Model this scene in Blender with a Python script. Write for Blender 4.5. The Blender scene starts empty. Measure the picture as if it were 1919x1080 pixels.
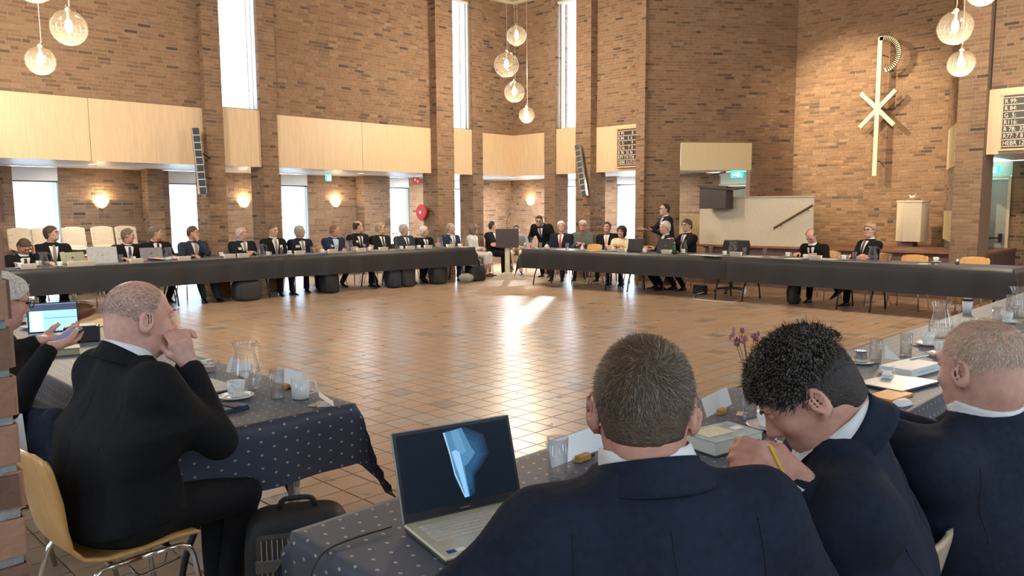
import bpy, math, random
import numpy as np
from mathutils import Vector, Matrix, Euler
from mathutils.bvhtree import BVHTree
random.seed(7)
RNG = np.random.default_rng(11)
sc = bpy.context.scene
COL = sc.collection
PI = math.pi

# ------------------------------------------------------------------ camera
# world: X runs along the tables beside the left wall, Y along the right wall, camera above the origin
F_PX, CXP, CYP, CAM_H = 1480.0, 959.5, 558.3, 1.58
YAW, PITCH, ROLL = math.radians(44.61), math.radians(6.43), math.radians(-0.314)
def _basis():
    cy, sy, cp, sp = math.cos(YAW), math.sin(YAW), math.cos(PITCH), math.sin(PITCH)
    F = np.array([cy*cp, sy*cp, -sp]); R = np.array([sy, -cy, 0.0]); U = np.cross(R, F)
    c, s = math.cos(ROLL), math.sin(ROLL)
    return F, c*R+s*U, -s*R+c*U
CF, CR, CU = _basis()
CC = np.array([0, 0, CAM_H])
def ray(x, y): return CF+CR*(x-CXP)/F_PX-CU*(y-CYP)/F_PX
def onz(x, y, z): r = ray(x, y); return CC+r*((z-CAM_H)/r[2])
def onX(x, y, X): r = ray(x, y); return CC+r*(X/r[0])
def onY(x, y, Y): r = ray(x, y); return CC+r*(Y/r[1])
def ond(x, y, d): return CC+ray(x, y)*d
def onp(x, y, P, n): r = ray(x, y); n = np.array(n, float); return CC+r*(((np.array(P, float)-CC)@n)/(r@n))
def proj(P):
    d = np.asarray(P, float)-CC; z = d@CF
    return CXP+F_PX*(d@CR)/z, CYP-F_PX*(d@CU)/z, z
cam = bpy.data.cameras.new('camera'); camo = bpy.data.objects.new('camera', cam); COL.objects.link(camo)
cam.sensor_fit = 'HORIZONTAL'; cam.sensor_width = 36; cam.lens = F_PX*36/1919
cam.shift_y = (CYP-540)/1919; cam.clip_start = 0.05; cam.clip_end = 200
m = Matrix.Identity(4)
for i in range(3):
    m[i][0] = CR[i]; m[i][1] = CU[i]; m[i][2] = -CF[i]; m[i][3] = CC[i]
camo.matrix_world = m
sc.camera = camo

# ------------------------------------------------------------------ world, sun, window daylight, exposure
sc.view_settings.view_transform = 'Standard'; sc.view_settings.look = 'None'
sc.view_settings.gamma = 1; sc.view_settings.use_curve_mapping = False
sc.view_settings.exposure = 0.22
w = bpy.data.worlds.new('sky'); sc.world = w; w.use_nodes = True
w.node_tree.nodes['Background'].inputs[0].default_value = (0.72, 0.86, 1.0, 1)
w.node_tree.nodes['Background'].inputs[1].default_value = 4.0
sc.cycles.use_denoising = True
try: sc.cycles.denoiser = 'OPENIMAGEDENOISE'
except Exception: pass
sc.cycles.max_bounces = 8; sc.cycles.diffuse_bounces = 4; sc.cycles.glossy_bounces = 3
sc.cycles.transmission_bounces = 6; sc.cycles.transparent_max_bounces = 16
sc.cycles.sample_clamp_indirect = 6; sc.cycles.caustics_reflective = False; sc.cycles.caustics_refractive = False
def lamp(name, typ, loc, energy, color, label=None, **kw):
    L = bpy.data.lights.new(name, typ); L.energy = energy; L.color = color
    for k, v in kw.items(): setattr(L, k, v)
    o = bpy.data.objects.new(name, L); COL.objects.link(o); o.location = loc
    return o
def aim(o, d): o.rotation_euler = Vector(d).to_track_quat('-Z', 'Y').to_euler()
SUN_DIR = (-0.82*0.797, -0.572*0.797, -0.604)   # follows the sun patch on the floor back to the tall right window
sun = lamp('sun', 'SUN', (20, 16, 18), 15, (0.93, 0.96, 1.0), angle=0.03); aim(sun, SUN_DIR)
# daylight outside each window: (centre, inward normal, width, height, watts)
WIN_LIGHTS = []
def daylight(c, n, wd, ht, watts):
    o = lamp('window_daylight', 'AREA', c, watts, (0.78, 0.89, 1.0), shape='RECTANGLE', size=wd, size_y=ht)
    aim(o, n); return o

# ------------------------------------------------------------------ helpers
def thing(name, label, cat, loc=(0, 0, 0), rz=0.0, group=None):
    o = bpy.data.objects.new(name, None); COL.objects.link(o)
    o.empty_display_size = 0.1; o.location = loc; o.rotation_euler = (0, 0, rz)
    tag(o, label, cat, group); return o
def tag(o, label=None, cat=None, group=None, kind=None):
    if label: o['label'] = label
    if cat: o['category'] = cat
    if group: o['group'] = group
    if kind: o['kind'] = kind
    return o
def copy_tree(o, parent=None):
    c = o.copy(); COL.objects.link(c); c.parent = parent
    for ch in o.children: copy_tree(ch, c)
    return c
def place(proto, used, loc, rz, label, group=None):
    """first use moves the prototype itself, later uses copy it with its parts"""
    r = proto if not used else copy_tree(proto)
    used.append(1); r.location = loc; r.rotation_euler = (0, 0, rz); r['label'] = label
    if group: r['group'] = group
    return r
def nrm(v):
    v = np.asarray(v, float); return v/max(np.linalg.norm(v), 1e-9)
def frame_of(d):
    d = nrm(d); a = np.array([0, 0, 1.0]) if abs(d[2]) < 0.9 else np.array([1.0, 0, 0])
    u = nrm(np.cross(a, d)); return u, np.cross(d, u), d
def rotz(a): c, s = math.cos(a), math.sin(a); return np.array([[c, -s, 0], [s, c, 0], [0, 0, 1.0]])
def rotx(a): c, s = math.cos(a), math.sin(a); return np.array([[1.0, 0, 0], [0, c, -s], [0, s, c]])
def roty(a): c, s = math.cos(a), math.sin(a); return np.array([[c, 0, s], [0, 1.0, 0], [-s, 0, c]])
class MB:
    def __init__(s): s.v = []; s.f = []
    def add(s, vs, fs, M=None, T=None):
        b = len(s.v)
        for p in vs:
            p = np.asarray(p, float)
            if M is not None: p = M@p
            if T is not None: p = p+np.asarray(T, float)
            s.v.append((float(p[0]), float(p[1]), float(p[2])))
        s.f += [tuple(b+i for i in f) for f in fs]; return s
    def box(s, c, size, M=None, T=None):
        hx, hy, hz = [q/2 for q in size]; cx, cy, cz = c
        vs = [(cx+i*hx, cy+j*hy, cz+k*hz) for i in (-1, 1) for j in (-1, 1) for k in (-1, 1)]
        return s.add(vs, [(0, 1, 3, 2), (4, 6, 7, 5), (0, 4, 5, 1), (2, 3, 7, 6), (0, 2, 6, 4), (1, 5, 7, 3)], M, T)
    def bbox(s, c, size, b=0.005, M=None, T=None):
        """box with chamfered edges"""
        h = np.array(size)/2; vs = []; fs = []; idx = {}
        for i in (-1, 1):
            for j in (-1, 1):
                for k in (-1, 1):
                    for ax in range(3):
                        p = np.array([i, j, k])*(h-b); p[ax] = [i, j, k][ax]*h[ax]
                        idx[(i, j, k, ax)] = len(vs); vs.append(p+np.array(c))
        for ax in range(3):
            o = [a for a in range(3) if a != ax]
            for sg in (-1, 1):
                q = []
                for (a, b2) in ((-1, -1), (1, -1), (1, 1), (-1, 1)):
                    t = [0, 0, 0]; t[ax] = sg; t[o[0]] = a; t[o[1]] = b2; q.append(idx[(*t, ax)])
                if (sg > 0) == (ax == 1): q = q[::-1]
                fs.append(tuple(q))
        for ax in range(3):
            o = [a for a in range(3) if a != ax]
            for a in (-1, 1):
                for b2 in (-1, 1):
                    q = []
                    for sg in (-1, 1):
                        t = [0, 0, 0]; t[ax] = sg; t[o[0]] = a; t[o[1]] = b2
                        q += [idx[(*t, o[0])], idx[(*t, o[1])]]
                    fs.append((q[0], q[1], q[3], q[2]))
        for i in (-1, 1):
            for j in (-1, 1):
                for k in (-1, 1): fs.append(tuple(idx[(i, j, k, a)] for a in range(3)))
        return s.add(vs, fs, M, T)
    def tube(s, pts, r, n=8, closed=False, caps=True):
        pts = [np.asarray(p, float) for p in pts]; m_ = len(pts); vs = []; prev = None
        for i, p in enumerate(pts):
            if closed: d = pts[(i+1) % m_]-pts[i-1]
            else: d = pts[min(i+1, m_-1)]-pts[max(i-1, 0)]
            d = nrm(d)
            if prev is None: u, v, _ = frame_of(d)
            else:
                u = prev-d*(prev@d); u = nrm(u); v = np.cross(d, u)
            prev = u; rr = r[i] if hasattr(r, '__len__') else r
            vs += [p+rr*(math.cos(2*PI*k/n)*u+math.sin(2*PI*k/n)*v) for k in range(n)]
        fs = []
        for i in range(m_ if closed else m_-1):
            a, b = i*n, ((i+1) % m_)*n
            fs += [(a+k, a+(k+1) % n, b+(k+1) % n, b+k) for k in range(n)]
        if caps and not closed: fs += [tuple(range(n))[::-1], tuple(range((m_-1)*n, m_*n))]
        return s.add(vs, fs)
    def cyl(s, p0, p1, r0, r1=None, n=12): return s.tube([p0, p1], [r0, r0 if r1 is None else r1], n)
    def lathe(s, prof, n=20, M=None, T=None, close=True):
        vs = []; fs = []; k_ = len(prof)
        for r, z in prof:
            vs += [(r*math.cos(2*PI*k/n), r*math.sin(2*PI*k/n), z) for k in range(n)]
        for i in range(k_-1):
            fs += [(i*n+k, i*n+(k+1) % n, (i+1)*n+(k+1) % n, (i+1)*n+k) for k in range(n)]
        if close:
            if prof[0][0] > 1e-6: fs.append(tuple(range(n))[::-1])
            if prof[-1][0] > 1e-6: fs.append(tuple(range((k_-1)*n, k_*n)))
        return s.add(vs, fs, M, T)
    def ball(s, c, r, n=14, m_=9, M=None):
        r = (r, r, r) if not hasattr(r, '__len__') else r; vs = []; fs = []
        for i in range(m_+1):
            t = PI*i/m_
            vs += [np.array([r[0]*math.sin(t)*math.cos(2*PI*k/n), r[1]*math.sin(t)*math.sin(2*PI*k/n), r[2]*math.cos(t)]) for k in range(n)]
        for i in range(m_): fs += [(i*n+k, (i+1)*n+k, (i+1)*n+(k+1) % n, i*n+(k+1) % n) for k in range(n)]
        return s.add(vs, fs, M, c)
    def prism(s, poly, z0, z1, M=None, T=None):
        n = len(poly); vs = [(x, y, z0) for x, y in poly]+[(x, y, z1) for x, y in poly]
        fs = [tuple(range(n))[::-1], tuple(range(n, 2*n))]+[(k, (k+1) % n, n+(k+1) % n, n+k) for k in range(n)]
        return s.add(vs, fs, M, T)
    def grid(s, fn, nu, nv, M=None, T=None):
        vs = [fn(i/nu, j/nv) for i in range(nu+1) for j in range(nv+1)]
        fs = [(i*(nv+1)+j, (i+1)*(nv+1)+j, (i+1)*(nv+1)+j+1, i*(nv+1)+j+1) for i in range(nu) for j in range(nv)]
        return s.add(vs, fs, M, T)
    def sheet(s, fn, nu, nv, th):
        """closed thin sheet: grid surface plus its offset along the normal"""
        P = np.array([[fn(i/nu, j/nv) for j in range(nv+1)] for i in range(nu+1)], float)
        du = np.gradient(P, axis=0); dv = np.gradient(P, axis=1)
        N = np.cross(du, dv); N /= np.maximum(np.linalg.norm(N, axis=2, keepdims=True), 1e-9)
        A = (P+N*th/2).reshape(-1, 3); B = (P-N*th/2).reshape(-1, 3); n = len(A); w_ = nv+1
        fs = []
        for i in range(nu):
            for j in range(nv):
                a = (i*w_+j, (i+1)*w_+j, (i+1)*w_+j+1, i*w_+j+1)
                fs.append(a); fs.append(tuple(n+q for q in a[::-1]))
        edge = [(0, j) for j in range(nv)]+[(i, nv) for i in range(nu)]+[(nu, j) for j in range(nv, 0, -1)]+[(i, 0) for i in range(nu, 0, -1)]
        e = [i*w_+j for i, j in edge]
        fs += [(e[k], e[(k+1) % len(e)], n+e[(k+1) % len(e)], n+e[k]) for k in range(len(e))]
        return s.add(np.vstack([A, B]), fs)
    def mesh(s, name, smooth=False, fix=True):
        me = bpy.data.meshes.new(name); me.from_pydata(s.v, [], s.f); me.update()
        if smooth: me.shade_smooth()
        return me
    def build(s, name, mat, parent=None, smooth=False, loc=None, rz=None):
        o = bpy.data.objects.new(name, s.mesh(name, smooth)); COL.objects.link(o)
        for q in (mat if isinstance(mat, (list, tuple)) else [mat]): o.data.materials.append(q)
        if parent is not None: o.parent = parent
        if loc is not None: o.location = loc
        if rz is not None: o.rotation_euler = (0, 0, rz)
        return o
def np_mesh(name, V, Fq, mat, parent=None, smooth=True, attr=None):
    """mesh from numpy verts (n,3) and faces (m,k)"""
    V = np.ascontiguousarray(V, np.float32); Fq = np.ascontiguousarray(Fq, np.int32); k = Fq.shape[1]
    me = bpy.data.meshes.new(name); me.vertices.add(len(V)); me.vertices.foreach_set('co', V.ravel())
    me.loops.add(Fq.size); me.loops.foreach_set('vertex_index', Fq.ravel())
    me.polygons.add(len(Fq)); me.polygons.foreach_set('loop_start', np.arange(0, Fq.size, k, dtype=np.int32))
    me.update(calc_edges=True)
    me.shade_smooth() if smooth else me.shade_flat()
    if attr is not None:
        a = me.attributes.new('tone', 'FLOAT', 'POINT'); a.data.foreach_set('value', np.ascontiguousarray(attr, np.float32))
    o = bpy.data.objects.new(name, me); COL.objects.link(o)
    if mat is not None: me.materials.append(mat)
    if parent is not None: o.parent = parent
    return o
def arc(p, q, r=0.03, n=4):
    """polyline through points p with rounded bends"""
    pts = [np.asarray(a, float) for a in p]; out = [pts[0]]
    for i in range(1, len(pts)-1):
        a, b, c_ = pts[i-1], pts[i], pts[i+1]
        d0, d1 = min(r, np.linalg.norm(a-b)*.45), min(r, np.linalg.norm(c_-b)*.45)
        s0, s1 = b+nrm(a-b)*d0, b+nrm(c_-b)*d1
        for k in range(n+1):
            t = k/n; out.append((1-t)**2*s0+2*t*(1-t)*b+t*t*s1)
    out.append(pts[-1]); return out
def rrect(w_, h_, r, n=4):
    out = []
    for cx, cy, a0 in ((w_/2-r, h_/2-r, 0), (-w_/2+r, h_/2-r, 90), (-w_/2+r, -h_/2+r, 180), (w_/2-r, -h_/2+r, 270)):
        for k in range(n+1):
            a = math.radians(a0+90*k/n); out.append((cx+r*math.cos(a), cy+r*math.sin(a)))
    return out

# ------------------------------------------------------------------ materials
MATS = {}
def mat(name, col, rough=0.6, metal=0.0, var=0.10, scale=25.0, bump=0.0, bscale=120.0, spec=0.5, coat=0.0, sheen=0.0, emit=None, estr=0.0, stretch=None):
    if name in MATS: return MATS[name]
    m_ = bpy.data.materials.new(name); m_.use_nodes = True; nt = m_.node_tree; b = nt.nodes['Principled BSDF']
    tc = nt.nodes.new('ShaderNodeTexCoord'); mp = nt.nodes.new('ShaderNodeMapping')
    if stretch: mp.inputs['Scale'].default_value = stretch
    nt.links.new(tc.outputs['Object'], mp.inputs['Vector'])
    nz = nt.nodes.new('ShaderNodeTexNoise'); nz.inputs['Scale'].default_value = scale; nz.inputs['Detail'].default_value = 3
    nt.links.new(mp.outputs['Vector'], nz.inputs['Vector'])
    cr = nt.nodes.new('ShaderNodeValToRGB')
    cr.color_ramp.elements[0].position = 0.3; cr.color_ramp.elements[1].position = 0.7
    cr.color_ramp.elements[0].color = (*[max(0, c_*(1-var)) for c_ in col], 1)
    cr.color_ramp.elements[1].color = (*[min(1, c_*(1+var)) for c_ in col], 1)
    nt.links.new(nz.outputs['Fac'], cr.inputs['Fac']); nt.links.new(cr.outputs['Color'], b.inputs['Base Color'])
    b.inputs['Roughness'].default_value = rough; b.inputs['Metallic'].default_value = metal
    b.inputs['Specular IOR Level'].default_value = spec; b.inputs['Coat Weight'].default_value = coat
    b.inputs['Sheen Weight'].default_value = sheen
    if bump:
        n2 = nt.nodes.new('ShaderNodeTexNoise'); n2.inputs['Scale'].default_value = bscale; n2.inputs['Detail'].default_value = 4
        nt.links.new(tc.outputs['Object'], n2.inputs['Vector'])
        bp = nt.nodes.new('ShaderNodeBump'); bp.inputs['Strength'].default_value = bump; bp.inputs['Distance'].default_value = 0.01
        nt.links.new(n2.outputs['Fac'], bp.inputs['Height']); nt.links.new(bp.outputs['Normal'], b.inputs['Normal'])
    if emit: b.inputs['Emission Color'].default_value = (*emit, 1); b.inputs['Emission Strength'].default_value = estr
    MATS[name] = m_; return m_
def tone_mat(name, stops, rough, bump, bscale, nscale=9.0, spec=0.5, coat=0.0, rvar=0.0):
    """colour picked per piece from the stored 'tone' attribute"""
    m_ = bpy.data.materials.new(name); m_.use_nodes = True; nt = m_.node_tree; b = nt.nodes['Principled BSDF']
    at = nt.nodes.new('ShaderNodeAttribute'); at.attribute_name = 'tone'
    cr = nt.nodes.new('ShaderNodeValToRGB'); el = cr.color_ramp.elements
    el[0].position, el[0].color = stops[0][0], (*stops[0][1], 1); el[1].position, el[1].color = stops[-1][0], (*stops[-1][1], 1)
    for p, c_ in stops[1:-1]: e = el.new(p); e.color = (*c_, 1)
    nt.links.new(at.outputs['Fac'], cr.inputs['Fac'])
    gm = nt.nodes.new('ShaderNodeNewGeometry')
    nz = nt.nodes.new('ShaderNodeTexNoise'); nz.inputs['Scale'].default_value = nscale; nz.inputs['Detail'].default_value = 5
    nt.links.new(gm.outputs['Position'], nz.inputs['Vector'])
    mr = nt.nodes.new('ShaderNodeMapRange'); mr.inputs[3].default_value = 0.72; mr.inputs[4].default_value = 1.28
    nt.links.new(nz.outputs['Fac'], mr.inputs[0])
    mx = nt.nodes.new('ShaderNodeMix'); mx.data_type = 'RGBA'; mx.blend_type = 'MULTIPLY'; mx.inputs[0].default_value = 1
    nt.links.new(cr.outputs['Color'], mx.inputs[6]); nt.links.new(mr.outputs[0], mx.inputs[7])
    nt.links.new(mx.outputs[2], b.inputs['Base Color'])
    b.inputs['Roughness'].default_value = rough; b.inputs['Specular IOR Level'].default_value = spec; b.inputs['Coat Weight'].default_value = coat
    if rvar:
        m3 = nt.nodes.new('ShaderNodeMapRange'); m3.inputs[3].default_value = rough-rvar; m3.inputs[4].default_value = rough+rvar
        nt.links.new(nz.outputs['Fac'], m3.inputs[0]); nt.links.new(m3.outputs[0], b.inputs['Roughness'])
    n2 = nt.nodes.new('ShaderNodeTexNoise'); n2.inputs['Scale'].default_value = bscale; n2.inputs['Detail'].default_value = 4
    nt.links.new(gm.outputs['Position'], n2.inputs['Vector'])
    bp = nt.nodes.new('ShaderNodeBump'); bp.inputs['Strength'].default_value = bump; bp.inputs['Distance'].default_value = 0.01
    nt.links.new(n2.outputs['Fac'], bp.inputs['Height']); nt.links.new(bp.outputs['Normal'], b.inputs['Normal'])
    MATS[name] = m_; return m_
def mix_mat(name, parts):
    """weighted mix of plain shaders: [(weight, kind, colour, roughness)]"""
    m_ = bpy.data.materials.new(name); m_.use_nodes = True; nt = m_.node_tree
    nt.nodes.remove(nt.nodes['Principled BSDF']); out = nt.nodes['Material Output']; cur = None; tot = 0
    for wgt, kind, col, r in parts:
        n = nt.nodes.new({'t': 'ShaderNodeBsdfTransparent', 'l': 'ShaderNodeBsdfTranslucent', 'd': 'ShaderNodeBsdfDiffuse', 'g': 'ShaderNodeBsdfGlossy', 'e': 'ShaderNodeEmission', 'G': 'ShaderNodeBsdfGlass'}[kind])
        n.inputs['Color'].default_value = (*col, 1)
        if kind in 'gG': n.inputs['Roughness'].default_value = r
        if kind == 'e': n.inputs['Strength'].default_value = r
        if cur is None: cur = n.outputs[0]; tot = wgt
        else:
            mx = nt.nodes.new('ShaderNodeMixShader'); mx.inputs[0].default_value = wgt/(tot+wgt); tot += wgt
            nt.links.new(cur, mx.inputs[1]); nt.links.new(n.outputs[0], mx.inputs[2]); cur = mx.outputs[0]
    nt.links.new(cur, out.inputs['Surface']); MATS[name] = m_; return m_
def thin_glass(name, tint=(1, 1, 1), base=0.04, edge=0.75, rough=0.02, body=0.0, bodycol=(1, 1, 1)):
    """thin clear glass: see-through face-on, reflecting at the rims"""
    m_ = bpy.data.materials.new(name); m_.use_nodes = True; nt = m_.node_tree
    nt.nodes.remove(nt.nodes['Principled BSDF']); out = nt.nodes['Material Output']
    tr = nt.nodes.new('ShaderNodeBsdfTransparent'); tr.inputs[0].default_value = (*tint, 1)
    gl = nt.nodes.new('ShaderNodeBsdfGlossy'); gl.inputs['Roughness'].default_value = rough
    fr = nt.nodes.new('ShaderNodeLayerWeight'); fr.inputs[0].default_value = 0.25
    mr = nt.nodes.new('ShaderNodeMapRange'); mr.inputs[3].default_value = base; mr.inputs[4].default_value = edge
    nt.links.new(fr.outputs['Facing'], mr.inputs[0])
    mx = nt.nodes.new('ShaderNodeMixShader'); nt.links.new(mr.outputs[0], mx.inputs[0])
    nt.links.new(tr.outputs[0], mx.inputs[1]); nt.links.new(gl.outputs[0], mx.inputs[2]); cur = mx.outputs[0]
    if body:
        l = nt.nodes.new('ShaderNodeBsdfTranslucent'); l.inputs[0].default_value = (*bodycol, 1)
        nz = nt.nodes.new('ShaderNodeTexNoise'); nz.inputs['Scale'].default_value = 60
        tc = nt.nodes.new('ShaderNodeTexCoord'); nt.links.new(tc.outputs['Object'], nz.inputs['Vector'])
        m4 = nt.nodes.new('ShaderNodeMapRange'); m4.inputs[1].default_value = 0.35; m4.inputs[2].default_value = 0.7
        m4.inputs[3].default_value = body*0.75; m4.inputs[4].default_value = body*1.25
        nt.links.new(nz.outputs['Fac'], m4.inputs[0])
        m5 = nt.nodes.new('ShaderNodeMixShader'); nt.links.new(m4.outputs[0], m5.inputs[0])
        nt.links.new(cur, m5.inputs[1]); nt.links.new(l.outputs[0], m5.inputs[2]); cur = m5.outputs[0]
    nt.links.new(cur, out.inputs['Surface']); MATS[name] = m_; return m_

BRICK = tone_mat('brick', [(0, (.065, .048, .04)), (.07, (.11, .075, .053)), (.16, (.175, .108, .066)), (.45, (.245, .15, .088)), (.7, (.285, .18, .108)), (.88, (.325, .215, .132)), (1, (.26, .13, .08))], .85, .55, 60, 14)
TILE = tone_mat('floor_tile', [(0, (.19, .155, .125)), (.12, (.26, .205, .155)), (.3, (.40, .28, .185)), (.6, (.44, .30, .195)), (.85, (.47, .345, .235)), (1, (.40, .34, .275))], .30, .015, 12, 6, spec=.6, rvar=.07)
BRICKRED = tone_mat('red_brick', [(0, (.13, .07, .045)), (.4, (.26, .125, .075)), (.7, (.32, .16, .09)), (1, (.24, .15, .10))], .85, .9, 35, 22)
MORTAR = mat('mortar', (.30, .205, .135), .9, var=.2, scale=40, bump=.4)
GREYMORTAR = mat('grey_mortar', (.25, .235, .215), .9, var=.2, scale=40, bump=.4)
GROUT = mat('floor_grout', (.10, .08, .065), .8, var=.2)
BIRCH = mat('birch_panel', (.72, .54, .34), .42, var=.07, scale=4, stretch=(9, 9, .7))
BIRCH2 = mat('birch_plywood', (.70, .47, .25), .35, var=.08, scale=6, stretch=(6, 6, .8), coat=.2)
BEECH = mat('beech_orange', (.62, .34, .11), .32, var=.10, scale=6, stretch=(8, 8, .8), coat=.3)
PALEWOOD = mat('pale_beech', (.58, .46, .32), .4, var=.04, scale=5, stretch=(7, 7, .6))
CREAM = mat('cream_paint', (.70, .62, .48), .5, var=.04)
CREAM2 = mat('cream_yellow_paint', (.74, .62, .36), .5, var=.04)
WHITE = mat('white_paint', (.80, .80, .78), .5, var=.03)
SOFFIT = mat('white_soffit', (.82, .83, .84), .4, var=.03)
GREYDOOR = mat('grey_door_paint', (.42, .44, .42), .45, var=.05)
CHROME = mat('chrome', (.78, .77, .75), .16, 1.0, var=.04)
ALU = mat('aluminium', (.62, .63, .63), .35, 1.0, var=.05)
BLACKMETAL = mat('black_metal', (.018, .018, .02), .4, var=.2)
BLACKPLASTIC = mat('black_plastic', (.022, .022, .025), .45, var=.15)
DARKBROWN = mat('dark_brown_laminate', (.055, .042, .045), .5, var=.12)
DARKWOOD = mat('dark_wood', (.11, .055, .03), .45, var=.2, scale=10)
BASEBROWN = mat('platform_brown', (.16, .095, .085), .6, var=.15, scale=8)
STAGETILE = mat('stage_tile', (.30, .15, .08), .5, var=.2, scale=6)
RED = mat('red_enamel', (.62, .03, .04), .35, var=.06)
PORCELAIN = mat('white_porcelain', (.80, .79, .75), .12, var=.02, coat=.5)
PAPER = mat('white_paper', (.86, .84, .78), .7, var=.03)
CARDPAPER = mat('ivory_card', (.86, .80, .66), .7, var=.03)
GLASS = thin_glass('clear_glass', (.985, .99, 1), .035, .72, body=.05, bodycol=(.95, .97, 1))
WATER = thin_glass('water', (.96, .98, .99), .02, .3, body=.04, bodycol=(.9, .95, 1))
SEEDED = thin_glass('seeded_globe_glass', (1, .98, .93), .03, .5, .06, body=.0085, bodycol=(1, .9, .68))
# ------------------------------------------------------------------ bricks and tiles
LBR, HBR, JT = 0.21, 0.0505, 0.012
_bv = np.array([(-.5, 0, -.5), (.5, 0, -.5), (.5, 0, .5), (-.5, 0, .5), (-.5, -1, -.5), (.5, -1, -.5), (.5, -1, .5), (-.5, -1, .5)])
_bf = np.array([(0, 3, 2, 1), (0, 1, 5, 4), (1, 2, 6, 5), (2, 3, 7, 6), (3, 0, 4, 7)])
_slab = {}
def slab_mesh(name, L, D, H, tone, material):
    """one shared slab: x along the course, +y out of the wall, z up"""
    k = (name, material.name, round(L, 3), round(D, 3), round(H, 3), tone)
    if k not in _slab:
        me = bpy.data.meshes.new(name); v = _bv*np.array([L, D, H]); ch = min(.004, H*.1)
        v[:4, 0] *= (L-2*ch)/L; v[:4, 2] *= (H-2*ch)/H
        me.from_pydata([tuple(p) for p in v], [], [tuple(f) for f in _bf]); me.update()
        a = me.attributes.new('tone', 'FLOAT', 'POINT'); a.data.foreach_set('value', np.full(8, tone, np.float32))
        me.materials.append(material); _slab[k] = me
    return _slab[k]
TONES = [.02, .1, .17, .25, .33, .4, .47, .54, .61, .68, .75, .82, .9, .98]
def pick_tone(n, dark=.035):
    t = RNG.normal(.52, .2, n); t = np.clip(t, .1, 1.0); d = RNG.random(n) < dark
    t[d] = RNG.uniform(0, .12, d.sum()); return t
def lay(parent, O, U, N, pieces, name, cap, D, material, stuff_name):
    """pieces: array (u, z, length, height, tone). The largest in view become parts, the rest one joined part"""
    if not len(pieces): return
    O, U, N = np.array(O, float), np.array(U, float), np.array(N, float); P = np.asarray(pieces, float)
    C = O+P[:, :1]*U+np.column_stack([np.zeros(len(P)), np.zeros(len(P)), P[:, 1]])
    d = C-CC; z = d@CF; zz = np.where(z > .1, z, 1e6); x = CXP+F_PX*(d@CR)/zz; y = CYP-F_PX*(d@CU)/zz
    vis = (z > .1) & (x > -15) & (x < 1934) & (y > -15) & (y < 1095) & ((CC-C)@N > 0)
    size = np.where(vis, P[:, 2]*P[:, 3]/zz**2*np.abs(((CC-C)/np.linalg.norm(CC-C, axis=1, keepdims=True))@N), -1)
    order = np.argsort(-size); chosen = [i for i in order[:cap] if size[i] > 0]
    az = math.atan2(U[1], U[0]); flip = np.cross([0, 0, 1], U)@N < 0   # local +y must point along N
    for i in chosen:
        t = TONES[int(np.argmin([abs(q-P[i, 4]) for q in TONES]))]
        L = LBR if P[i, 2] > .15 else .099
        me = slab_mesh(name, L, D, HBR, t, material)
        o = bpy.data.objects.new(name, me); COL.objects.link(o); o.parent = parent
        o.location = C[i]+N*RNG.uniform(-.002, .0015); o.rotation_euler = (0, 0, az+(PI if flip else 0)); o.scale = (P[i, 2]/L, 1, P[i, 3]/HBR)
    rest = np.setdiff1d(np.arange(len(P)), chosen)
    if len(rest):
        B = _bv[None]*np.stack([P[rest, 2], np.full(len(rest), D), P[rest, 3]], 1)[:, None, :]
        out = RNG.uniform(-.002, .0015, len(rest))[:, None]
        sgn = -1.0 if flip else 1.0
        V = C[rest][:, None, :]+B[..., :1]*U*sgn+(B[..., 1:2]+out[:, None, :])*N+np.concatenate([np.zeros_like(B[..., :2]), B[..., 2:3]], 2)
        Fq = (_bf[None]+(np.arange(len(rest))*8)[:, None, None]).reshape(-1, 4)
        o = np_mesh(stuff_name, V.reshape(-1, 3), Fq, material, parent, False, np.repeat(P[rest, 4], 8)); o['kind'] = 'stuff'
def courses(W, z0, z1, holes, dark=.03, seed=0):
    rg = np.random.default_rng(seed+5); out = []; pitch = HBR+JT; n = int((z1-z0)/pitch+1e-6)
    for k in range(n):
        zc = z0+(k+.5)*pitch; iv = [(0.0, W)]
        for (a, b, c_, d_) in holes:
            if c_ < zc < d_:
                nv = []
                for (p, q) in iv:
                    if b <= p or a >= q: nv.append((p, q)); continue
                    if a-p > .03: nv.append((p, a))
                    if q-b > .03: nv.append((b, q))
                iv = nv
        for (p, q) in iv:
            u = p; first = True
            while q-u > .025:
                L = LBR if rg.random() < .72 else .099
                if first: L = [LBR, .099, .155][rg.integers(3)]; first = False
                if q-u-L-JT < .05: L = q-u-JT*.5
                L = min(L, .25) if q-u > .3 else L
                out.append((u+L/2+JT*.25, zc, L-.001, HBR, 0)); u += L+JT
    a = np.array(out) if out else np.zeros((0, 5))
    if len(a): a[:, 4] = pick_tone(len(a), dark)
    return a
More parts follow.
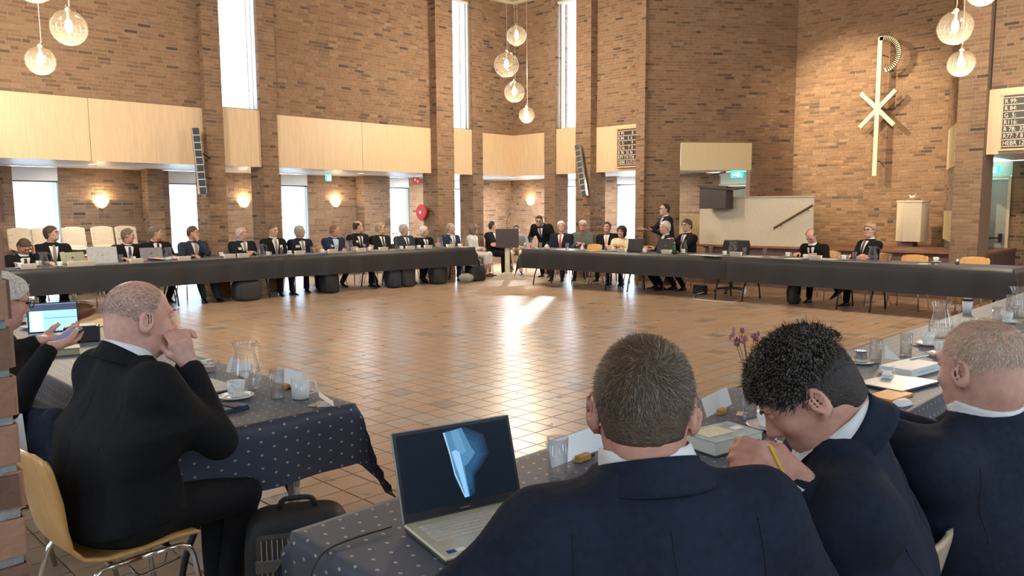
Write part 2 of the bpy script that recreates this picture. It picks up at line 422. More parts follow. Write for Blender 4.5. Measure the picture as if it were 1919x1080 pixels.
def wall_backing(mb, O, U, N, W, z0, z1, holes, th=.12):
    """mortar wall behind the bricks: boxes around the openings"""
    us = sorted(set([0.0, W]+[min(max(h[i], 0), W) for h in holes for i in (0, 1)])); O = np.array(O, float); U = np.array(U, float); N = np.array(N, float)
    for a, b in zip(us[:-1], us[1:]):
        zs = [(z0, z1)]
        for (p, q, c_, d_) in holes:
            if p <= a+1e-6 and q >= b-1e-6:
                nz = []
                for (e, f) in zs:
                    if d_ <= e or c_ >= f: nz.append((e, f)); continue
                    if c_ > e+1e-4: nz.append((e, c_))
                    if d_ < f-1e-4: nz.append((d_, f))
                zs = nz
        for (e, f) in zs:
            vs = [O+U*u-N*(.005+t)+np.array([0, 0, z]) for u in (a, b) for t in (0, th) for z in (e, f)]
            mb.add(vs, [(0, 1, 3, 2), (4, 6, 7, 5), (0, 4, 5, 1), (2, 3, 7, 6), (0, 2, 6, 4), (1, 5, 7, 3)])
def brick_wall(name, label, O, U, N, W, z0, z1, holes=(), cap=300, dark=.03, seed=0, th=.12, parent=None, mortar=None):
    mb = MB(); wall_backing(mb, O, U, N, W, z0, z1, holes, th)
    o = mb.build(name, mortar or MORTAR, parent)
    if parent is None: tag(o, label, 'wall', kind='structure')
    lay(o, O, U, N, courses(W, z0, z1, holes, dark, seed), 'brick', cap, .02, BRICK, 'brick_courses')
    return o
def brick_pillar(name, label, x0, x1, y0, y1, z0, z1, faces, cap=300, seed=0, mortar=None, dark=.03, bm=None):
    mb = MB(); mb.box(((x0+x1)/2, (y0+y1)/2, (z0+z1)/2), (x1-x0-.012, y1-y0-.012, z1-z0))
    o = mb.build(name, mortar or MORTAR); tag(o, label, 'pillar', kind='structure')
    spec = {'-y': ((x0, y0, 0), (1, 0, 0), (0, -1, 0), x1-x0), '-x': ((x0, y0, 0), (0, 1, 0), (-1, 0, 0), y1-y0),
            '+x': ((x1, y0, 0), (0, 1, 0), (1, 0, 0), y1-y0), '+y': ((x0, y1, 0), (1, 0, 0), (0, 1, 0), x1-x0)}
    for k, f in enumerate(faces):
        O, U, N, W = spec[f]
        lay(o, O, U, N, courses(W, z0, z1, [], dark, seed+k), 'brick', cap//len(faces), .02, bm or BRICK, 'brick_courses')
    return o

# ------------------------------------------------------------------ floor: 20 cm tiles on the measured grid
fl = MB().box((6.5, 6.5, -.06), (22, 22, .1)).build('floor', GROUT); tag(fl, 'glossy terracotta and grey square tile floor of the hall', 'floor', kind='structure')
gx = np.arange(-4.0, 17.3, .2)+.1; gy = np.arange(-3.88, 17.2, .2)+.1
TXg, TYg = np.meshgrid(gx, gy, indexing='ij'); TX, TY = TXg.ravel(), TYg.ravel()
ttone = np.clip(RNG.normal(.58, .16, len(TX)), .25, .95); q = RNG.random(len(TX)); ttone[q < .07] = RNG.uniform(.05, .2, (q < .07).sum()); ttone[q > .88] = 1.0
d3 = np.column_stack([TX, TY, np.zeros(len(TX))])-CC; zz = d3@CF; zq = np.where(zz > .2, zz, 1e6)
px = CXP+F_PX*(d3@CR)/zq; py = CYP-F_PX*(d3@CU)/zq
hid = (TX > 1.02) & (TY < 1.72)
open_floor = (TX > 1.95) & (TX < 12.3) & (TY > 1.9) & (TY < 13)
vis = (zz > .2) & (px > 0) & (px < 1919) & (py < 1080) & ((open_floor) | ((py > 880) & (px < 720))) & ~hid
order = np.argsort(np.where(vis, zz, 1e6))[:300]; order = [i for i in order if vis[i]]
for i in order:
    t = TONES[int(np.argmin([abs(k-ttone[i]) for k in TONES]))]
    k = ('floor_tile', t)
    if k not in _slab:
        me = bpy.data.meshes.new('floor_tile'); h = .0975; c_ = .0955
        me.from_pydata([(-h, -h, -.012), (h, -h, -.012), (h, h, -.012), (-h, h, -.012), (-c_, -c_, 0), (c_, -c_, 0), (c_, c_, 0), (-c_, c_, 0)], [],
                       [(4, 5, 6, 7), (0, 1, 5, 4), (1, 2, 6, 5), (2, 3, 7, 6), (3, 0, 4, 7)]); me.update()
        a = me.attributes.new('tone', 'FLOAT', 'POINT'); a.data.foreach_set('value', np.full(8, t, np.float32)); me.materials.append(TILE); _slab[k] = me
    o = bpy.data.objects.new('floor_tile', _slab[k]); COL.objects.link(o); o.parent = fl; o.location = (TX[i], TY[i], 0)
rest = np.setdiff1d(np.arange(len(TX)), order)
h, c_ = .0975, .0955
tv = np.array([(-h, -h, -.012), (h, -h, -.012), (h, h, -.012), (-h, h, -.012), (-c_, -c_, 0), (c_, -c_, 0), (c_, c_, 0), (-c_, c_, 0)])
tf = np.array([(4, 5, 6, 7), (0, 1, 5, 4), (1, 2, 6, 5), (2, 3, 7, 6), (3, 0, 4, 7)])
V = tv[None]+np.column_stack([TX[rest], TY[rest], np.zeros(len(rest))])[:, None, :]
o = np_mesh('floor_tiles_far', V.reshape(-1, 3), (tf[None]+(np.arange(len(rest))*8)[:, None, None]).reshape(-1, 4), TILE, fl, False, np.repeat(ttone[rest], 8)); o['kind'] = 'stuff'

# ------------------------------------------------------------------ room shell
YL, XR, ZP0, ZP1, ZC = 14.0, 14.27, 2.39, 3.39, 6.57      # hall boundary planes, panel band, ceiling
YA, XA = 16.4, 16.6                                        # aisle walls
# left upper wall: window bays between pillar pairs
LWINS = [(6.69, 7.46), (12.12, 12.83)]
RWINS = [(11.81, 12.57)]
WZ0, WZ1 = 3.44, 6.36
brick_wall('wall_left', 'brown brick upper wall on the left above the birch panels', (-3, YL, 0), (1, 0, 0), (0, -1, 0), XR+3, ZP1, ZC,
           [(a+3, b+3, WZ0, WZ1) for a, b in LWINS]+[(3+.8, 3+1.55, WZ0, WZ1)], seed=1, th=.25)
brick_wall('wall_right', 'brown brick upper wall right of the corner above the birch panels', (XR, YL, 0), (0, -1, 0), (-1, 0, 0), YL-9.95, ZP1, ZC,
           [(YL-b, YL-a, WZ0, WZ1) for a, b in RWINS], seed=2, th=.25)
brick_wall('wall_right_end', 'brown brick upper wall above the right hymn board', (XR, 3.52, 0), (0, -1, 0), (-1, 0, 0), 6.5, ZP1, ZC, [], seed=3, th=.25)
# aisle walls with lower windows
ALW = [(3.9, 4.64, 0, ZP0), (6.68, 7.4, 0, ZP0), (9.2, 9.88, 0, ZP0), (12.05, 12.85, 0, ZP0), (14.1, 14.75, 0, ZP0)]
brick_wall('wall_aisle_left', 'pale brown brick aisle wall behind the left table with curtained windows', (-3, YA, 0), (1, 0, 0), (0, -1, 0), XA+3, 0, ZP0,
           [(a+3, b+3, c_, d_) for a, b, c_, d_ in ALW], seed=4, th=.3)
ARW = [(13.6, 14.4, 0, ZP0), (11.75, 12.55, 0, ZP0)]
DOORS = [(8.7, 9.58), (3.68, 4.6)]
brick_wall('wall_aisle_right', 'pale brown brick aisle wall behind the right table with curtained windows', (XA, YA, 0), (0, -1, 0), (-1, 0, 0), YA-8.25, 0, ZP0,
           [(YA-b, YA-a, c_, d_) for a, b, c_, d_ in ARW]+[(YA-9.58, YA-8.7, 0, ZP0)], seed=6, th=.3)
brick_wall('wall_aisle_end', 'pale brown brick aisle wall around the grey door', (XA, 4.72, 0), (0, -1, 0), (-1, 0, 0), 7.7, 0, ZP0, [(4.72-4.6, 4.72-3.68, 0, ZP0)], seed=16, th=.2)
# pulpit niche: angled wall, back wall with the cross, right angled wall
PW0, PWd, PWn = np.array([14.2, 9.95, 0]), np.array([.8, -.6, 0]), np.array([-.6, -.8, 0])
brick_wall('wall_pulpit', 'brown brick angled wall behind the pulpit with a cream panelled opening', PW0, PWd, PWn, 3.35, 0, ZC, [(.76, 2.36, 0, 2.97)], seed=7, th=.2, dark=.035)
XB = 16.88
brick_wall('wall_back', 'warm brown brick back wall behind the chi-rho cross', (XB, 7.95, 0), (0, -1, 0), (-1, 0, 0), 3.08, 0, ZC, [], seed=8, th=.2)
RAn = nrm(np.array([-.97, 2.61, 0])); RAd = nrm(np.array([-2.61, -.97, 0])); RA0 = np.array([XB, 4.87, 0])
brick_wall('wall_niche_right', 'narrow brick return wall right of the cross with a cream slot', RA0, RAd, RAn, 2.75, 0, ZC, [(.75, 2.15, .8, 2.97)], seed=9, th=.2)
tag(MB().box((XA+.16, YA+.16, 1.3), (.33, .33, 2.6)).build('wall_corner_light_stop', MORTAR), 'added light stop behind the corner of the aisle walls', 'wall', kind='structure')  # unseen box added to stop light leaking through the aisle corner
for nm, lb, c_, s_ in (('wall_light_stop_left', 'added light stop behind the birch panels of the left wall', (5.75, YL+.16, 2.92), (17.3, .16, .94)), ('wall_light_stop_right', 'added light stop behind the birch panels right of the corner', (XR+.16, 12.05, 2.92), (.16, 4.1, .94)), ('wall_light_stop_end', 'added light stop behind the panel with the right hymn board', (XR+.16, .6, 2.92), (.16, 5.8, .94))):  # unseen boxes added so no light leaks in behind the panels
    tag(MB().box(c_, s_).build(nm, MORTAR), lb, 'wall', kind='structure')
tag(MB().box((XR+.14, YL+.14, 4.5), (.27, .27, 4.2)).build('wall_upper_light_stop', MORTAR), 'added light stop behind the corner of the upper walls', 'wall', kind='structure')  # unseen post added to close the light leak between the upper walls
# pillars along the hall boundary
pil = [('brick pillar left of the leftmost tall window, with a column speaker', 6.35, 6.68, 13.86, 14.40, ('-y', '-x')),
       ('brick pillar right of the leftmost tall window', 7.46, 7.80, 13.95, 14.44, ('-y', '-x')),
       ('brick pillar left of the middle tall window beside a red hose reel', 11.60, 12.11, 13.77, 14.30, ('-y', '-x')),
       ('brick pillar right of the middle tall window next to the corner', 12.86, 13.20, 13.97, 14.45, ('-y', '-x'))]
for k, (lb, x0, x1, y0, y1, fc) in enumerate(pil): brick_pillar('trim_%d' % (k+1), lb, x0, x1, y0, y1, 0, ZC, fc, 260, 20+k)
for k, (lb, x0, x1, y0) in enumerate([('brick pier in the left aisle beside the stacked chairs', 6.13, 6.44, 16.08), ('brick pier in the left aisle left of the third curtained window', 11.2, 11.98, 16.05)]): brick_pillar('trim_%d' % (40+k), lb, x0, x1, y0, 16.39, 0, ZP0, ('-y', '-x'), 200, 60+k)
pir = [('brick pillar right of the corner, left of the right tall window', 14.22, 14.70, 12.57, 12.92, ('-x', '-y', '+y')),
       ('brick pillar right of the right tall window, with a column speaker', 14.05, 14.60, 11.36, 11.80, ('-x', '-y', '+y')),
       ('brick pillar between the left hymn board and the pulpit wall', 14.12, 14.75, 9.95, 10.18, ('-x', '+y', '-y')),
       ('brick pillar between the cross wall and the grey door', 14.12, 14.75, 3.54, 3.95, ('-x', '+y'))]
for k, (lb, x0, x1, y0, y1, fc) in enumerate(pir): brick_pillar('trim_%d' % (k+5), lb, x0, x1, y0, y1, 0, ZC, fc, 260, 30+k)
fp = ond(44, 880, 1.03)
brick_pillar('trim_9', 'close red brick pillar at the left edge of the picture', fp[0]-.44, fp[0], fp[1], fp[1]+.44, 0, 2.39, ('-y', '+x'), 200, 41, mortar=GREYMORTAR, bm=BRICKRED)
# birch panel band
def panel(name, lbl, p0, p1, z0, z1, N, th=.04, seams=(), material=None):
    p0, p1, N = np.array(p0, float), np.array(p1, float), np.array(N, float); L = np.linalg.norm(p1-p0); U = (p1-p0)/L
    root = thing(name, lbl, 'wall panel', tuple((p0+p1)/2)); c0 = (p0+p1)/2
    cuts = [0]+list(seams)+[L]
    for a, b in zip(cuts[:-1], cuts[1:]):
        mb = MB(); a2 = a+(.004 if a > 0 else 0); b2 = b-(.004 if b < L else 0)
        vs = [p0-c0+U*u+N*t+np.array([0, 0, z]) for u in (a2, b2) for t in (0, th) for z in (z0, z1)]
        mb.add(vs, [(0, 1, 3, 2), (4, 6, 7, 5), (0, 4, 5, 1), (2, 3, 7, 6), (0, 2, 6, 4), (1, 5, 7, 3)])
        mb.build('panel_board', material or BIRCH, root)
    return root
NL, NR = (0, -1, 0), (-1, 0, 0)
panel('birch_wall_panel', 'long birch wall panel at the far left under the brick wall', (-3, YL+.03, 0), (6.35, YL+.03, 0), ZP0, ZP1, NL, seams=(2.4, 4.9, 7.47))
panel('birch_wall_panel', 'short birch wall panel under the leftmost tall window', (6.68, YL+.03, 0), (7.46, YL+.03, 0), ZP0, WZ0, NL)
panel('birch_wall_panel', 'long birch wall panel in the middle of the left wall', (7.80, YL+.03, 0), (11.60, YL+.03, 0), ZP0, ZP1, NL, seams=(1.95,))
panel('birch_wall_panel', 'short birch wall panel under the middle tall window', (12.11, YL+.03, 0), (12.86, YL+.03, 0), ZP0, WZ0, NL)
panel('birch_wall_panel', 'birch wall panel just left of the room corner', (13.20, YL+.03, 0), (XR, YL+.03, 0), ZP0, ZP1, NL)
panel('birch_wall_panel', 'birch wall panel just right of the room corner', (XR+.03, YL, 0), (XR+.03, 12.92, 0), ZP0, ZP1, NR)
panel('birch_wall_panel', 'short birch wall panel under the right tall window', (XR+.03, 12.57, 0), (XR+.03, 11.80, 0), ZP0, WZ0, NR)
panel('birch_wall_panel', 'birch wall panel that carries the left hymn board', (XR+.03, 11.36, 0), (XR+.03, 10.18, 0), ZP0, ZP1, NR)
panel('birch_wall_panel', 'birch wall panel that carries the right hymn board', (XR+.03, 3.54, 0), (XR+.03, 1.0, 0), ZP0, ZP1, NR)
q0 = PW0+PWd*.76; q1 = PW0+PWd*2.36
panel('cream_wall_panel', 'cream panel across the top of the opening behind the pulpit', q0, q1, ZP0, 2.97, PWn, material=CREAM2)
panel('cream_wall_panel', 'low cream panel in the opening beside the pulpit', q0, q1, .55, 1.42, PWn, material=CREAM2)
q0 = RA0+RAd*.75; q1 = RA0+RAd*2.15
panel('cream_wall_panel', 'cream panel at the top of the slot right of the cross', q0, q1, 2.25, 2.97, RAn, material=CREAM2)
panel('cream_wall_panel', 'cream panel low in the slot right of the cross', q0, q1, .98, 1.5, RAn, material=CREAM2)
# soffits over the aisles, hall ceiling, back of the hall
for k, (lb, c_, s_) in enumerate([('white soffit over the left aisle', (6.95, 15.32, ZP0+.05), (20.1, 2.56, .08)), ('white soffit over the right aisle', (15.61, 12.0, ZP0+.05), (2.58, 4.1, .08)), ('white soffit over the grey door', (15.46, 1.2, ZP0+.05), (2.28, 5.0, .08))]):
    tag(MB().box(c_, s_).build('ceiling_aisle_%d' % (k+1), SOFFIT), lb, 'ceiling', kind='structure')
tag(MB().prism([(14.35, 9.98), (16.6, 8.3), (16.6, 10.1), (14.35, 10.1)], ZP0+.01, ZP0+.09).build('ceiling_aisle_9', SOFFIT), 'white soffit behind the pulpit wall', 'ceiling', kind='structure')
ceil_m = mat('ceiling_boards', (.55, .42, .30), .6, var=.1, scale=3, stretch=(.4, 6, 6))
tag(MB().box((5.65, 5.6, ZC+.05), (17.6, 17.4, .1)).build('ceiling', ceil_m), 'wooden hall ceiling', 'ceiling', kind='structure')
mb = MB(); mb.box((5.6, YL-.06, ZC-.03), (17.2, .1, .06)); mb.box((XR-.06, 12.0, ZC-.03), (.1, 4.0, .06))
tag(mb.build('trim_10', CREAM), 'cream trim along the top of the walls', 'trim', kind='structure')
tag(MB().box((15.6, 6.9, ZC+.05), (2.9, 7.0, .1)).build('ceiling_niche', ceil_m), 'wooden ceiling of the pulpit niche', 'ceiling', kind='structure')
backm = mat('plain_brick_paint', (.26, .16, .10), .85, var=.3, scale=30, bump=.3)
NW = [(1.5, 2.9, .9, 5.8), (5.5, 6.9, .9, 5.8), (9.5, 10.9, .9, 5.8), (13.5, 14.9, .9, 5.8)]     # windows of the two walls behind the camera (along the wall)
for nm, lb, O, U, N, W in (('wall_near', 'brick wall of the hall behind the camera', (-3, -3, 0), (1, 0, 0), (0, 1, 0), 19.6), ('wall_far_left', 'brick wall of the hall left of the camera', (-3, -3, 0), (0, 1, 0), (1, 0, 0), 19.4)):
    mb = MB(); wall_backing(mb, O, U, N, W, 0, ZC, NW, .2); tag(mb.build(nm, backm), lb, 'wall', kind='structure')
# ------------------------------------------------------------------ windows, blinds, curtains
BLIND = mix_mat('closed_blind_fabric', [(.55, 'l', (.93, .95, .97), 0), (.33, 'd', (.9, .9, .9), 0), (.14, 't', (1, 1, 1), 0)])
BLIND2 = mix_mat('open_blind_fabric', [(.55, 'l', (.95, .96, .97), 0), (.3, 'd', (.9, .9, .9), 0), (.3, 't', (1, 1, 1), 0)])
SHEER = mix_mat('sheer_curtain', [(.46, 'l', (.72, .88, 1), 0), (.22, 'd', (.75, .86, .95), 0), (.32, 't', (.80, .92, 1), 0)])
FRAMEW = mat('white_window_frame', (.78, .79, .78), .4, var=.03)
PANE = thin_glass('window_pane', (.96, .99, 1), .04, .5)
WN = [0]
def window(label, c0, U, N, W, z0, z1, back=.16, watts=60, bars=()):
    """c0: ground point at the middle of the opening on the wall face; N points into the room"""
    WN[0] += 1; c0, U, N = np.array(c0, float), np.array(U, float), np.array(N, float)
    M = np.column_stack([U, N, [0, 0, 1]]); root = thing('window_%d' % WN[0], label, 'window', tuple(c0)); root['kind'] = 'structure'
    fr = MB(); t = .045
    for sx in (-1, 1): fr.box((sx*(W/2-t/2), -back, (z0+z1)/2), (t, .06, z1-z0), M)
    for z in (z0+t/2, z1-t/2): fr.box((0, -back, z), (W-2*t, .06, t), M)
    for z in bars: fr.box((0, -back, z), (W-2*t, .05, .035), M)
    fr.build('window_frame', FRAMEW, root)
    MB().box((0, -back, (z0+z1)/2), (W-2*t+.01, .008, z1-z0-2*t+.01), M).build('pane', PANE, root)
    c_ = c0-N*(back+.30)+np.array([0, 0, (z0+z1)/2]); daylight(tuple(c_), tuple(N), W*1.5, (z1-z0)*1.06, watts)
    return root
def blind(label, c0, U, N, W, z0, z1, ang, m_, off=.05):
    c0, U, N = np.array(c0, float), np.array(U, float), np.array(N, float); M = np.column_stack([U, N, [0, 0, 1]])
    root = thing('vertical_blind', label, 'blind', tuple(c0-N*off))
    MB().box((0, 0, z1-.03), (W-.02, .05, .05), M).build('head_rail', FRAMEW, root)
    n = max(4, int(W/.083)); me = None
    for k in range(n):
        u = -W/2+(k+.5)*W/n
        if me is None:
            me = MB().box((0, 0, 0), (.089, .0012, z1-z0-.07)).mesh('slat'); me.materials.append(m_)
        o = bpy.data.objects.new('slat', me); COL.objects.link(o); o.parent = root
        o.location = tuple(M@np.array([u, 0, (z0+z1)/2-.02])); o.rotation_euler = (0, 0, math.atan2(U[1], U[0])+ang)
    return root
def curtain(label, c0, U, N, W, z0, z1, off=.05):
    c0, U, N = np.array(c0, float), np.array(U, float), np.array(N, float); M = np.column_stack([U, N, [0, 0, 1]])
    root = thing('sheer_curtain', label, 'curtain', tuple(c0-N*off))
    mb = MB(); ph = random.random()*6
    mb.grid(lambda i, j: M@np.array([(i-.5)*W, .018*math.sin(i*W/.075*2*PI+ph)+.006*math.sin(i*19+j*2), z0+(z1-z0)*j]), int(W*110), 4)
    mb.build('curtain_cloth', SHEER, root, True)
    MB().tube([M@np.array([-W/2-.05, .0, z1+.02]), M@np.array([W/2+.05, .0, z1+.02])], .012, 8).build('curtain_rail', BLACKMETAL, root)
    return root
ul, ur = (1, 0, 0), (0, -1, 0)
for k, ((a, b), nm) in enumerate(zip(LWINS, ('leftmost tall window high in the left wall', 'middle tall window high in the left wall'))):
    window(nm, ((a+b)/2, YL, 0), ul, NL, b-a, WZ0, WZ1, .2, 12)
    blind('closed white vertical blind in the '+nm, ((a+b)/2, YL, 0), ul, NL, b-a, WZ0+.01, WZ1, .35, BLIND)
for (a, b) in RWINS:
    window('right tall window high in the wall right of the corner', (XR, (a+b)/2, 0), ur, NR, b-a, WZ0, WZ1, .2, 12)
    blind('open white vertical blind in the tall window right of the corner', (XR, (a+b)/2, 0), ur, NR, b-a, WZ0+.01, WZ1, math.radians(34.9)-math.radians(-90), BLIND2)
lwn = ['far left low window behind the bowed man', 'low window left of the speaker pillar', 'low window behind the grey-haired man in profile', 'low window left of the hose reel', 'low window glimpsed between the corner pillars on the left']
for (a, b, c_, d_), nm in zip(ALW, lwn):
    window(nm, ((a+b)/2, YA, 0), ul, NL, b-a, .05, 2.14, .2, 220 if a > 14 else 26, bars=(1.75,))
    curtain('white sheer curtain in the '+nm, ((a+b)/2, YA, 0), ul, NL, b-a-.02, .04, 2.11)
    tag(MB().box(((a+b)/2, YA+.06, 2.265), (b-a, .1, .25)).build('trim_%d' % (10+WN[0]), SOFFIT), 'white board above the '+nm, 'trim', kind='structure')
rwn = ['low window glimpsed between the corner pillars on the right', 'bright low window left of the standing man']
for (a, b, c_, d_), nm in zip(ARW, rwn):
    window(nm, (XA, (a+b)/2, 0), ur, NR, b-a, .05, 2.2, .2, 240 if a > 13 else 60, bars=(1.75,))
    curtain('white sheer curtain in the '+nm, (XA, (a+b)/2, 0), ur, NR, b-a-.02, .04, 2.16)
    tag(MB().box((XA+.06, (a+b)/2, 2.295), (.1, b-a, .19)).build('trim_%d' % (10+WN[0]), SOFFIT), 'white board above the '+nm, 'trim', kind='structure')
for (O, U, N, tx) in (((-3, -3, 0), (1, 0, 0), (0, 1, 0), 'near wall behind the camera'), ((-3, -3, 0), (0, 1, 0), (1, 0, 0), 'left wall beside the camera')):
    for k, (a, b, c_, d_) in enumerate(NW):
        p = np.array(O, float)+np.array(U, float)*(a+b)/2
        window('window %s of the %s' % (('first', 'second', 'third', 'fourth')[k], tx), p, U, N, b-a, c_, d_, .1, 45)

# ------------------------------------------------------------------ doors, exit signs
def door(n, label, y0, y1, vis_transom):
    root = thing('door_%d' % n, label, 'door', (XA, (y0+y1)/2, 0)); root['kind'] = 'structure'; W = y1-y0
    MB().bbox((.05, 0, 1.04), (.05, W-.1, 2.06), .004).build('door_leaf', GREYDOOR, root)
    fr = MB()
    for s in (-1, 1): fr.box((.03, s*(W/2-.025), 1.06), (.12, .05, 2.12))
    fr.box((.03, 0, 2.1), (.12, W-.1, .05)); fr.build('door_frame', CREAM, root)
    b = MB(); b.tube([(-.03, -W/2+.14, 1.0), (-.03, W/2-.14, 1.0)], .014, 8); b.box((.0, -W/2+.13, 1.0), (.06, .05, .16)); b.box((.0, W/2-.13, 1.0), (.06, .05, .1)); b.build('panic_bar', BLACKMETAL, root)
    MB().box((.03, 0, 2.26), (.06, W, .27)).build('transom_board', SOFFIT, root)
    return root
door(1, 'grey door with a dark panic bar at the far right', 3.68, 4.6, 1)
door(2, 'white-lit grey door seen behind the pulpit lectern', 8.75, 9.58, 1)
EXITG = mat('exit_green', (.02, .5, .35), .4, emit=(.05, .75, .6), estr=2.2); EXITW = mat('exit_white', (.9, 1, 1), .4, emit=(.8, 1, 1), estr=3.0)
def exit_sign(label, c_, U, w_=.28, h_=.14):
    c_, U = np.array(c_, float), nrm(U); N = np.cross(U, [0, 0, 1]); M = np.column_stack([U, -N, [0, 0, 1]])
    root = thing('exit_sign', label, 'exit sign', tuple(c_))
    MB().bbox((0, 0, 0), (w_, .04, h_), .006, M).build('sign_box', EXITG, root)
    mm = MB(); f = -.0225
    mm.box((.06, f, 0), (.05, .003, .1), M); mm.ball((M@np.array([-.02, f, .035])), .012, 8, 6)
    mm.box((-.02, f, 0), (.022, .003, .045), M); mm.box((-.04, f, -.03), (.012, .003, .04), M@roty(.5)); mm.box((0, f, -.035), (.012, .003, .04), M@roty(-.5))
    mm.box((-.085, f, 0), (.035, .003, .014), M); mm.build('pictogram', EXITW, root)
    MB().cyl((0, 0, h_/2), (0, 0, h_/2+.05), .008, n=8).build('hanger', ALU, root)
    return root
p = onX(1381, 327, 16.3); exit_sign('lit green exit sign behind the pulpit', p, (0, -1, 0))
p = onX(1858, 318.5, 16.3); exit_sign('lit green exit sign above the grey door', p, (0, -1, 0))
p = onY(615, 323.5, 15.2); exit_sign('green exit sign under the left aisle soffit, seen from the side', (p[0], p[1], 2.28), (.8, .6, 0))

# ------------------------------------------------------------------ pendant globes and sconces
BULB = mat('warm_bulb', (1, .9, .7), .5, emit=(1, .82, .55), estr=14)
BRASS = mat('pale_brass', (.7, .62, .45), .3, .8, var=.05)
def pendant(label, px_, py_, dep, dia, watts, grp):
    c_ = ond(px_, py_, dep); r = dia*dep/F_PX/2
    root = thing('pendant_globe', label, 'pendant lamp', tuple(c_), group=grp)
    gb = MB(); gb.ball((0, 0, 0), r, 28, 18); gb.build('globe', SEEDED, root, True)
    b = MB(); b.lathe([(0, -.055), (.03, -.045), (.045, -.01), (.038, .04), (.02, .075), (.016, .1)], 14); b.build('bulb', BULB, root, True)
    s = MB(); s.cyl((0, 0, .095), (0, 0, r-.005), .016, n=10); s.lathe([(.035, r-.012), (.035, r+.006), (.012, r+.03)], 12); s.build('socket', BRASS, root)
    k = MB(); k.tube([(0, 0.0, r+.045)]+[(.02*math.cos(a), 0, r+.045+.0*a) for a in (0,)]+[(0, 0, ZC-c_[2])], .004, 6); k.build('cord', BRASS, root)
    rg = MB(); rg.tube([(.022*math.cos(a), 0, r+.045+.022*math.sin(a)) for a in np.linspace(0, 2*PI, 13)[:-1]], .004, 6, closed=True); rg.build('hook_ring', CHROME, root)
    lamp('globe_light', 'POINT', (c_[0], c_[1], c_[2]-.09), watts, (1, .85, .66), shadow_soft_size=.05)
G1, G2, G3 = 'pendant globes in the corner cluster', 'pendant globes of the left cluster', 'pendant globes of the right cluster'
for lb, x, y, d, dp in (('top globe of the corner lamp cluster', 968, 67, 37, 16.1), ('largest globe of the corner lamp cluster', 949, 122, 46, 15.5), ('third globe down of the corner lamp cluster', 964, 173, 38, 15.0), ('lowest and smallest globe of the corner cluster', 987, 216, 29, 15.5)):
    pendant(lb, x, y, dp, d, 110, G1)
for lb, x, y, d, dp in (('larger globe of the left lamp cluster', 129, 52, 65, 9.7), ('lower globe of the left lamp cluster', 76, 114, 52, 10.0), ('globe cut by the top edge at the left', 62, -34, 76, 9.2)):
    pendant(lb, x, y, dp, d, 140, G2)
for lb, x, y, d, dp in (('larger globe of the right lamp cluster', 1790, 52, 62, 9.9), ('lower globe of the right lamp cluster', 1801, 119, 48, 10.5), ('globe cut by the top edge at the right', 1842, -17, 55, 9.4)):
    pendant(lb, x, y, dp, d, 140, G3)
SCON = mat('sconce_glass', (.95, .8, .55), .5, emit=(1, .76, .42), estr=1.9)
def sconce(label, c_, U, N):
    c_, U, N = np.array(c_, float), np.array(U, float), np.array(N, float); root = thing('wall_sconce', label, 'wall lamp', tuple(c_), group='wall sconces')
    mb = MB(); n = 14
    prof = [(.02, -.09), (.06, -.075), (.10, -.03), (.13, .03), (.145, .075)]
    vs = []
    for r, z in prof: vs += [U*(r*math.cos(PI*k/n))+N*(r*.8*math.sin(PI*k/n))+np.array([0, 0, z]) for k in range(n+1)]
    fs = [(i*(n+1)+k, i*(n+1)+k+1, (i+1)*(n+1)+k+1, (i+1)*(n+1)+k) for i in range(len(prof)-1) for k in range(n)]
    mb.add(vs, fs); mb.build('bowl', SCON, root, True)
    M = np.column_stack([U, N, [0, 0, 1]])
    MB().bbox((0, .008, -.05), (.06, .016, .12), .003, M).build('wall_plate', BRASS, root)
    p = c_+N*.07+np.array([0, 0, .10]); lamp('sconce_light', 'POINT', tuple(p), 11, (1, .70, .38), shadow_soft_size=.03)
for lb, x in (('glowing bowl sconce above the row of pale chairs', 190), ('glowing bowl sconce between the two left pillars', 457), ('glowing bowl sconce right of the second curtained window', 629)):
    p = onY(x, 381, YA-.01); sconce(lb, p, (1, 0, 0), NL)
p = onX(994, 379, XA-.01); sconce('glowing sconce on the pale brick right of the corner', p, (0, -1, 0), NR)

# recessed downlights in the aisle soffits
DLM = mat('downlight_diffuser', (.9, .92, .95), .4, emit=(.95, .97, 1), estr=4)
for lb, x, y, wt in (('recessed soffit light above the stacked chairs', 4.9, 15.3, 26), ('recessed soffit light behind the first pillar pair', 8.3, 15.3, 26), ('recessed soffit light left of the hose reel', 10.6, 15.3, 30), ('recessed soffit light behind the middle window pillars', 13.3, 15.3, 60), ('recessed soffit light in the aisle corner', 15.2, 15.0, 110), ('recessed soffit light right of the corner', 15.4, 12.9, 60), ('recessed soffit light behind the left hymn board', 15.5, 10.9, 30)):
    r = thing('recessed_downlight', lb, 'ceiling light', (x, y, ZP0)); MB().lathe([(.055, .0), (.07, -.006), (.075, .004)], 20, close=False).build('trim_ring', CHROME, r, True); MB().lathe([(0, .004), (.056, .004)], 20, close=False).build('diffuser', DLM, r)
    o = lamp('downlight', 'AREA', (x, y, ZP0-.012), wt, (.97, .95, .92), shape='DISK', size=.11); aim(o, (0, 0, -1))

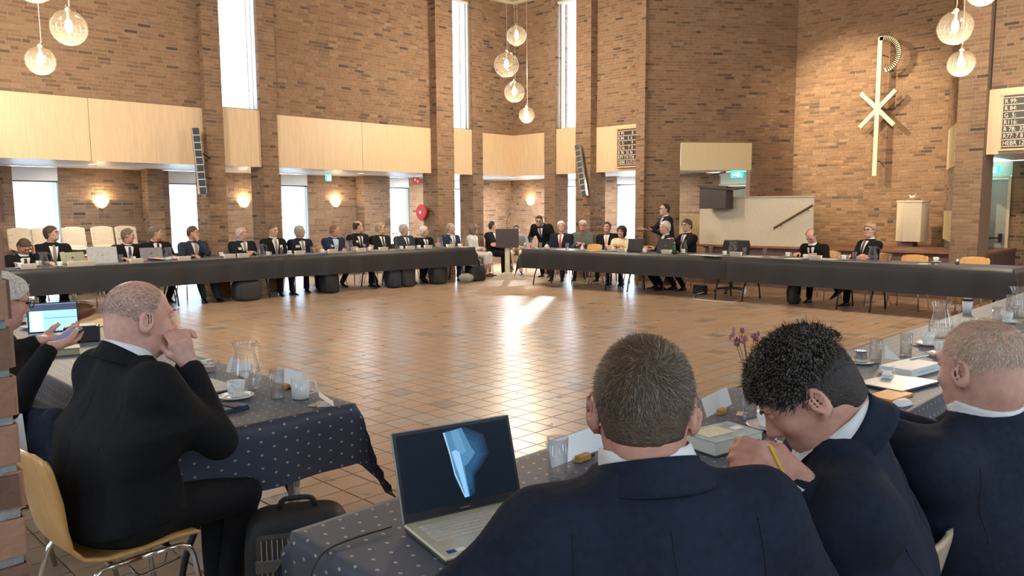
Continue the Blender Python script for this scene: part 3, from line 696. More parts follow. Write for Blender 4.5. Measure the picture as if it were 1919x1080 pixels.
# ------------------------------------------------------------------ column speakers
SPKG = mat('speaker_grille', (.05, .052, .056), .6, var=.3, scale=300)
def column_speaker(label, top, bot, N, pill):
    top, bot, N = np.array(top), np.array(bot), nrm(N); ax = nrm(top-bot); L = np.linalg.norm(top-bot)
    U = nrm(np.cross(ax, N)); N2 = np.cross(U, ax); M = np.column_stack([U, N2, ax]); c_ = (top+bot)/2
    root = thing('column_speaker', label, 'speaker', tuple(c_))
    MB().bbox((0, 0, 0), (.13, .10, L), .008, M).build('cabinet', ALU, root)
    for k in range(9): MB().box((0, .052, -L/2+L*(k+.5)/9), (.108, .012, L/9-.018), M).build('grille', SPKG, root)
    for a_, b_ in ((.2, 0), (-.25, -.35)): MB().tube([M@np.array([0, -.05, a_]), np.array(pill)-c_+np.array([0, 0, b_])], .014, 8).build('bracket', BLACKMETAL, root)
tp, bt = onY(365, 240, 13.72), onY(380, 364, 13.66)
column_speaker('grey column loudspeaker tilted on the left pillar', tp, bt, (-.2, -1, 0), (6.40, 13.86, 2.5))
tp, bt = onX(1083, 272, 13.92), onX(1096, 368, 13.86)
column_speaker('grey column loudspeaker tilted on the right pillar', tp, bt, (-1, -.25, 0), (14.05, 11.6, 2.5))

# ------------------------------------------------------------------ writing
def text_part(body, size, M, T, m_, parent, name='lettering', align='LEFT', th=.001, sx=1.0):
    cu = bpy.data.curves.new(name, 'FONT'); cu.body = body; cu.size = size; cu.align_x = align; cu.extrude = th; cu.resolution_u = 2
    to = bpy.data.objects.new(name, cu); me = bpy.data.meshes.new_from_object(to); bpy.data.objects.remove(to); bpy.data.curves.remove(cu)
    o = bpy.data.objects.new(name, me); COL.objects.link(o); me.materials.append(m_); o.parent = parent
    X = Matrix.Identity(4)
    for i in range(3):
        for j in range(3): X[i][j] = M[i][j]*(sx if j == 0 else 1)
        X[i][3] = T[i]
    o.matrix_local = X; o['kind'] = 'stuff'; return o
BOARDB = mat('board_black', (.02, .02, .022), .5); BOARDW = mat('board_letters', (.85, .84, .78), .6); BOARDF = mat('board_rail', (.66, .42, .24), .45, var=.1)
def hymn_board(label, y0, y1, z0, z1):
    root = thing('hymn_board', label, 'hymn board', (XR-.06, (y0+y1)/2, (z0+z1)/2)); W, H = y1-y0, z1-z0
    M = np.column_stack([[0, -1, 0], [0, 0, 1], [-1, 0, 0]])      # text x along -Y, y up, out of the wall
    MB().box((0, 0, 0), (W, H, .03), M).build('back_board', BOARDB, root)
    n = 7; rows = ['R 99:         8', 'R 84:    5  6', 'G  5:         9', 'R116:    7  8', 'R 78:  35 36', 'R77: 7 8 17:8', 'HEBR 12:17-22']
    for s in (-1, 1): MB().box((s*(W/2+.012), 0, .01), (.024, H+.05, .05), M).build('side_rail', BOARDF, root)
    for s in (-1, 1): MB().box((0, s*(H/2+.014), .012), (W+.09, .03, .065), M).build('end_rail', BOARDF, root)
    st = (H-.07)/n
    for k in range(n+1): MB().box((0, H/2-.035-k*st, .02), (W-.002, .016, .02), M).build('row_rail', BOARDF, root)
    for k, tx in enumerate(rows):
        zc = H/2-.035-(k+.5)*st
        text_part(tx, st*.88, M, M@np.array([-W/2+.012, zc-st*.29, .018]), BOARDW, root, 'row_lettering', sx=.86)
hymn_board('hymn number board on the birch panel left of the pulpit', 10.21, 10.71, 2.49, 3.29)
hymn_board('hymn number board cut by the right edge of the picture', 2.82, 3.32, 2.46, 3.27)

# ------------------------------------------------------------------ fire hose reel and its sign
p = onX(790, 398, 11.55)
hr = thing('fire_hose_reel', 'round red fire hose reel on the side of the pillar', 'hose reel', (11.585, p[1]-.06, p[2]))
Mx = roty(-PI/2)
MB().lathe([(0, .0), (.165, 0), (.18, .012), (.18, .035), (.165, .045), (0, .045)], 28, Mx, (-.07, 0, 0)).build('front_disc', RED, hr)
MB().lathe([(.11, .0), (.11, .07)], 24, Mx).build('hose_drum', mat('red_hose', (.35, .02, .03), .6), hr)
MB().cyl((0, 0, 0), (-.125, 0, 0), .03, n=12).build('hub', CHROME, hr)
p = onY(780, 339.5, 14.35)
sg = thing('fire_sign', 'small red and white fire hose sign near the soffit', 'sign', tuple(p)); Ms = rotz(math.radians(-15))
MB().box((0, 0, 0), (.16, .012, .17), Ms).build('sign_plate', RED, sg)
ms = MB(); ms.box((-.03, -.008, .03), (.045, .004, .06), Ms); ms.box((.03, -.008, -.01), (.03, .004, .05), Ms); ms.build('pictogram', WHITE, sg)
MB().cyl((0, 0, .085), (0, 0, ZP0-p[2]), .006, n=6).build('hanger', ALU, sg)

# ------------------------------------------------------------------ platform, pulpit, cabinet, cross
mb = MB(); mb.box((15.75, 6.6, .39), (2.1, 6.1, .78)); pf = mb.build('trim_30', BASEBROWN); tag(pf, 'raised brown platform in front of the cross wall', 'platform', kind='structure')
MB().box((15.72, 6.6, .80), (2.2, 6.12, .04)).build('platform_top', STAGETILE, pf)
for k in range(30): MB().box((14.69, 3.68+.2*k, .39), (.015, .19, .36)).build('facing_tile', STAGETILE, pf)
XPU = 14.62
pu = thing('pulpit', 'cream wooden pulpit with a folded front and stair handrail', 'pulpit', (XPU, 7.86, .8))
PB = [onX(1313, 415, 14.75)[1]-7.86, 0.0, onX(1526, 415, 14.9)[1]-7.86]
def pslab(name, a, b, xa, xb, z0, z1, m_, th=.04):
    mb = MB(); mb.add([(xa, a, z0), (xb, b, z0), (xb+th, b, z0), (xa+th, a, z0), (xa, a, z1), (xb, b, z1), (xb+th, b, z1), (xa+th, a, z1)], [(0, 1, 2, 3), (4, 7, 6, 5), (0, 4, 5, 1), (1, 5, 6, 2), (2, 6, 7, 3), (3, 7, 4, 0)]); return mb.build(name, m_, pu)
pslab('front_panel', PB[0], 0, .12, 0, 0.0, .97, CREAM); pslab('front_panel', 0, PB[2], 0, .22, 0.0, .97, CREAM)
pslab('top_rail', PB[0]+.02, 0, .10, -.02, .97, 1.0, PALEWOOD, .09); pslab('top_rail', 0, PB[2]-.03, -.02, .20, .97, 1.0, PALEWOOD, .09)
MB().box((.65, PB[0], .485), (1.06, .04, .97)).build('side_panel', CREAM, pu)
h0, h1 = onX(1450, 428, 14.6)-np.array([XPU, 7.86, .8]), onX(1523, 385, 14.68)-np.array([XPU, 7.86, .8])
hm = MB(); hm.tube([h0, h1], .022, 10); hm.build('handrail', DARKWOOD, pu)
d_ = h1-h0
for t in (.15, .85): MB().tube([h0+d_*t, h0+d_*t+np.array([.09, 0, -.03])], .008, 6).build('rail_bracket', BLACKMETAL, pu)
lt = thing('pulpit_lectern', 'dark reading desk with slanted top mounted on the pulpit', 'lectern', (14.46, 8.41, 1.56))
MB().bbox((0, 0, .22), (.30, .60, .44), .006).build('desk_box', DARKBROWN, lt)
sl = MB(); sl.add([(-.19, -.52, .36), (.22, -.52, .40), (.22, .31, .46), (-.19, .31, .44), (-.19, -.52, .385), (.22, -.52, .425), (.22, .31, .49), (-.19, .31, .47)], [(0, 3, 2, 1), (4, 5, 6, 7), (0, 1, 5, 4), (1, 2, 6, 5), (2, 3, 7, 6), (3, 0, 4, 7)]); sl.build('reading_top', DARKBROWN, lt)
mc = MB(); mc.tube([(.1, -.02, .5), (.1, -.02, .66)], .008, 6); mc.tube([(.1, .2, .69), (.08, -.16, .74)], .016, 8); mc.build('desk_lamp', BLACKMETAL, lt)
cb = thing('side_cabinet', 'cream box cabinet on a dark foot in front of the cross wall', 'cabinet', (16.2, 5.24, .82))
mb = MB(); po = [(-.22, -.26), (.24, -.26), (.24, .26), (.02, .26), (-.22, .05)]
MB().prism(po, .1, .84).build('body', CREAM, cb); MB().prism([(x*1.06, y*1.05) for x, y in po], .84, .88).build('top', CREAM, cb)
MB().box((.02, .04, .05), (.26, .28, .1)).build('foot', BASEBROWN, cb)
dv = thing('dove_ornament', 'small white bird ornament in a dish on the cream cabinet', 'ornament', (16.2, 5.22, 1.70))
MB().lathe([(.0, 0), (.08, 0), (.11, .03), (.10, .03), (.07, .01), (0, .01)], 16).build('dish', mat('copper_dish', (.5, .3, .18), .4), dv)
bd = MB(); bd.ball((0, 0, .06), (.03, .055, .03), 10, 8); bd.ball((0, .05, .085), .018, 8, 6); bd.add([(0, -.03, .07), (.0, -.09, .15), (.02, -.05, .06), (-.02, -.05, .06), (0, 0, .075)], [(0, 1, 2), (0, 3, 1), (1, 3, 2), (4, 1, 0)]); bd.build('bird', WHITE, dv, True)
# chi-rho cross on stand-offs in front of the back wall
CROSSM = mat('cross_cream', (.74, .63, .46), .45, var=.04); XC = 16.66
cr = thing('chi_rho_cross', 'large cream chi-rho cross hanging on the brick back wall', 'cross', (XC, 6.11, 2.2))
MB().bbox((0, 0, 1.365), (.06, .088, 2.73), .004).build('upright', CROSSM, cr)
bowl = MB(); R0, yc, zc = .34, -.03, 2.73-.34+.0
pts = [(-.0, 2.70)]+[(-.05-(.31)*math.sin(a), 2.70-.32+.32*math.cos(a)) for a in np.linspace(0, 2.9, 26)]
for (ya, za), (yb, zb) in zip(pts[:-1], pts[1:]):
    L = math.hypot(yb-ya, zb-za); an = math.atan2(zb-za, yb-ya)
    bowl.box((0, 0, 0), (.06, L+.02, .082), rotx(an), (0, (ya+yb)/2, (za+zb)/2))
bowl.build('bowl', CROSSM, cr)
for s in (-1, 1):
    a0 = MB(); a0.box((-.002*s, 0, 0), (.058, .95, .082), rotx(s*math.radians(45.5)), (0, 0, 1.33)); a0.build('cross_arm', CROSSM, cr)
for z in (.3, 1.33, 2.4): MB().cyl((0.03, 0, z), (XB-XC-.004, 0, z), .012, n=8).build('stand_off', BLACKMETAL, cr)
# track spots on the ceiling that light the cross wall
for lb, x, y, wt in (('ceiling track spot left of the cross', 12.6, 9.4, 2100), ('ceiling track spot aimed at the cross', 12.4, 6.9, 700)):
    o = lamp('spot_light', 'SPOT', (x, y, ZC-.25), wt, (1, .78, .5), spot_size=math.radians(42), spot_blend=.7, shadow_soft_size=.04); aim(o, (XB-x, 6.3-y, 3.3-ZC))
    sp = thing('track_spot', lb, 'spotlight', (x, y, ZC-.2)); MB().cyl((0, 0, .0), (0, 0, .2), .015, n=8).build('stem', BLACKMETAL, sp)
    MB().lathe([(.05, -.06), (.05, .02), (.02, .05)], 14, None, (0, 0, .06), close=False).build('can', BLACKMETAL, sp)
# ------------------------------------------------------------------ table cloths
def dot_cloth(name, base, dot, p=.052):
    m_ = bpy.data.materials.new(name); m_.use_nodes = True; nt = m_.node_tree; b = nt.nodes['Principled BSDF']
    uv = nt.nodes.new('ShaderNodeUVMap'); sp = nt.nodes.new('ShaderNodeSeparateXYZ'); nt.links.new(uv.outputs[0], sp.inputs[0])
    def mth(op, a, b_=None, c_=None):
        n = nt.nodes.new('ShaderNodeMath'); n.operation = op
        for i, q in enumerate((a, b_, c_)):
            if q is None: continue
            if isinstance(q, (int, float)): n.inputs[i].default_value = q
            else: nt.links.new(q, n.inputs[i])
        return n.outputs[0]
    v = mth('DIVIDE', sp.outputs[1], p); row = mth('FLOOR', v); odd = mth('MULTIPLY', mth('MODULO', row, 2.0), .5)
    u = mth('ADD', mth('DIVIDE', sp.outputs[0], p), odd)
    fu = mth('ABSOLUTE', mth('SUBTRACT', mth('FRACT', u), .5)); fv = mth('ABSOLUTE', mth('SUBTRACT', mth('FRACT', v), .5))
    d = mth('LESS_THAN', mth('ADD', mth('MULTIPLY', fu, 1.0), mth('MULTIPLY', fv, .8)), .105)
    hole = mth('GREATER_THAN', mth('ADD', fu, fv), .035); d = mth('MULTIPLY', d, hole)
    nz = nt.nodes.new('ShaderNodeTexNoise'); nz.inputs['Scale'].default_value = 500; nt.links.new(uv.outputs[0], nz.inputs['Vector'])
    mx = nt.nodes.new('ShaderNodeMix'); mx.data_type = 'RGBA'; mx.inputs[6].default_value = (*base, 1); mx.inputs[7].default_value = (*dot, 1); nt.links.new(d, mx.inputs[0])
    m2 = nt.nodes.new('ShaderNodeMix'); m2.data_type = 'RGBA'; m2.blend_type = 'MULTIPLY'; m2.inputs[0].default_value = .5
    nt.links.new(mx.outputs[2], m2.inputs[6]); nt.links.new(nz.outputs['Fac'], m2.inputs[7]); nt.links.new(m2.outputs[2], b.inputs['Base Color'])
    b.inputs['Roughness'].default_value = .55; b.inputs['Sheen Weight'].default_value = .15
    return m_
NAVYDOT = dot_cloth('navy_dotted_damask', (.046, .058, .096), (.60, .53, .42))
BLACKCLOTH = mat('charcoal_satin_cloth', (.0125, .0135, .0165), .45, var=.2, scale=60, sheen=.2)
def cloth(label, p0, p1, side, W, drops, m_, res=.06, z=.757, seed=0, wave=.012, group=None, fold=.32, name='tablecloth', sag=()):
    """p0->p1 hall-side edge; side: unit vector across the table; drops (hall side, far side, at p0, at p1)"""
    p0, p1 = np.array([*p0, 0.0]), np.array([*p1, 0.0]); L = np.linalg.norm(p1-p0); U = (p1-p0)/L; S = np.array([*side, 0.0]); S = nrm(S-U*(S@U))
    rg = random.Random(seed); ph = [rg.random()*6.28 for _ in range(8)]; dF, dB, d0, d1 = drops
    def cuts(a, b, L_):
        xs = [-a]+[-a+a*k/max(2, int(a/res)) for k in range(1, max(2, int(a/res)))] if a > 0 else []
        n = max(2, int(L_/res)); mid = [L_*k/n for k in range(n+1)]
        ye = [L_+b*k/max(2, int(b/res)) for k in range(1, max(2, int(b/res))+1)] if b > 0 else []
        return xs+mid[:1]+[min(.02, L_*.2)]+mid[1:-1]+[L_-min(.02, L_*.2)]+mid[-1:]+ye
    us, vs = cuts(d0, d1, L), cuts(dF, dB, W); P = []; UV = []
    for u in us:
        for v in vs:
            x, y = min(max(u, 0), L), min(max(v, 0), W); dx, dy = u-x, v-y; ax, ay = abs(dx), abs(dy)
            h_ = math.hypot(dx, dy); mn = min(ax, ay)
            ox = (math.copysign(1, dx) if ax > 0 else 0); oy = (math.copysign(1, dy) if ay > 0 else 0)
            k = min(1, h_/.03)
            wv = wave*(math.sin(u*9.1+ph[0])+.6*math.sin(u*17.3+ph[1]) if ay >= ax else math.sin(v*10.3+ph[2])+.6*math.sin(v*19+ph[3]))*min(1.5, h_/.25)
            out = .012*k+wv*k; fl = fold*mn
            X = x+ox*(out+fl); Y = y+oy*(out+fl)
            zz_ = z-max(0, h_-.006*k)-(.22*mn if mn > 0 else 0)
            if h_ == 0: zz_ += .0012*math.sin(u*5+ph[4])*math.sin(v*7+ph[5])
            P.append(U*X+S*Y+np.array([0, 0, zz_])); UV.append((u, v))
    nv = len(vs); Fq = [(i*nv+j, (i+1)*nv+j, (i+1)*nv+j+1, i*nv+j+1) for i in range(len(us)-1) for j in range(nv-1)]
    me = bpy.data.meshes.new(name); me.from_pydata([tuple(q) for q in P], [], Fq); me.update(); me.shade_smooth()
    ul_ = me.uv_layers.new(name='UVMap'); lv = np.array([UV[l.vertex_index] for l in me.loops], np.float32); ul_.data.foreach_set('uv', lv.ravel())
    me.materials.append(m_); o = bpy.data.objects.new(name, me); COL.objects.link(o); o.location = tuple(p0)
    tag(o, label, 'tablecloth', group); return o
TOPM = mat('table_top_grey', (.35, .33, .30), .6)
def folding_table(L, W):
    root = thing('folding_table', '', 'table')
    MB().bbox((0, 0, .735), (L, W, .03), .004).build('tabletop', TOPM, root)
    for sx in (-1, 1):
        x = sx*(L/2-.22)
        for sy in (-1, 1):
            pts = arc([(x, sy*(W/2-.20), .72), (x, sy*(W/2-.20), .40), (x, sy*(W/2-.10), .22), (x, sy*(W/2-.06), .012)], None, .08)
            MB().tube(pts, .0135, 8).build('leg', BLACKMETAL, root, True)
        MB().tube([(x, -W/2+.20, .50), (x, W/2-.20, .50)], .011, 8).build('cross_bar', BLACKMETAL, root)
    MB().tube([(-L/2+.22, 0, .50), (-L*.1, 0, .71)], .009, 6).build('brace', BLACKMETAL, root)
    return root
def table_row(p0, p1, side, W, n, labels, grp):
    p0, p1 = np.array([*p0, 0.0]), np.array([*p1, 0.0]); U = p1-p0; L = np.linalg.norm(U); U /= L; S = nrm(np.array([*side, 0.0])-U*(np.array([*side, 0.0])@U))
    proto = folding_table(L/n-.06, W-.02); used = []
    for k in range(n):
        c_ = p0+U*(L*(k+.5)/n)+S*W/2; place(proto, used, tuple(c_), math.atan2(U[1], U[0]), labels[k], grp)
LA0, LA1, LA2 = (2.93, 12.83), (7.25, 12.96), (11.72, 12.68)
RA_0, RA_1, RA_2 = (11.78, 11.33), (12.02, 6.75), (11.95, 2.56)
table_row(LA0, LA1, (0, 1), .7, 2, ['folding table at the left end of the far row, under black cloth', 'folding table second from the left of the far row, under black cloth'], 'folding tables of the far row')
table_row(LA1, LA2, (0, 1), .7, 2, ['folding table third from the left of the far row, under black cloth', 'folding table at the right end of the far row, under black cloth'], 'folding tables of the far row')
cloth('black cloth on the left half of the far table row', LA0, LA1, (0, 1), .7, (.40, .25, .30, .0), BLACKCLOTH, .09, seed=1, wave=.009, fold=.35)
cloth('black cloth on the right half of the far table row', LA1, LA2, (0, 1), .7, (.40, .25, .0, .34), BLACKCLOTH, .09, seed=2, wave=.009, fold=.35)
table_row(RA_0, RA_1, (1, 0), .75, 2, ['folding table nearest the lectern in the right row, under black cloth', 'folding table in front of the office chair, under black cloth'], 'folding tables of the right row')
table_row(RA_1, RA_2, (1, 0), .75, 2, ['folding table in front of the bowed bald man, under black cloth', 'folding table with two empty chairs in the right row, under black cloth'], 'folding tables of the right row')
cloth('black cloth on the lectern half of the right table row', RA_0, RA_1, (1, 0), .75, (.40, .25, .36, 0), BLACKCLOTH, .09, seed=3, wave=.007, fold=.35)
cloth('black cloth on the near half of the right table row', RA_1, RA_2, (1, 0), .75, (.42, .25, 0, .36), BLACKCLOTH, .09, seed=4, wave=.007, fold=.35)
# near rows with the dotted navy cloth
NA0, NA1, NA2 = (.99, 1.78), (3.2, 1.78), (12.6, 1.80)
LB0, LB1 = (1.88, 2.80), (1.95, 8.4)
table_row(NA0, NA1, (0, -1), .74, 1, ['near folding table under the dotted cloth with the open laptop'], 'near folding tables')
table_row(NA1, NA2, (0, -1), .74, 4, ['near-row folding table %s the open laptop' % q for q in ('second from', 'third from', 'fourth from', 'farthest from')], 'near folding tables')
cloth('navy dotted cloth under the open laptop', NA0, NA1, (0, -1), .74, (.26, .26, .25, 0), NAVYDOT, .035, seed=5, wave=.010)
cloth('navy dotted cloth along the right of the near row', NA1, NA2, (0, -1), .74, (.26, .26, 0, .25), NAVYDOT, .09, seed=6, wave=.010)
table_row(LB0, LB1, (-1, 0), .76, 3, ['folding table the left foreground man leans on', 'folding table before the man behind the pillar', 'folding table at the far end of the left row'], 'left folding tables')
cloth('navy dotted cloth in front of the left foreground man', LB0, LB1, (-1, 0), .76, (.26, .24, .27, .25), NAVYDOT, .035, seed=7, wave=.012)

# ------------------------------------------------------------------ chairs
def make_chair(shell_m, name='shell_chair'):
    """bent plywood shell on four chrome legs; faces +y"""
    root = thing(name, '', 'chair')
    prof = [(.215, .425), (.20, .445), (.12, .455), (0, .445), (-.10, .44), (-.165, .455), (-.205, .50), (-.225, .57), (-.245, .67), (-.275, .78), (-.295, .835)]
    wid = [.17, .205, .215, .21, .195, .18, .175, .18, .195, .20, .175]
    pr = np.array(prof); sp = np.linspace(0, 1, len(prof))
    def fn(i, j):
        y, z = np.interp(i, sp, pr[:, 0]), np.interp(i, sp, pr[:, 1]); w_ = np.interp(i, sp, wid); t = (j-.5)*2
        e = min(i, 1-i)
        if e < .06: w_ *= math.sqrt(max(0.0, 1-((.06-e)/.06)**2*.35))
        back = max(0, (i-.5)*2)
        return (t*w_, y+.035*back*t*t, z+.012*(1-back)*t*t-(.02*abs(t)**4 if i > .97 else 0))
    mb = MB(); mb.sheet(fn, 30, 12, .011); mb.build('seat_shell', shell_m, root, True)
    for s in (-1, 1):
        pf_, pb = arc([(s*.235, .23, .008), (s*.20, .17, .425), (s*.20, .0, .43)], None, .05), arc([(s*.235, -.26, .008), (s*.20, -.15, .425), (s*.20, .0, .43)], None, .05)
        MB().tube(pf_, .0105, 8).build('leg', CHROME, root, True); MB().tube(pb, .0105, 8).build('leg', CHROME, root, True)
    for y in (.10, -.09): MB().tube([(-.2, y, .428), (.2, y, .428)], .009, 8).build('seat_rail', CHROME, root)
    h = MB(); h.tube(arc([(.215, .12, .425), (.245, .11, .40), (.245, -.03, .385), (.215, -.04, .41)], None, .02, 3), .004, 6); h.build('link_hook', CHROME, root)
    return root
ch_or, u_or = make_chair(BEECH), []
ch_pl, u_pl = make_chair(PALEWOOD), []
# stacked chairs along the left aisle wall (only the top ones show above the table)
stk = [(50, 'stack of pale chairs at the far left end'), (97, 'stack of pale chairs behind the man with the badge'), (150, 'stack of pale chairs left of the first sconce'), (206, 'stack of pale chairs under the first sconce'), (252, 'stack of pale chairs left of the wall pier')]
for si, (x, lb) in enumerate(stk):
    p = onY(x, 470, 15.6)
    for k in range(5):
        pos = ['lowest', 'second', 'third', 'fourth', 'top'][k]
        place(ch_pl, u_pl, (p[0], 15.6+.03*k, .115*k), PI+.06*math.sin(si*2.1), '%s chair in the %s' % (pos, lb), 'stacked pale chairs by the left aisle wall')
# right table: empty orange chairs
for x, y, lb, dz in ((1112, 462, 'empty orange wooden chair beside the yellow folder', 13.0), (1150, 463, 'empty orange wooden chair in front of the woman in cream', 13.0), (1210, 463, 'empty orange wooden chair between the two black laptops', 13.0), (1713, 472, 'empty orange wooden chair right of the man with glasses', 13.1), (1826, 480, 'empty orange wooden chair nearest the grey door', 13.1)):
    p = onX(x, y, dz); place(ch_or, u_or, (dz-.2, p[1], 0), PI/2, lb, 'empty orange chairs at the right table')
# chairs of the foreground
def chair_at(lb, x, y, az, grp='occupied chairs', proto=None):
    pr, us = proto or (ch_or, u_or)
    return place(pr, us, (x, y, 0), math.radians(az)-PI/2, lb, grp)

# ------------------------------------------------------------------ office chair, floor lectern
OFF = mat('office_chair_fabric', (.02, .021, .025), .75, var=.25, scale=200, bump=.2, bscale=400)
p = onz(1370, 549, 0); oc = thing('office_chair', 'empty black swivel office chair behind the right table', 'office chair', (p[0]+.0, p[1], 0), math.radians(100))
bk = MB(); bk.sheet(lambda i, j: ((j-.5)*(.46+.06*i)*(1-.12*max(0, i-.8)*5), -.22-.05*i+.05*(2*j-1)**2, .55+.42*i), 10, 8, .05); bk.build('backrest', OFF, oc, True)
st_ = MB(); st_.bbox((0, 0, .48), (.48, .46, .07), .02); st_.build('seat', OFF, oc)
MB().cyl((0, 0, .09), (0, 0, .45), .028, n=12).build('gas_post', BLACKMETAL, oc); MB().tube(arc([(0, -.1, .44), (0, -.27, .46), (0, -.26, .62)], None, .06), .016, 8).build('back_stem', BLACKMETAL, oc)
for k in range(5):
    a = 2*PI*k/5+.3; MB().tube([(0, 0, .10), (.29*math.cos(a), .29*math.sin(a), .075)], [.028, .018], 8).build('base_arm', BLACKMETAL, oc)
    MB().lathe([(.0, -.012), (.026, -.012), (.026, .012), (0, .012)], 12, rotx(PI/2)@np.eye(3), (.29*math.cos(a), .29*math.sin(a), .028)).build('castor', BLACKPLASTIC, oc)
lc = thing('floor_lectern', 'standing lectern with dark board and cream T-shaped stand', 'lectern', (12.58, 12.55, 0), math.radians(44.6-90))
MB().bbox((0, -.06, .925), (.52, .04, .42), .005).build('front_board', DARKBROWN, lc)
MB().bbox((0, .10, 1.09), (.5, .34, .025), .004, rotx(-.25), (0, 0, .03)).build('reading_top', DARKBROWN, lc)
MB().bbox((0, .02, .44), (.11, .07, .76), .006).build('post', CREAM, lc)
ft = MB(); ft.add([(-.34, -.05, 0), (.34, -.05, 0), (.34, .09, 0), (-.34, .09, 0), (-.34, -.05, .03), (.34, -.05, .03), (.34, .09, .03), (-.34, .09, .03), (-.07, -.05, .15), (.07, -.05, .15), (.07, .09, .15), (-.07, .09, .15)],
                  [(0, 3, 2, 1), (0, 1, 5, 4), (2, 3, 7, 6), (1, 2, 6, 5), (3, 0, 4, 7), (4, 5, 9, 8), (6, 7, 11, 10), (5, 6, 10, 9), (7, 4, 8, 11), (8, 9, 10, 11)]); ft.build('foot', CREAM, lc)
gm_ = MB(); gm_.tube([(0.0, .1, 1.12), (-.01, .1, 1.30), (.03, .09, 1.42), (.10, .06, 1.50)], .006, 8); gm_.build('microphone_gooseneck', BLACKMETAL, lc, True)
MB().tube([(.10, .06, 1.50), (.135, .045, 1.53)], [.016, .02], 10).build('microphone_head', ALU, lc)

# ------------------------------------------------------------------ bags and cables
BAGM = [mat('black_nylon', (.016, .017, .02), .6, var=.3, scale=80, bump=.3, bscale=300), mat('navy_nylon', (.018, .024, .05), .6, var=.3, scale=80, bump=.3, bscale=300), mat('charcoal_nylon', (.03, .03, .034), .6, var=.3, scale=80, bump=.3, bscale=300)]
def bag(label, px_, py_, w_, h_, d_, m_, az, name='backpack', cat='backpack', loc=None):
    p = onz(px_, py_, 0) if loc is None else np.array(loc)
    root = thing(name, label, cat, (p[0], p[1], 0), math.radians(az))
    def body(i, j):
        a, t = 2*PI*i, -PI/2+PI*j; e = .45
        f = lambda q, p_: math.copysign(abs(q)**p_, q)
        return (w_/2*f(math.cos(t), .3)*f(math.cos(a), e), d_/2*f(math.cos(t), .3)*f(math.sin(a), e)*(1-.15*math.sin(t)), h_/2+h_/2*f(math.sin(t), .55))
    mb = MB(); mb.grid(body, 24, 14); mb.build('bag_body', m_, root, True)
    def pocket(i, j):
        q = body(i*.5+.5, .08+.42*j); return (q[0]*.8, q[1]*1.12-.02, q[2])
    pk = MB(); pk.grid(pocket, 12, 6); pk.build('front_pocket', m_, root, True)
    MB().tube(arc([(-.06, 0, h_*.97), (-.055, 0, h_+.05), (.055, 0, h_+.05), (.06, 0, h_*.97)], None, .03), .009, 8).build('carry_handle', m_, root, True)
    for s in (-1, 1): MB().tube([(s*w_*.28, d_*.42, h_*.9), (s*w_*.36, d_*.62, h_*.6), (s*w_*.34, d_*.5, h_*.12)], .014, 6).build('shoulder_strap', m_, root, True)
    return root
for lb, x, y, w_, h_, d_, mi, az in (('black trolley bag under the left half of the far table', 402, 553, .5, .36, .3, 2, -90), ('slumped black backpack under the far table near the navy-suited man', 602, 547, .34, .40, .26, 0, -80),
        ('dark navy backpack under the far table left of the vase', 726, 538, .32, .38, .24, 1, -90), ('charcoal bag with pale contents under the far table below the vase', 765, 538, .34, .38, .22, 2, -95),
        ('tall black backpack under the far table left of its last man', 798, 530, .36, .42, .25, 0, -90), ('wide black bag at the right end of the far table', 866, 524, .46, .34, .28, 0, -90)):
    q = onz(x, y, 0); bag(lb, x, y, w_, h_, d_, BAGM[mi], az+90, loc=(q[0]+(.05 if x == 765 else 0), float(np.interp(q[0], [LA0[0], LA1[0], LA2[0]], [LA0[1], LA1[1], LA2[1]]))+.14, 0))
POLY = mix_mat('grey_plastic_film', [(.6, 'd', (.42, .44, .36), 0), (.4, 'l', (.5, .5, .45), 0)])
q = onz(855, 527, 0)
tag(MB().grid(lambda i, j: (.17*math.cos(2*PI*i)*math.cos(PI*(j-.5))*(1+.2*math.sin(9*i*2*PI)), .12*math.sin(2*PI*i)*math.cos(PI*(j-.5))*(1+.2*math.cos(7*i*6)), .1+.1*math.sin(PI*(j-.5))+.02*math.sin(5*2*PI*i)*math.cos(PI*(j-.5))), 30, 10).build('plastic_bag', POLY, None, True, loc=(q[0]-.12, 12.62, 0)), 'crumpled grey-green plastic bag beside the wide black bag', 'plastic bag')
# charger box and white cables under the right table
q = onz(1312, 551, 0); tag(MB().bbox((0, 0, .08), (.16, .22, .16), .01).build('power_box', BLACKPLASTIC, None, loc=(q[0], q[1], 0)), 'black power box on the floor under the right table', 'power box')
cp = [onz(x, y, z) for x, y, z in ((1405, 545, .02), (1400, 556, .008), (1375, 567, .008), (1345, 565, .008), (1315, 562, .008), (1299, 560, .008), (1302, 552, .008), (1320, 548, .06))]
cp = [onz(1406, 530, .35)+np.array([.1, 0, 0])]+cp
tag(MB().tube(arc(cp, None, .12, 4), .007, 6).build('white_cable', mat('white_cable', (.75, .75, .73), .5), None, True), 'white cable curling over the floor under the right table', 'cable')
q = onz(1395, 552, .0); ad = thing('white_adapter', 'white adapter block hanging near the right table leg', 'adapter', (q[0], q[1], 0)); MB().bbox((0, 0, .05), (.06, .06, .1), .008).build('adapter_body', WHITE, ad); MB().tube([(0, 0, .1), (0, 0, .14)], .012, 8).build('cable_sleeve', WHITE, ad)
q = onz(1553, 558, 0)
bn = bag('dark office bag standing beside the crossed legs at the right table', 0, 0, .36, .34, .14, BAGM[2], 20, 'office_bag', 'bag', loc=(12.5, onz(1520, 562, 0)[1], 0))
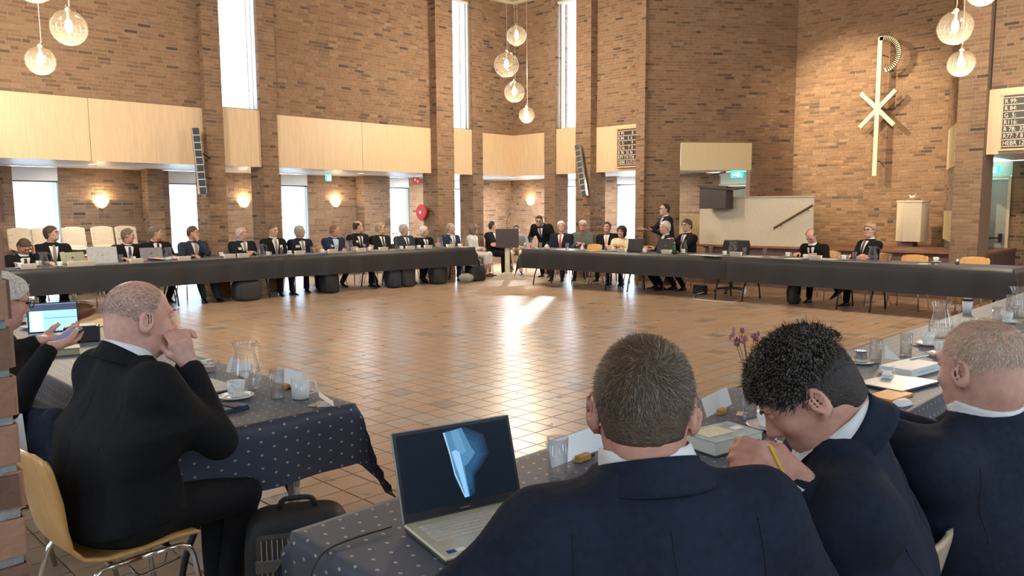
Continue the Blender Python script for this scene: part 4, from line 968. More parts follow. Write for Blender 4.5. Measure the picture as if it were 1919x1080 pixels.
# ------------------------------------------------------------------ soft-body modelling: smooth union of limbs on a grid, one continuous surface out
_CORN = [(0, 0, 0), (1, 0, 0), (0, 1, 0), (1, 1, 0), (0, 0, 1), (1, 0, 1), (0, 1, 1), (1, 1, 1)]
_EDGE = [(a, b) for a in range(8) for b in range(a+1, 8) if sum(abs(_CORN[a][i]-_CORN[b][i]) for i in range(3)) == 1]
class Soft:
    def __init__(s, h): s.h = h; s.pr = []
    def prim(s, lo, hi, fn, k, op='u'): s.pr.append((np.asarray(lo, float), np.asarray(hi, float), fn, k, op))
    def cap(s, a, b, r0, r1=None, k=.02):
        a, b = np.asarray(a, float), np.asarray(b, float); r1 = r0 if r1 is None else r1; d = b-a; L2 = max(d@d, 1e-9); m_ = max(r0, r1)
        def fn(X, Y, Z):
            t = np.clip(((X-a[0])*d[0]+(Y-a[1])*d[1]+(Z-a[2])*d[2])/L2, 0, 1)
            return np.sqrt((X-a[0]-t*d[0])**2+(Y-a[1]-t*d[1])**2+(Z-a[2]-t*d[2])**2)-(r0+(r1-r0)*t)
        s.prim(np.minimum(a, b)-m_, np.maximum(a, b)+m_, fn, k)
    def ell(s, c_, r, M=None, k=.02, op='u'):
        c_, r = np.asarray(c_, float), np.asarray(r, float); M = np.eye(3) if M is None else M; e = np.abs(M)@r
        def fn(X, Y, Z):
            x, y, z = X-c_[0], Y-c_[1], Z-c_[2]
            q = [(M[0, i]*x+M[1, i]*y+M[2, i]*z) for i in range(3)]
            k0 = np.sqrt(sum((q[i]/r[i])**2 for i in range(3))); k1 = np.sqrt(sum((q[i]/r[i]**2)**2 for i in range(3)))
            return k0*(k0-1)/np.maximum(k1, 1e-6)
        s.prim(c_-e, c_+e, fn, k, op)
    def loft(s, o, R, ws, Wd, Dp, Of, k=.03, pw=2.4):
        """torso-like loft: axis R[:,2] from o, half widths and depths along it"""
        o = np.asarray(o, float); ws = np.array(ws); pts = []
        for w_, a, b, f in zip(ws, Wd, Dp, Of):
            for i in (-1, 1):
                for j in (-1, 1): pts.append(o+R@np.array([i*a, j*b+f, w_]))
        pts = np.array(pts)
        def fn(X, Y, Z):
            x, y, z = X-o[0], Y-o[1], Z-o[2]
            u, v, w_ = [(R[0, i]*x+R[1, i]*y+R[2, i]*z) for i in range(3)]
            a, b, f = np.interp(w_, ws, Wd), np.interp(w_, ws, Dp), np.interp(w_, ws, Of)
            d = ((np.abs(u/a)**pw+np.abs((v-f)/b)**pw)**(1/pw)-1)*np.minimum(a, b)
            return np.maximum(d, np.maximum(ws[0]-w_, w_-ws[-1]))
        s.prim(pts.min(0)-.01, pts.max(0)+.01, fn, k)
    def make(s, noise=None, post=None):
        h = s.h; lo = np.min([p[0] for p in s.pr if p[4] == 'u'], 0)-.03-2*h; hi = np.max([p[1] for p in s.pr if p[4] == 'u'], 0)+.03+2*h
        n = np.ceil((hi-lo)/h).astype(int)+1; ax = [lo[i]+h*np.arange(n[i]) for i in range(3)]; Fg = np.full(n, .15, np.float32)
        for a, b, fn, k, op in s.pr:
            i0 = np.clip(np.floor((a-k-2*h-lo)/h).astype(int), 0, n); i1 = np.clip(np.ceil((b+k+2*h-lo)/h).astype(int)+1, 0, n)
            if (i1 <= i0).any(): continue
            sl = tuple(slice(i0[i], i1[i]) for i in range(3))
            d = fn(ax[0][sl[0]][:, None, None], ax[1][sl[1]][None, :, None], ax[2][sl[2]][None, None, :]); A = Fg[sl]
            if op == 'u':
                t = np.clip(.5+.5*(d-A)/k, 0, 1); Fg[sl] = d*(1-t)+A*t-k*t*(1-t)
            else:
                t = np.clip(.5-.5*(-d-A)/k, 0, 1); Fg[sl] = -d*(1-t)+A*t+k*t*(1-t)
        X, Y, Z = ax[0][:, None, None], ax[1][None, :, None], ax[2][None, None, :]
        if noise: Fg += noise(X, Y, Z).astype(np.float32)
        if post: Fg = post(Fg, X, Y, Z).astype(np.float32)
        Fg[0] = Fg[-1] = .1; Fg[:, 0] = Fg[:, -1] = .1; Fg[:, :, 0] = Fg[:, :, -1] = .1
        I = Fg < 0; c_ = np.zeros(np.array(n)-1, np.int8)
        for o in _CORN: c_ += I[o[0]:n[0]-1+o[0], o[1]:n[1]-1+o[1], o[2]:n[2]-1+o[2]]
        act = (c_ > 0) & (c_ < 8); idx = np.argwhere(act); ids = np.full(act.shape, -1, np.int32); ids[act] = np.arange(len(idx))
        vals = [Fg[idx[:, 0]+o[0], idx[:, 1]+o[1], idx[:, 2]+o[2]] for o in _CORN]; acc = np.zeros((len(idx), 3)); cnt = np.zeros(len(idx))
        for a, b in _EDGE:
            va, vb = vals[a], vals[b]; mk = (va < 0) != (vb < 0); t = np.where(mk, va/np.where(mk, va-vb, 1), 0)
            ca, cb = np.array(_CORN[a], float), np.array(_CORN[b], float)
            acc += mk[:, None]*(ca+(cb-ca)*t[:, None]); cnt += mk
        V = lo+h*(idx+acc/np.maximum(cnt, 1)[:, None]); out = []
        for axi in range(3):
            o1, o2 = [(1, 2), (2, 0), (0, 1)][axi]
            sa = [slice(None)]*3; sb = [slice(None)]*3; sa[axi] = slice(0, n[axi]-1); sb[axi] = slice(1, n[axi])
            A, B = I[tuple(sa)], I[tuple(sb)]; e = np.argwhere(A != B); e = e[(e[:, o1] > 0) & (e[:, o2] > 0) & (e[:, o1] < n[o1]-1) & (e[:, o2] < n[o2]-1)]
            ins = A[e[:, 0], e[:, 1], e[:, 2]]; q = []
            for d1, d2 in ((1, 1), (0, 1), (0, 0), (1, 0)):
                f = e.copy(); f[:, o1] -= d1; f[:, o2] -= d2; q.append(ids[f[:, 0], f[:, 1], f[:, 2]])
            Q = np.stack(q, 1); Q[~ins] = Q[~ins][:, ::-1]; out.append(Q)
        Fq = np.concatenate(out); Fq = Fq[(Fq >= 0).all(1)]
        return V, Fq
def wrinkle(amp, freq, seed):
    rg = np.random.default_rng(seed); ks = rg.normal(0, freq, (5, 3)); ph = rg.random(5)*6.28
    def fn(X, Y, Z): return amp*sum(np.sin(k[0]*X+k[1]*Y+k[2]*Z*.6+p) for k, p in zip(ks, ph))/2.2
    return fn

# ------------------------------------------------------------------ people
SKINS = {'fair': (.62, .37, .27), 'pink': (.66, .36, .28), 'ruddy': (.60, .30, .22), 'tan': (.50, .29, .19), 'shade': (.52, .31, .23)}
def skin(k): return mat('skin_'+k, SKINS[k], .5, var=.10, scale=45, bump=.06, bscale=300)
SUITS = {'black': (.0075, .008, .010), 'navy': (.0115, .017, .034), 'dark': (.012, .013, .016), 'blue': (.02, .03, .075), 'charcoal': (.03, .032, .036), 'brown': (.035, .03, .027), 'white': (.74, .73, .72), 'greygreen': (.11, .13, .125), 'cream': (.75, .65, .45), 'midgrey': (.22, .22, .23), 'slate': (.03, .04, .06)}
def suit(k): return mat('cloth_'+k, SUITS[k], .85, var=.22, scale=60, bump=.35, bscale=14, spec=.25)
HAIRS = {'brown': (.09, .055, .032), 'dark': (.03, .022, .018), 'grey': (.30, .28, .26), 'white': (.66, .63, .58), 'fair': (.42, .31, .18), 'greybrown': (.17, .13, .10), 'silver': (.45, .43, .40), 'ginger': (.26, .14, .07)}
def hairm(k): return mat('hair_'+k, HAIRS[k], .55, var=.35, scale=90, bump=.5, bscale=220)
TIES = {'dark': (.02, .022, .03), 'grey': (.25, .24, .22), 'navy': (.03, .05, .12), 'red': (.45, .08, .07), 'pink': (.62, .30, .25), 'blue': (.10, .15, .32), 'black': (.01, .01, .012), 'tan': (.40, .30, .18)}
def tiem(k): return mat('tie_'+k, TIES[k], .45, var=.2, scale=150)
SHIRT = mat('white_shirt', (.80, .80, .79), .7, var=.04); BLUESHIRT = mat('pale_blue_shirt', (.55, .66, .80), .7, var=.05); SHOE = mat('black_shoe', (.012, .011, .011), .25, var=.1); BROWNSHOE = mat('brown_shoe', (.09, .045, .03), .35, var=.1)
EYE = mat('dark_eye', (.035, .025, .02), .2); SPEC = mat('glasses_frame', (.02, .02, .022), .3); BADGE = mat('name_badge', (.86, .80, .55), .5); REDSPEC = mat('dark_red_frame', (.08, .02, .02), .3)
def ik(a, t, l1, l2, pole):
    a, t = np.asarray(a, float), np.asarray(t, float); d = t-a; L = min(np.linalg.norm(d), (l1+l2)*.995); L = max(L, abs(l1-l2)+.02); d = nrm(d)
    x = (l1*l1-l2*l2+L*L)/(2*L); hh = math.sqrt(max(l1*l1-x*x, 0)); p = np.asarray(pole, float); p = nrm(p-d*(p@d))
    return a+d*x+p*hh, a+d*L
def add_hand(sf, wr, fwd, nm, side, curl=.6, k=.007, sc_=1.0, grip=0.0, spread=1.0):
    fwd = nrm(fwd); nm = nrm(np.asarray(nm, float)-fwd*(np.asarray(nm, float)@fwd)); T = np.cross(fwd, nm)*side
    for o, ln, cl in ((.030, .95, .9), (.010, 1.05, 1.0), (-.010, 1.0, 1.05), (-.028, .8, 1.15)):
        o *= sc_*spread; b0 = wr+T*o*.55; kn = wr+fwd*.085*sc_+T*o-nm*.004
        sf.cap(b0, kn, .0145*sc_, .0118*sc_, .012); p = kn; a = curl*cl*.55+grip
        for sg, L_ in enumerate((.042, .027, .021)):
            d = fwd*math.cos(a)+nm*math.sin(a); q_ = p+d*L_*ln*sc_; sf.cap(p, q_, (.0105-.001*sg)*sc_, (.0098-.001*sg)*sc_, k); p = q_; a += curl*cl*.75+grip*.8
    t0 = wr+T*.018*sc_+fwd*.018; t1 = wr+T*.046*sc_+fwd*.052*sc_+nm*.014; t2 = t1+nrm(fwd*.9+T*.15+nm*(.3+curl*.5))*.034*sc_; t3 = t2+nrm(fwd*1.0-T*.25+nm*(.3+curl*.6))*.026*sc_
    sf.cap(t0, t1, .017*sc_, .0135*sc_, .012); sf.cap(t1, t2, .0125*sc_, .0112*sc_, k); sf.cap(t2, t3, .0112*sc_, .0095*sc_, k)
def add_head(sf, hc, R, s=1.0, near=False, jowl=0.0):
    W = lambda q: hc+R@(np.array(q)*s)
    E = lambda c_, r, k=.02, op='u', M=None: sf.ell(W(c_), np.array(r)*s, R if M is None else R@M, k, op)
    E((0, -.012, .032), (.075, .095, .085)); E((0, .018, -.03), (.0625, .07, .088), .03); E((0, .034, -.074), (.048+jowl, .047, .04+jowl), .03); E((0, .066, -.094), (.02, .016, .016), .02)
    E((0, -.055, -.03), (.055, .045, .06), .03)
    sf.cap(W((0, .082, .014)), W((0, .104, -.024)), .0085*s, .0125*s, .010*s); E((.010, .092, -.030), (.008, .01, .007), .006); E((-.010, .092, -.030), (.008, .01, .007), .006)
    sf.cap(W((-.034, .079, .031)), W((.034, .079, .031)), .010*s, .010*s, .015*s)
    for x in (-1, 1): E((x*.040, .056, -.022), (.022, .022, .02), .02)
    sf.cap(W((-.018, .083, -.060)), W((.018, .083, -.060)), .0075*s, .0075*s, .008*s); sf.cap(W((-.015, .081, -.071)), W((.015, .081, -.071)), .008*s, .008*s, .008*s)
    for x in (-1, 1):
        M = rotz(-x*(.5 if near else .35))@rotx(-.12)
        E((x*(.084 if near else .080), -.014, -.004), (.0075, .021, .034), .006, 'u', M)
        if near:
            E((x*.088, -.012, .004), (.006, .013, .022), .004, 's', M); E((x*.074, .006, -.004), (.006, .006, .008), .004)
            E((x*.080, -.002, -.034), (.006, .008, .01), .005)
        E((x*.030, .093, .013), (.015, .014, .0095), .008, 's')
ZB = {  # hair lower edge: (forward position -> lowest height), thickness
    'short': ([-.12, -.05, -.02, .0, .03, .055, .075, .12], [-.07, -.065, -.025, .012, .03, .055, .083, .09], .009),
    'full': ([-.12, -.05, -.02, .0, .03, .06, .085, .12], [-.075, -.07, -.03, .005, .02, .05, .066, .07], .016),
    'reced': ([-.12, -.05, -.02, .0, .02, .04, .06, .12], [-.07, -.065, -.025, .012, .04, .085, .12, .14], .011),
    'ring': ([-.12, -.05, -.02, .0, .02, .03, .05, .12], [-.07, -.065, -.02, .012, .03, .06, .2, .2], .009),
    'bob': ([-.14, -.05, -.0, .03, .05, .07, .09, .12], [-.135, -.135, -.13, -.12, -.04, .045, .066, .07], .026),
    'none': ([-.1, .1], [.3, .3], .005)}
def person(label, head, az, look, pose=None, near=False, stand=False, group=None):
    """head: world position of the head centre; az: facing azimuth in degrees. Returns the root."""
    P = dict(lean=6, side=0, twist=0, hunch=.02, yaw=0, pitch=0, tilt=0, arms='table', legs='sit', fat=1.0, hz=.55, hs=1.0, sh=1.0, legr=1.0, lift=0.0)
    P.update(pose or {}); L = dict(skin='fair', suit='navy', shirt='w', tie='dark', hair='short', hairc='brown', glasses=None, badge=False, trousers=None, shoes=None, skirt=False); L.update(look)
    head = np.array(head, float); rg = random.Random(int(abs(head[0]*1000+head[1]*77)))
    hz = .93 if stand else P['hz']
    ln, sd = math.radians(P['lean']), math.radians(P['side'])
    ut = nrm([math.sin(sd), math.sin(ln), math.cos(ln)*math.cos(sd)]); rt = nrm(rotz(math.radians(P['twist']))@np.array([1, 0, 0])); rt = nrm(rt-ut*(rt@ut)); ft = np.cross(ut, rt); RT = np.column_stack([rt, ft, ut])
    nd = nrm(ut*.6+np.array([0, 0, 1.0])*.55+ft*(.20+P.get('neckf', 0)))
    # torso length follows the measured head height
    hn = P.get('hn', .148)*P['hs']; Lt = (head[2]-hz-nd[2]*hn-ft[2]*P['hunch'])/ut[2]; Lt = min(max(Lt, .38), .66); s = Lt/.50
    hip = np.array([0, 0, hz]); NB = hip+ut*Lt+ft*P['hunch']; HC = NB+nd*hn
    # root so that the head meets its target
    a0 = math.radians(az)-PI/2; off = rotz(a0)@HC; root = thing('person', label, 'person', (head[0]-off[0], head[1]-off[1], 0), a0, group)
    HC = HC.copy(); HC[2] = head[2]
    RH = rotz(math.radians(P['yaw']))@rotx(-math.radians(P['pitch']))@roty(math.radians(P['tilt']))
    SW = .190*P['sh']; shl = {}
    for sg in (-1, 1): shl[sg] = hip+ut*(Lt*.82+P['lift'])+rt*sg*SW+ft*P['hunch']*.8
    # arms
    tz = .765; shz = shl[1][2]
    presets = {'table': [((-.17, .36, tz+.035), (.25, 1, 0), (0, 0, -1)), ((.17, .36, tz+.035), (-.25, 1, 0), (0, 0, -1))],
               'folded': [((-.075, .34, tz+.04), (1, .55, 0), (0, .2, -1)), ((.075, .33, tz+.06), (-1, .55, 0), (0, .2, -1))],
               'crossed': [((.10, .235, shz-.235), (1, -.15, .2), (0, -1, 0), (-.9, -.1, -.6)), ((-.09, .265, shz-.20), (-1, -.15, .1), (0, -1, 0), (.9, -.1, -.6))],
               'lap': [((-.07, .28, .66), (.8, .5, -.1), (0, 0, -1)), ((.07, .28, .67), (-.8, .5, -.1), (0, 0, -1))],
               'down': [((-.27, .05, .86), (0, .2, -1), (1, 0, 0)), ((.27, .05, .86), (0, .2, -1), (-1, 0, 0))]}
    arms = P['arms']; arms = presets[arms] if isinstance(arms, str) else [presets[a][i] if isinstance(a, str) else a for i, a in enumerate(arms)]
    AL1, AL2 = .285, .255; J = {}
    for i, sg in enumerate((-1, 1)):
        t = list(arms[i])
        if t[0][0] == 'H': t[0] = HC+np.array(t[0][1])
        elif t[0][0] == 'W': t[0] = rotz(-a0)@(np.array(t[0][1], float)-np.array(root.location))
        pole = t[3] if len(t) > 3 else (sg*.55, -.35, -.8); curl = t[4] if len(t) > 4 else .55
        e, w_ = ik(shl[sg], t[0], AL1*P.get('al', 1), AL2*P.get('al', 1), pole); J[sg] = (e, w_, np.array(t[1], float), np.array(t[2], float), curl)
    # body: head, neck, arms with hands and a slim trunk under the clothes, one surface
    vb = .0058 if near else .0112
    sf = Soft(vb); add_head(sf, HC, RH, P['hs'], near, P.get('jowl', 0))
    sf.cap(NB-ut*.05, HC+RH@np.array([0, -.018, -.055]), .060*P['hs']*P.get('neck', 1), .054*P['hs']*P.get('neck', 1), .03)
    sf.cap(hip+ut*.02, NB-ut*.08, .07, .06, .03)
    for sg in (-1, 1):
        e, w_, fd, nm, cu = J[sg]
        sf.cap(NB-ut*.10, shl[sg], .05, .04, .02); sf.cap(shl[sg], e, .037, .034, .02); sf.cap(e, w_, .036, .026, .015)
        add_hand(sf, w_+nrm(fd)*.012, fd, nm, sg, cu, .006 if near else .008, 1.0 if near else 1.06, P.get('grip', 0))
    V, Fq = sf.make(); body = np_mesh('body', V, Fq, skin(L['skin']), root)
    # jacket / top
    ft_ = P['fat']; vj = .0085 if near else .0145; sj = Soft(vj); bl = P.get('belly', 0)
    q_ = Lt/.50
    LWS = [-.10*(.3 if stand is False else 1.4), 0, .14*q_, .28*q_, .38*q_, .44*q_, .49*q_]; LWD = [.185*ft_, .185*ft_, .178*ft_, .190*ft_*P['sh'], .184*P['sh'], .132*P['sh'], .082]
    LDP = [.13*ft_, .135*ft_, .125*ft_, .125*ft_, .11, .088, .06]; LOF = [0, bl*.5, bl, P['hunch']*.5, P['hunch']*.75, P['hunch']*.9, P['hunch']]
    sj.loft(hip, RT, LWS, LWD, LDP, LOF, .04)
    slv = L.get('sleeve', .93)
    sj.cap(NB-ut*.15-ft*.025, NB-ut*.035-ft*.012, .085, .066, .07)
    for sg in (-1, 1):
        e, w_, fd, nm, cu = J[sg]
        sj.cap(NB-ut*.07, shl[sg]+ut*.012, .052, .056, .06); sj.cap(shl[sg], e, .064*ft_**.6, .054*ft_**.5, .08)
        we = e+(w_-e)*slv
        if slv > .1: sj.cap(e, we, .053*ft_**.5, .040, .02)
    V, Fq = sj.make(wrinkle(.004 if near else .003, 24 if near else 12, rg.randrange(999))); jk = np_mesh(L.get('topname', 'jacket'), V, Fq, suit(L['suit']), root)
    if near:      # stitched seams down the back and round the armholes
        bv = BVHTree.FromPolygons([tuple(v) for v in V], [tuple(f) for f in Fq]); smm = mat('suit_seam', (.004, .005, .009), .8)
        for tu in ([(t, 0.0) for t in np.linspace(.04, .86, 22)], [(t, .150*P['sh']+.03*(1-t)) for t in np.linspace(.52, .86, 12)], [(t, -.150*P['sh']-.03*(1-t)) for t in np.linspace(.52, .86, 12)]):
            pts = []
            for t, u in tu:
                h_ = bv.ray_cast(Vector(hip+ut*(t*Lt)+rt*u-ft*.6), Vector(ft))
                if h_[0] is not None: pts.append(np.array(h_[0])-ft*.0004)
            if len(pts) > 3: MB().tube(pts, .0013, 5).build('seam', smm, root, True)
    # shirt front and tie laid on the chest
    if L['shirt'] and not P.get('backonly'):
        def chest(t, u, out):
            w_ = t*Lt; a, b, f = (np.interp(w_, LWS, q) for q in (LWD, LDP, LOF))
            return hip+ut*w_+rt*u+ft*(f+b*max(0, 1-abs(u/a)**2.4)**(1/2.4)+out)
        def strip(name, t0, t1, w0, w1, out, m_, n=9, wj=3):
            vs = [chest(t0+(t1-t0)*i/n, (w0+(w1-w0)*i/n)*j/wj, out) for i in range(n+1) for j in range(-wj, wj+1)]; w_ = 2*wj+1
            return MB().add(vs, [(i*w_+j, i*w_+j+1, (i+1)*w_+j+1, (i+1)*w_+j) for i in range(n) for j in range(w_-1)]).build(name, m_, root, True)
        sm = {'w': SHIRT, 'b': BLUESHIRT}[L['shirt']]
        strip('shirt_front', .36, .97, .012, .072, .014, sm)
        if L['tie']: strip('tie', .36, .95, .030, .019, .020, tiem(L['tie']), 9, 1)
        if L['badge']:
            c_ = chest(.70, -.105*L.get('badgeside', -1), .012); n_ = nrm(ft-rt*L.get('badgeside', -1)*.5); x_ = nrm(rt-n_*(rt@n_)); MM = np.column_stack([x_, np.cross(n_, x_), n_]); MB().box((0, 0, 0), (.08, .045, .006), MM, c_+n_*.004).build('name_badge', BADGE, root)
    if L['shirt']:
        cl = MB(); vs = []; nax = nrm(HC+RH@np.array([0, -.018, -.055])-NB); u_, v_, _ = frame_of(nax); n = 22; rr = .0625*P['hs']*P.get('neck', 1)
        sm = {'w': SHIRT, 'b': BLUESHIRT}[L['shirt']]; hgt = .046
        def colp(i, j):
            a = 2*PI*i; fr = math.cos(a)   # a = 0 at the throat
            d = rt*math.sin(a)+nrm(ft-nax*(ft@nax))*math.cos(a); top = hgt*(.55+.45*(1-max(0, fr)))
            return NB-nax*.012+nax*(top*j)+d*(rr+.010*(1-j)+.002)
        cl.sheet(colp, n, 4, .003); cl.build('shirt_collar', sm, root, True)
        def jcol(i, j):
            a = math.radians(48+264*i); d = rt*math.sin(a)+nrm(ft-nax*(ft@nax))*math.cos(a); bk = .5-.5*math.cos(a)
            return NB-nax*(.034+.014*(1-bk))+nax*(.060*j*(.45+.55*bk))+d*(rr+.026*(1-j)**1.4+.009)
        MB().sheet(jcol, 26, 5, .006).build('jacket_collar', suit(L['suit']), root, True)
        for sg in (-1, 1):
            e, w_, fd, nm, cu = J[sg]
            if slv > .8: MB().tube([e+(w_-e)*(slv-.05), e+(w_-e)*(slv+.055)], [.036, .0335], 12, caps=False).build('cuff', sm, root, True)
    # trousers, shoes
    if not P.get('nolegs'):
        tm = suit(L['trousers'] or L['suit']); shm = {'b': BROWNSHOE}.get(L['shoes'], SHOE); vt = .0095 if near else .0165
        legs = {'sit': [(-.12, .44, .085), (.12, .43, .085)], 'back': [(-.13, .18, .09), (.13, .20, .09)], 'out': [(-.10, .68, .09), (.12, .62, .09)], 'cross': [(.10, .60, .30), (.08, .40, .085)], 'cross2': [(-.08, .42, .085), (-.10, .62, .28)], 'ankle': [(.05, .52, .09), (-.05, .56, .09)], 'stand': [(-.10, .02, .085), (.10, -.02, .085)], 'stride': [(-.10, .12, .085), (.10, -.12, .085)]}
        lg = P['legs'] if not stand or P['legs'] != 'sit' else 'stand'; lg = legs[lg] if isinstance(lg, str) else lg
        stt = Soft(vt); stt.ell(hip+np.array([0, -.01, -.02]), (.175*ft_, .125*ft_, .115), None, .05)
        LL = (.43, .42) if not stand else (.43, .43)
        for i, sg in enumerate((-1, 1)):
            hj = hip+np.array([sg*.092, .0, -.03]); pole = (sg*.10, 1, .55) if not stand else (0, 1, 0)
            kn, an = ik(hj, lg[i], *LL, pole)
            stt.cap(hj, kn, .088*ft_**.5*P['legr'], .066, .035)
            if L['skirt']: sk_end = kn+(an-kn)*.45; stt.cap(kn, sk_end, .072, .068, .03)
            else: stt.cap(kn, an+np.array([0, 0, .01]), .064, .050, .025)
            fd = nrm(np.array([sg*.18, 1, 0])) if an[2] < .15 else nrm(np.array([sg*.1, .8, -.55])); up = nrm(np.array([0, 0, 1.0])-fd*fd[2]); rr_ = np.cross(fd, up)
            MM = np.column_stack([rr_, fd, up]); sh_ = MB(); zo = -.085
            def shp(a_, b_):
                t, a = a_, 2*PI*b_; y = -.075+.27*t; w_ = .040*(math.sin(PI*min(1, t*1.02+.03))**.35)*(1+.12*math.sin(PI*t)); hh = (.085-.055*min(1, max(0, (t-.25)/.45)))*(math.sin(PI*min(1, max(.02, t)))**.3)
                return (w_*math.cos(a), y, max(0, hh*max(0, math.sin(a)))+zo+.004)
            sh_.grid(shp, 12, 14, MM, an); sh_.build('shoe', shm, root, True)
            if L['skirt']:
                sc2 = MB(); sc2.tube([kn+(an-kn)*.3, kn+(an-kn)*.6, an+(kn-an)*.02], [.05, .048, .033], 10); sc2.build('calf', skin(L['skin']), root, True)
        V, Fq = stt.make(wrinkle(.003, 14, rg.randrange(999))); np_mesh('skirt' if L['skirt'] else 'trousers', V, Fq, tm, root)
    # hair
    if L['hair'] != 'none':
        ys, zs, th = ZB[L['hair']]; zs = np.maximum(zs, L.get('nape', -1)); th *= L.get('hth', 1.0); ys, zs = np.array(ys), np.array(zs); sh = Soft(.0048 if near else .0085)
        hs = P['hs']; W = lambda q: HC+RH@(np.array(q)*hs)
        sh.ell(W((0, -.012, .032)), (np.array((.075, .095, .085))+th)*hs, RH, .02)
        sh.ell(W((0, -.052, -.03)), (np.array((.056, .046, .062))+th)*hs, RH, .03)
        if L['hair'] == 'bob': sh.ell(W((0, -.02, -.06)), (np.array((.085, .075, .085)))*hs, RH, .03)
        else: sh.ell(W((0, .0, .0)), (np.array((.066, .06, .07))+th)*hs, RH, .02)
        wn = wrinkle(L.get('hrough', .0025), 55, rg.randrange(999)); wn2 = wrinkle(.004, 30, rg.randrange(999))
        def post(Fg, X, Y, Z):
            x, y, z = X-HC[0], Y-HC[1], Z-HC[2]; q = [(RH[0, i]*x+RH[1, i]*y+RH[2, i]*z)/hs for i in range(3)]
            zb = np.interp(q[1], ys, zs)+wn2(X, Y, Z); d = np.maximum(Fg+wn(X, Y, Z), (zb-q[2])*.8)
            if L['hair'] == 'ring': d = np.maximum(d, q[2]-.062-.25*np.abs(q[0])+.2*q[1])
            if L['hair'] == 'bob': d = np.maximum(d, -(np.sqrt((q[0]/.064)**2+((q[1]-.075)/.075)**2+((q[2]+.035)/.105)**2)-1)*.06)
            d = np.maximum(d, -(np.sqrt((q[0]/.070)**2+((q[1]+.012)/.089)**2+((q[2]-.03)/.079)**2)-1)*.07)
            return d
        V, Fq = sh.make(None, post); np_mesh('hair', V, Fq, hairm(L['hairc']), root)
    # eyes, glasses
    if not P.get('backonly'):
        for x in (-1, 1):
            q = HC+RH@(np.array([x*.030, .0785, .013])*P['hs']); MB().ball(q, (.012, .009, .008), 8, 6, RH).build('eyelid' if near else 'eye', skin(L['skin']) if near else EYE, root, True)
            q = HC+RH@(np.array([x*.031, .089, .031])*P['hs']); MB().box((0, 0, 0), (.03, .008, .006), RH@roty(-x*.10), q).build('eyebrow', hairm(L['hairc']), root)
    if L['glasses']:
        g = SPEC if L['glasses'] == 'd' else REDSPEC
        gl = thing('glasses', '', ''); 
        for k_ in ('label', 'category'): gl.pop(k_, None)
        gl.parent = root; gl.location = tuple(HC); fm = MB()
        for x in (-1, 1):
            pts = [RH@(np.array([x*.032+.024*math.cos(t), .104, .012+.018*math.sin(t)])*P['hs']) for t in np.linspace(0, 2*PI, 15)[:-1]]
            fm.tube(pts, .0025, 6, closed=True)
            fm.tube([RH@(np.array([x*.056, .103, .018])*P['hs']), RH@(np.array([x*.078, .06, .018])*P['hs']), RH@(np.array([x*.082, -.012, .016])*P['hs'])], .002, 6)
        fm.tube([RH@(np.array([-.008, .105, .016])*P['hs']), RH@(np.array([.008, .105, .016])*P['hs'])], .0022, 6)
        fm.build('glasses_frame', g, gl)
    return root, dict(HC=HC, RH=RH, J=J, hip=hip, rt=rt, ft=ft, ut=ut, NB=NB, jacket=jk, body=body, Lt=Lt, shl=shl)
# ------------------------------------------------------------------ the people at the far tables
OCC = 'chairs of the seated people'
def seatL(label, x, y, chair, az=-90, Y=13.85, look={}, pose=None):
    r, info = person(label, onY(x, y, Y), az, look, pose)
    if chair: place(ch_or, u_or, (r.location[0]-.02*math.cos(math.radians(az)), r.location[1]-.02*math.sin(math.radians(az)), 0), math.radians(az)-PI/2, chair, OCC)
    return r, info
def seatR(label, x, y, chair, az=180, X=13.2, look={}, pose=None, stand=False):
    r, info = person(label, onX(x, y, X), az, look, pose, stand=stand)
    if chair: place(ch_or, u_or, (r.location[0]-.02*math.cos(math.radians(az)), r.location[1]-.02*math.sin(math.radians(az)), 0), math.radians(az)-PI/2, chair, OCC)
    return r, info
TBL = 'table'
seatL('bowed man in black at the far left, head resting on his hand', 45, 462, 'chair of the bowed man at the far left', look=dict(suit='black', hair='short', hairc='brown', skin='ruddy'), pose=dict(lean=20, pitch=48, yaw=25, legs='cross2', arms=[(('H', (-.12, .05, -.12)), (.1, 0, 1), (1, 0, 0), (-.5, .4, -1), .4), 'table']))
seatL('man in black suit with grey tie behind the green-tinted laptop', 97, 438, 'chair of the man behind the green-tinted laptop', look=dict(suit='black', hair='full', hairc='brown', tie='grey', badge=True, badgeside=1, glasses='d'), pose=dict(lean=4, yaw=52, pitch=-8, legs='ankle'))
seatL('fair-brown haired man bending toward the silver laptop', 240, 442, 'chair of the man by the silver laptop', look=dict(suit='black', hair='short', hairc='greybrown', tie='navy', skin='ruddy'), pose=dict(lean=14, yaw=68, pitch=8))
seatL('grey-haired man in black behind the dark silver laptop', 292, 437, 'chair of the grey-haired man behind the dark laptop', look=dict(suit='black', hair='short', hairc='greybrown', tie='black', badge=True, skin='ruddy'), pose=dict(lean=5, yaw=72, legs='back'))
seatL('man in slate suit holding his hand to his mouth', 362, 437, 'chair of the man with hand at mouth', look=dict(suit='slate', hair='short', hairc='brown', tie='tan', skin='tan'), pose=dict(lean=0, yaw=48, pitch=4, legs='out', arms=[(('H', (-.02, .15, -.14)), (.45, -.2, 1), (.3, -1, 0), (-.6, .3, -1), .6), 'table']))
seatL('bald white-fringed man with glasses and clasped hands', 453, 437, 'chair of the bald man with clasped hands', look=dict(suit='navy', hair='ring', hairc='white', glasses='d', tie='grey', badge=True, skin='pink'), pose=dict(lean=-2, yaw=62, arms='folded', legs='cross', fat=1.06))
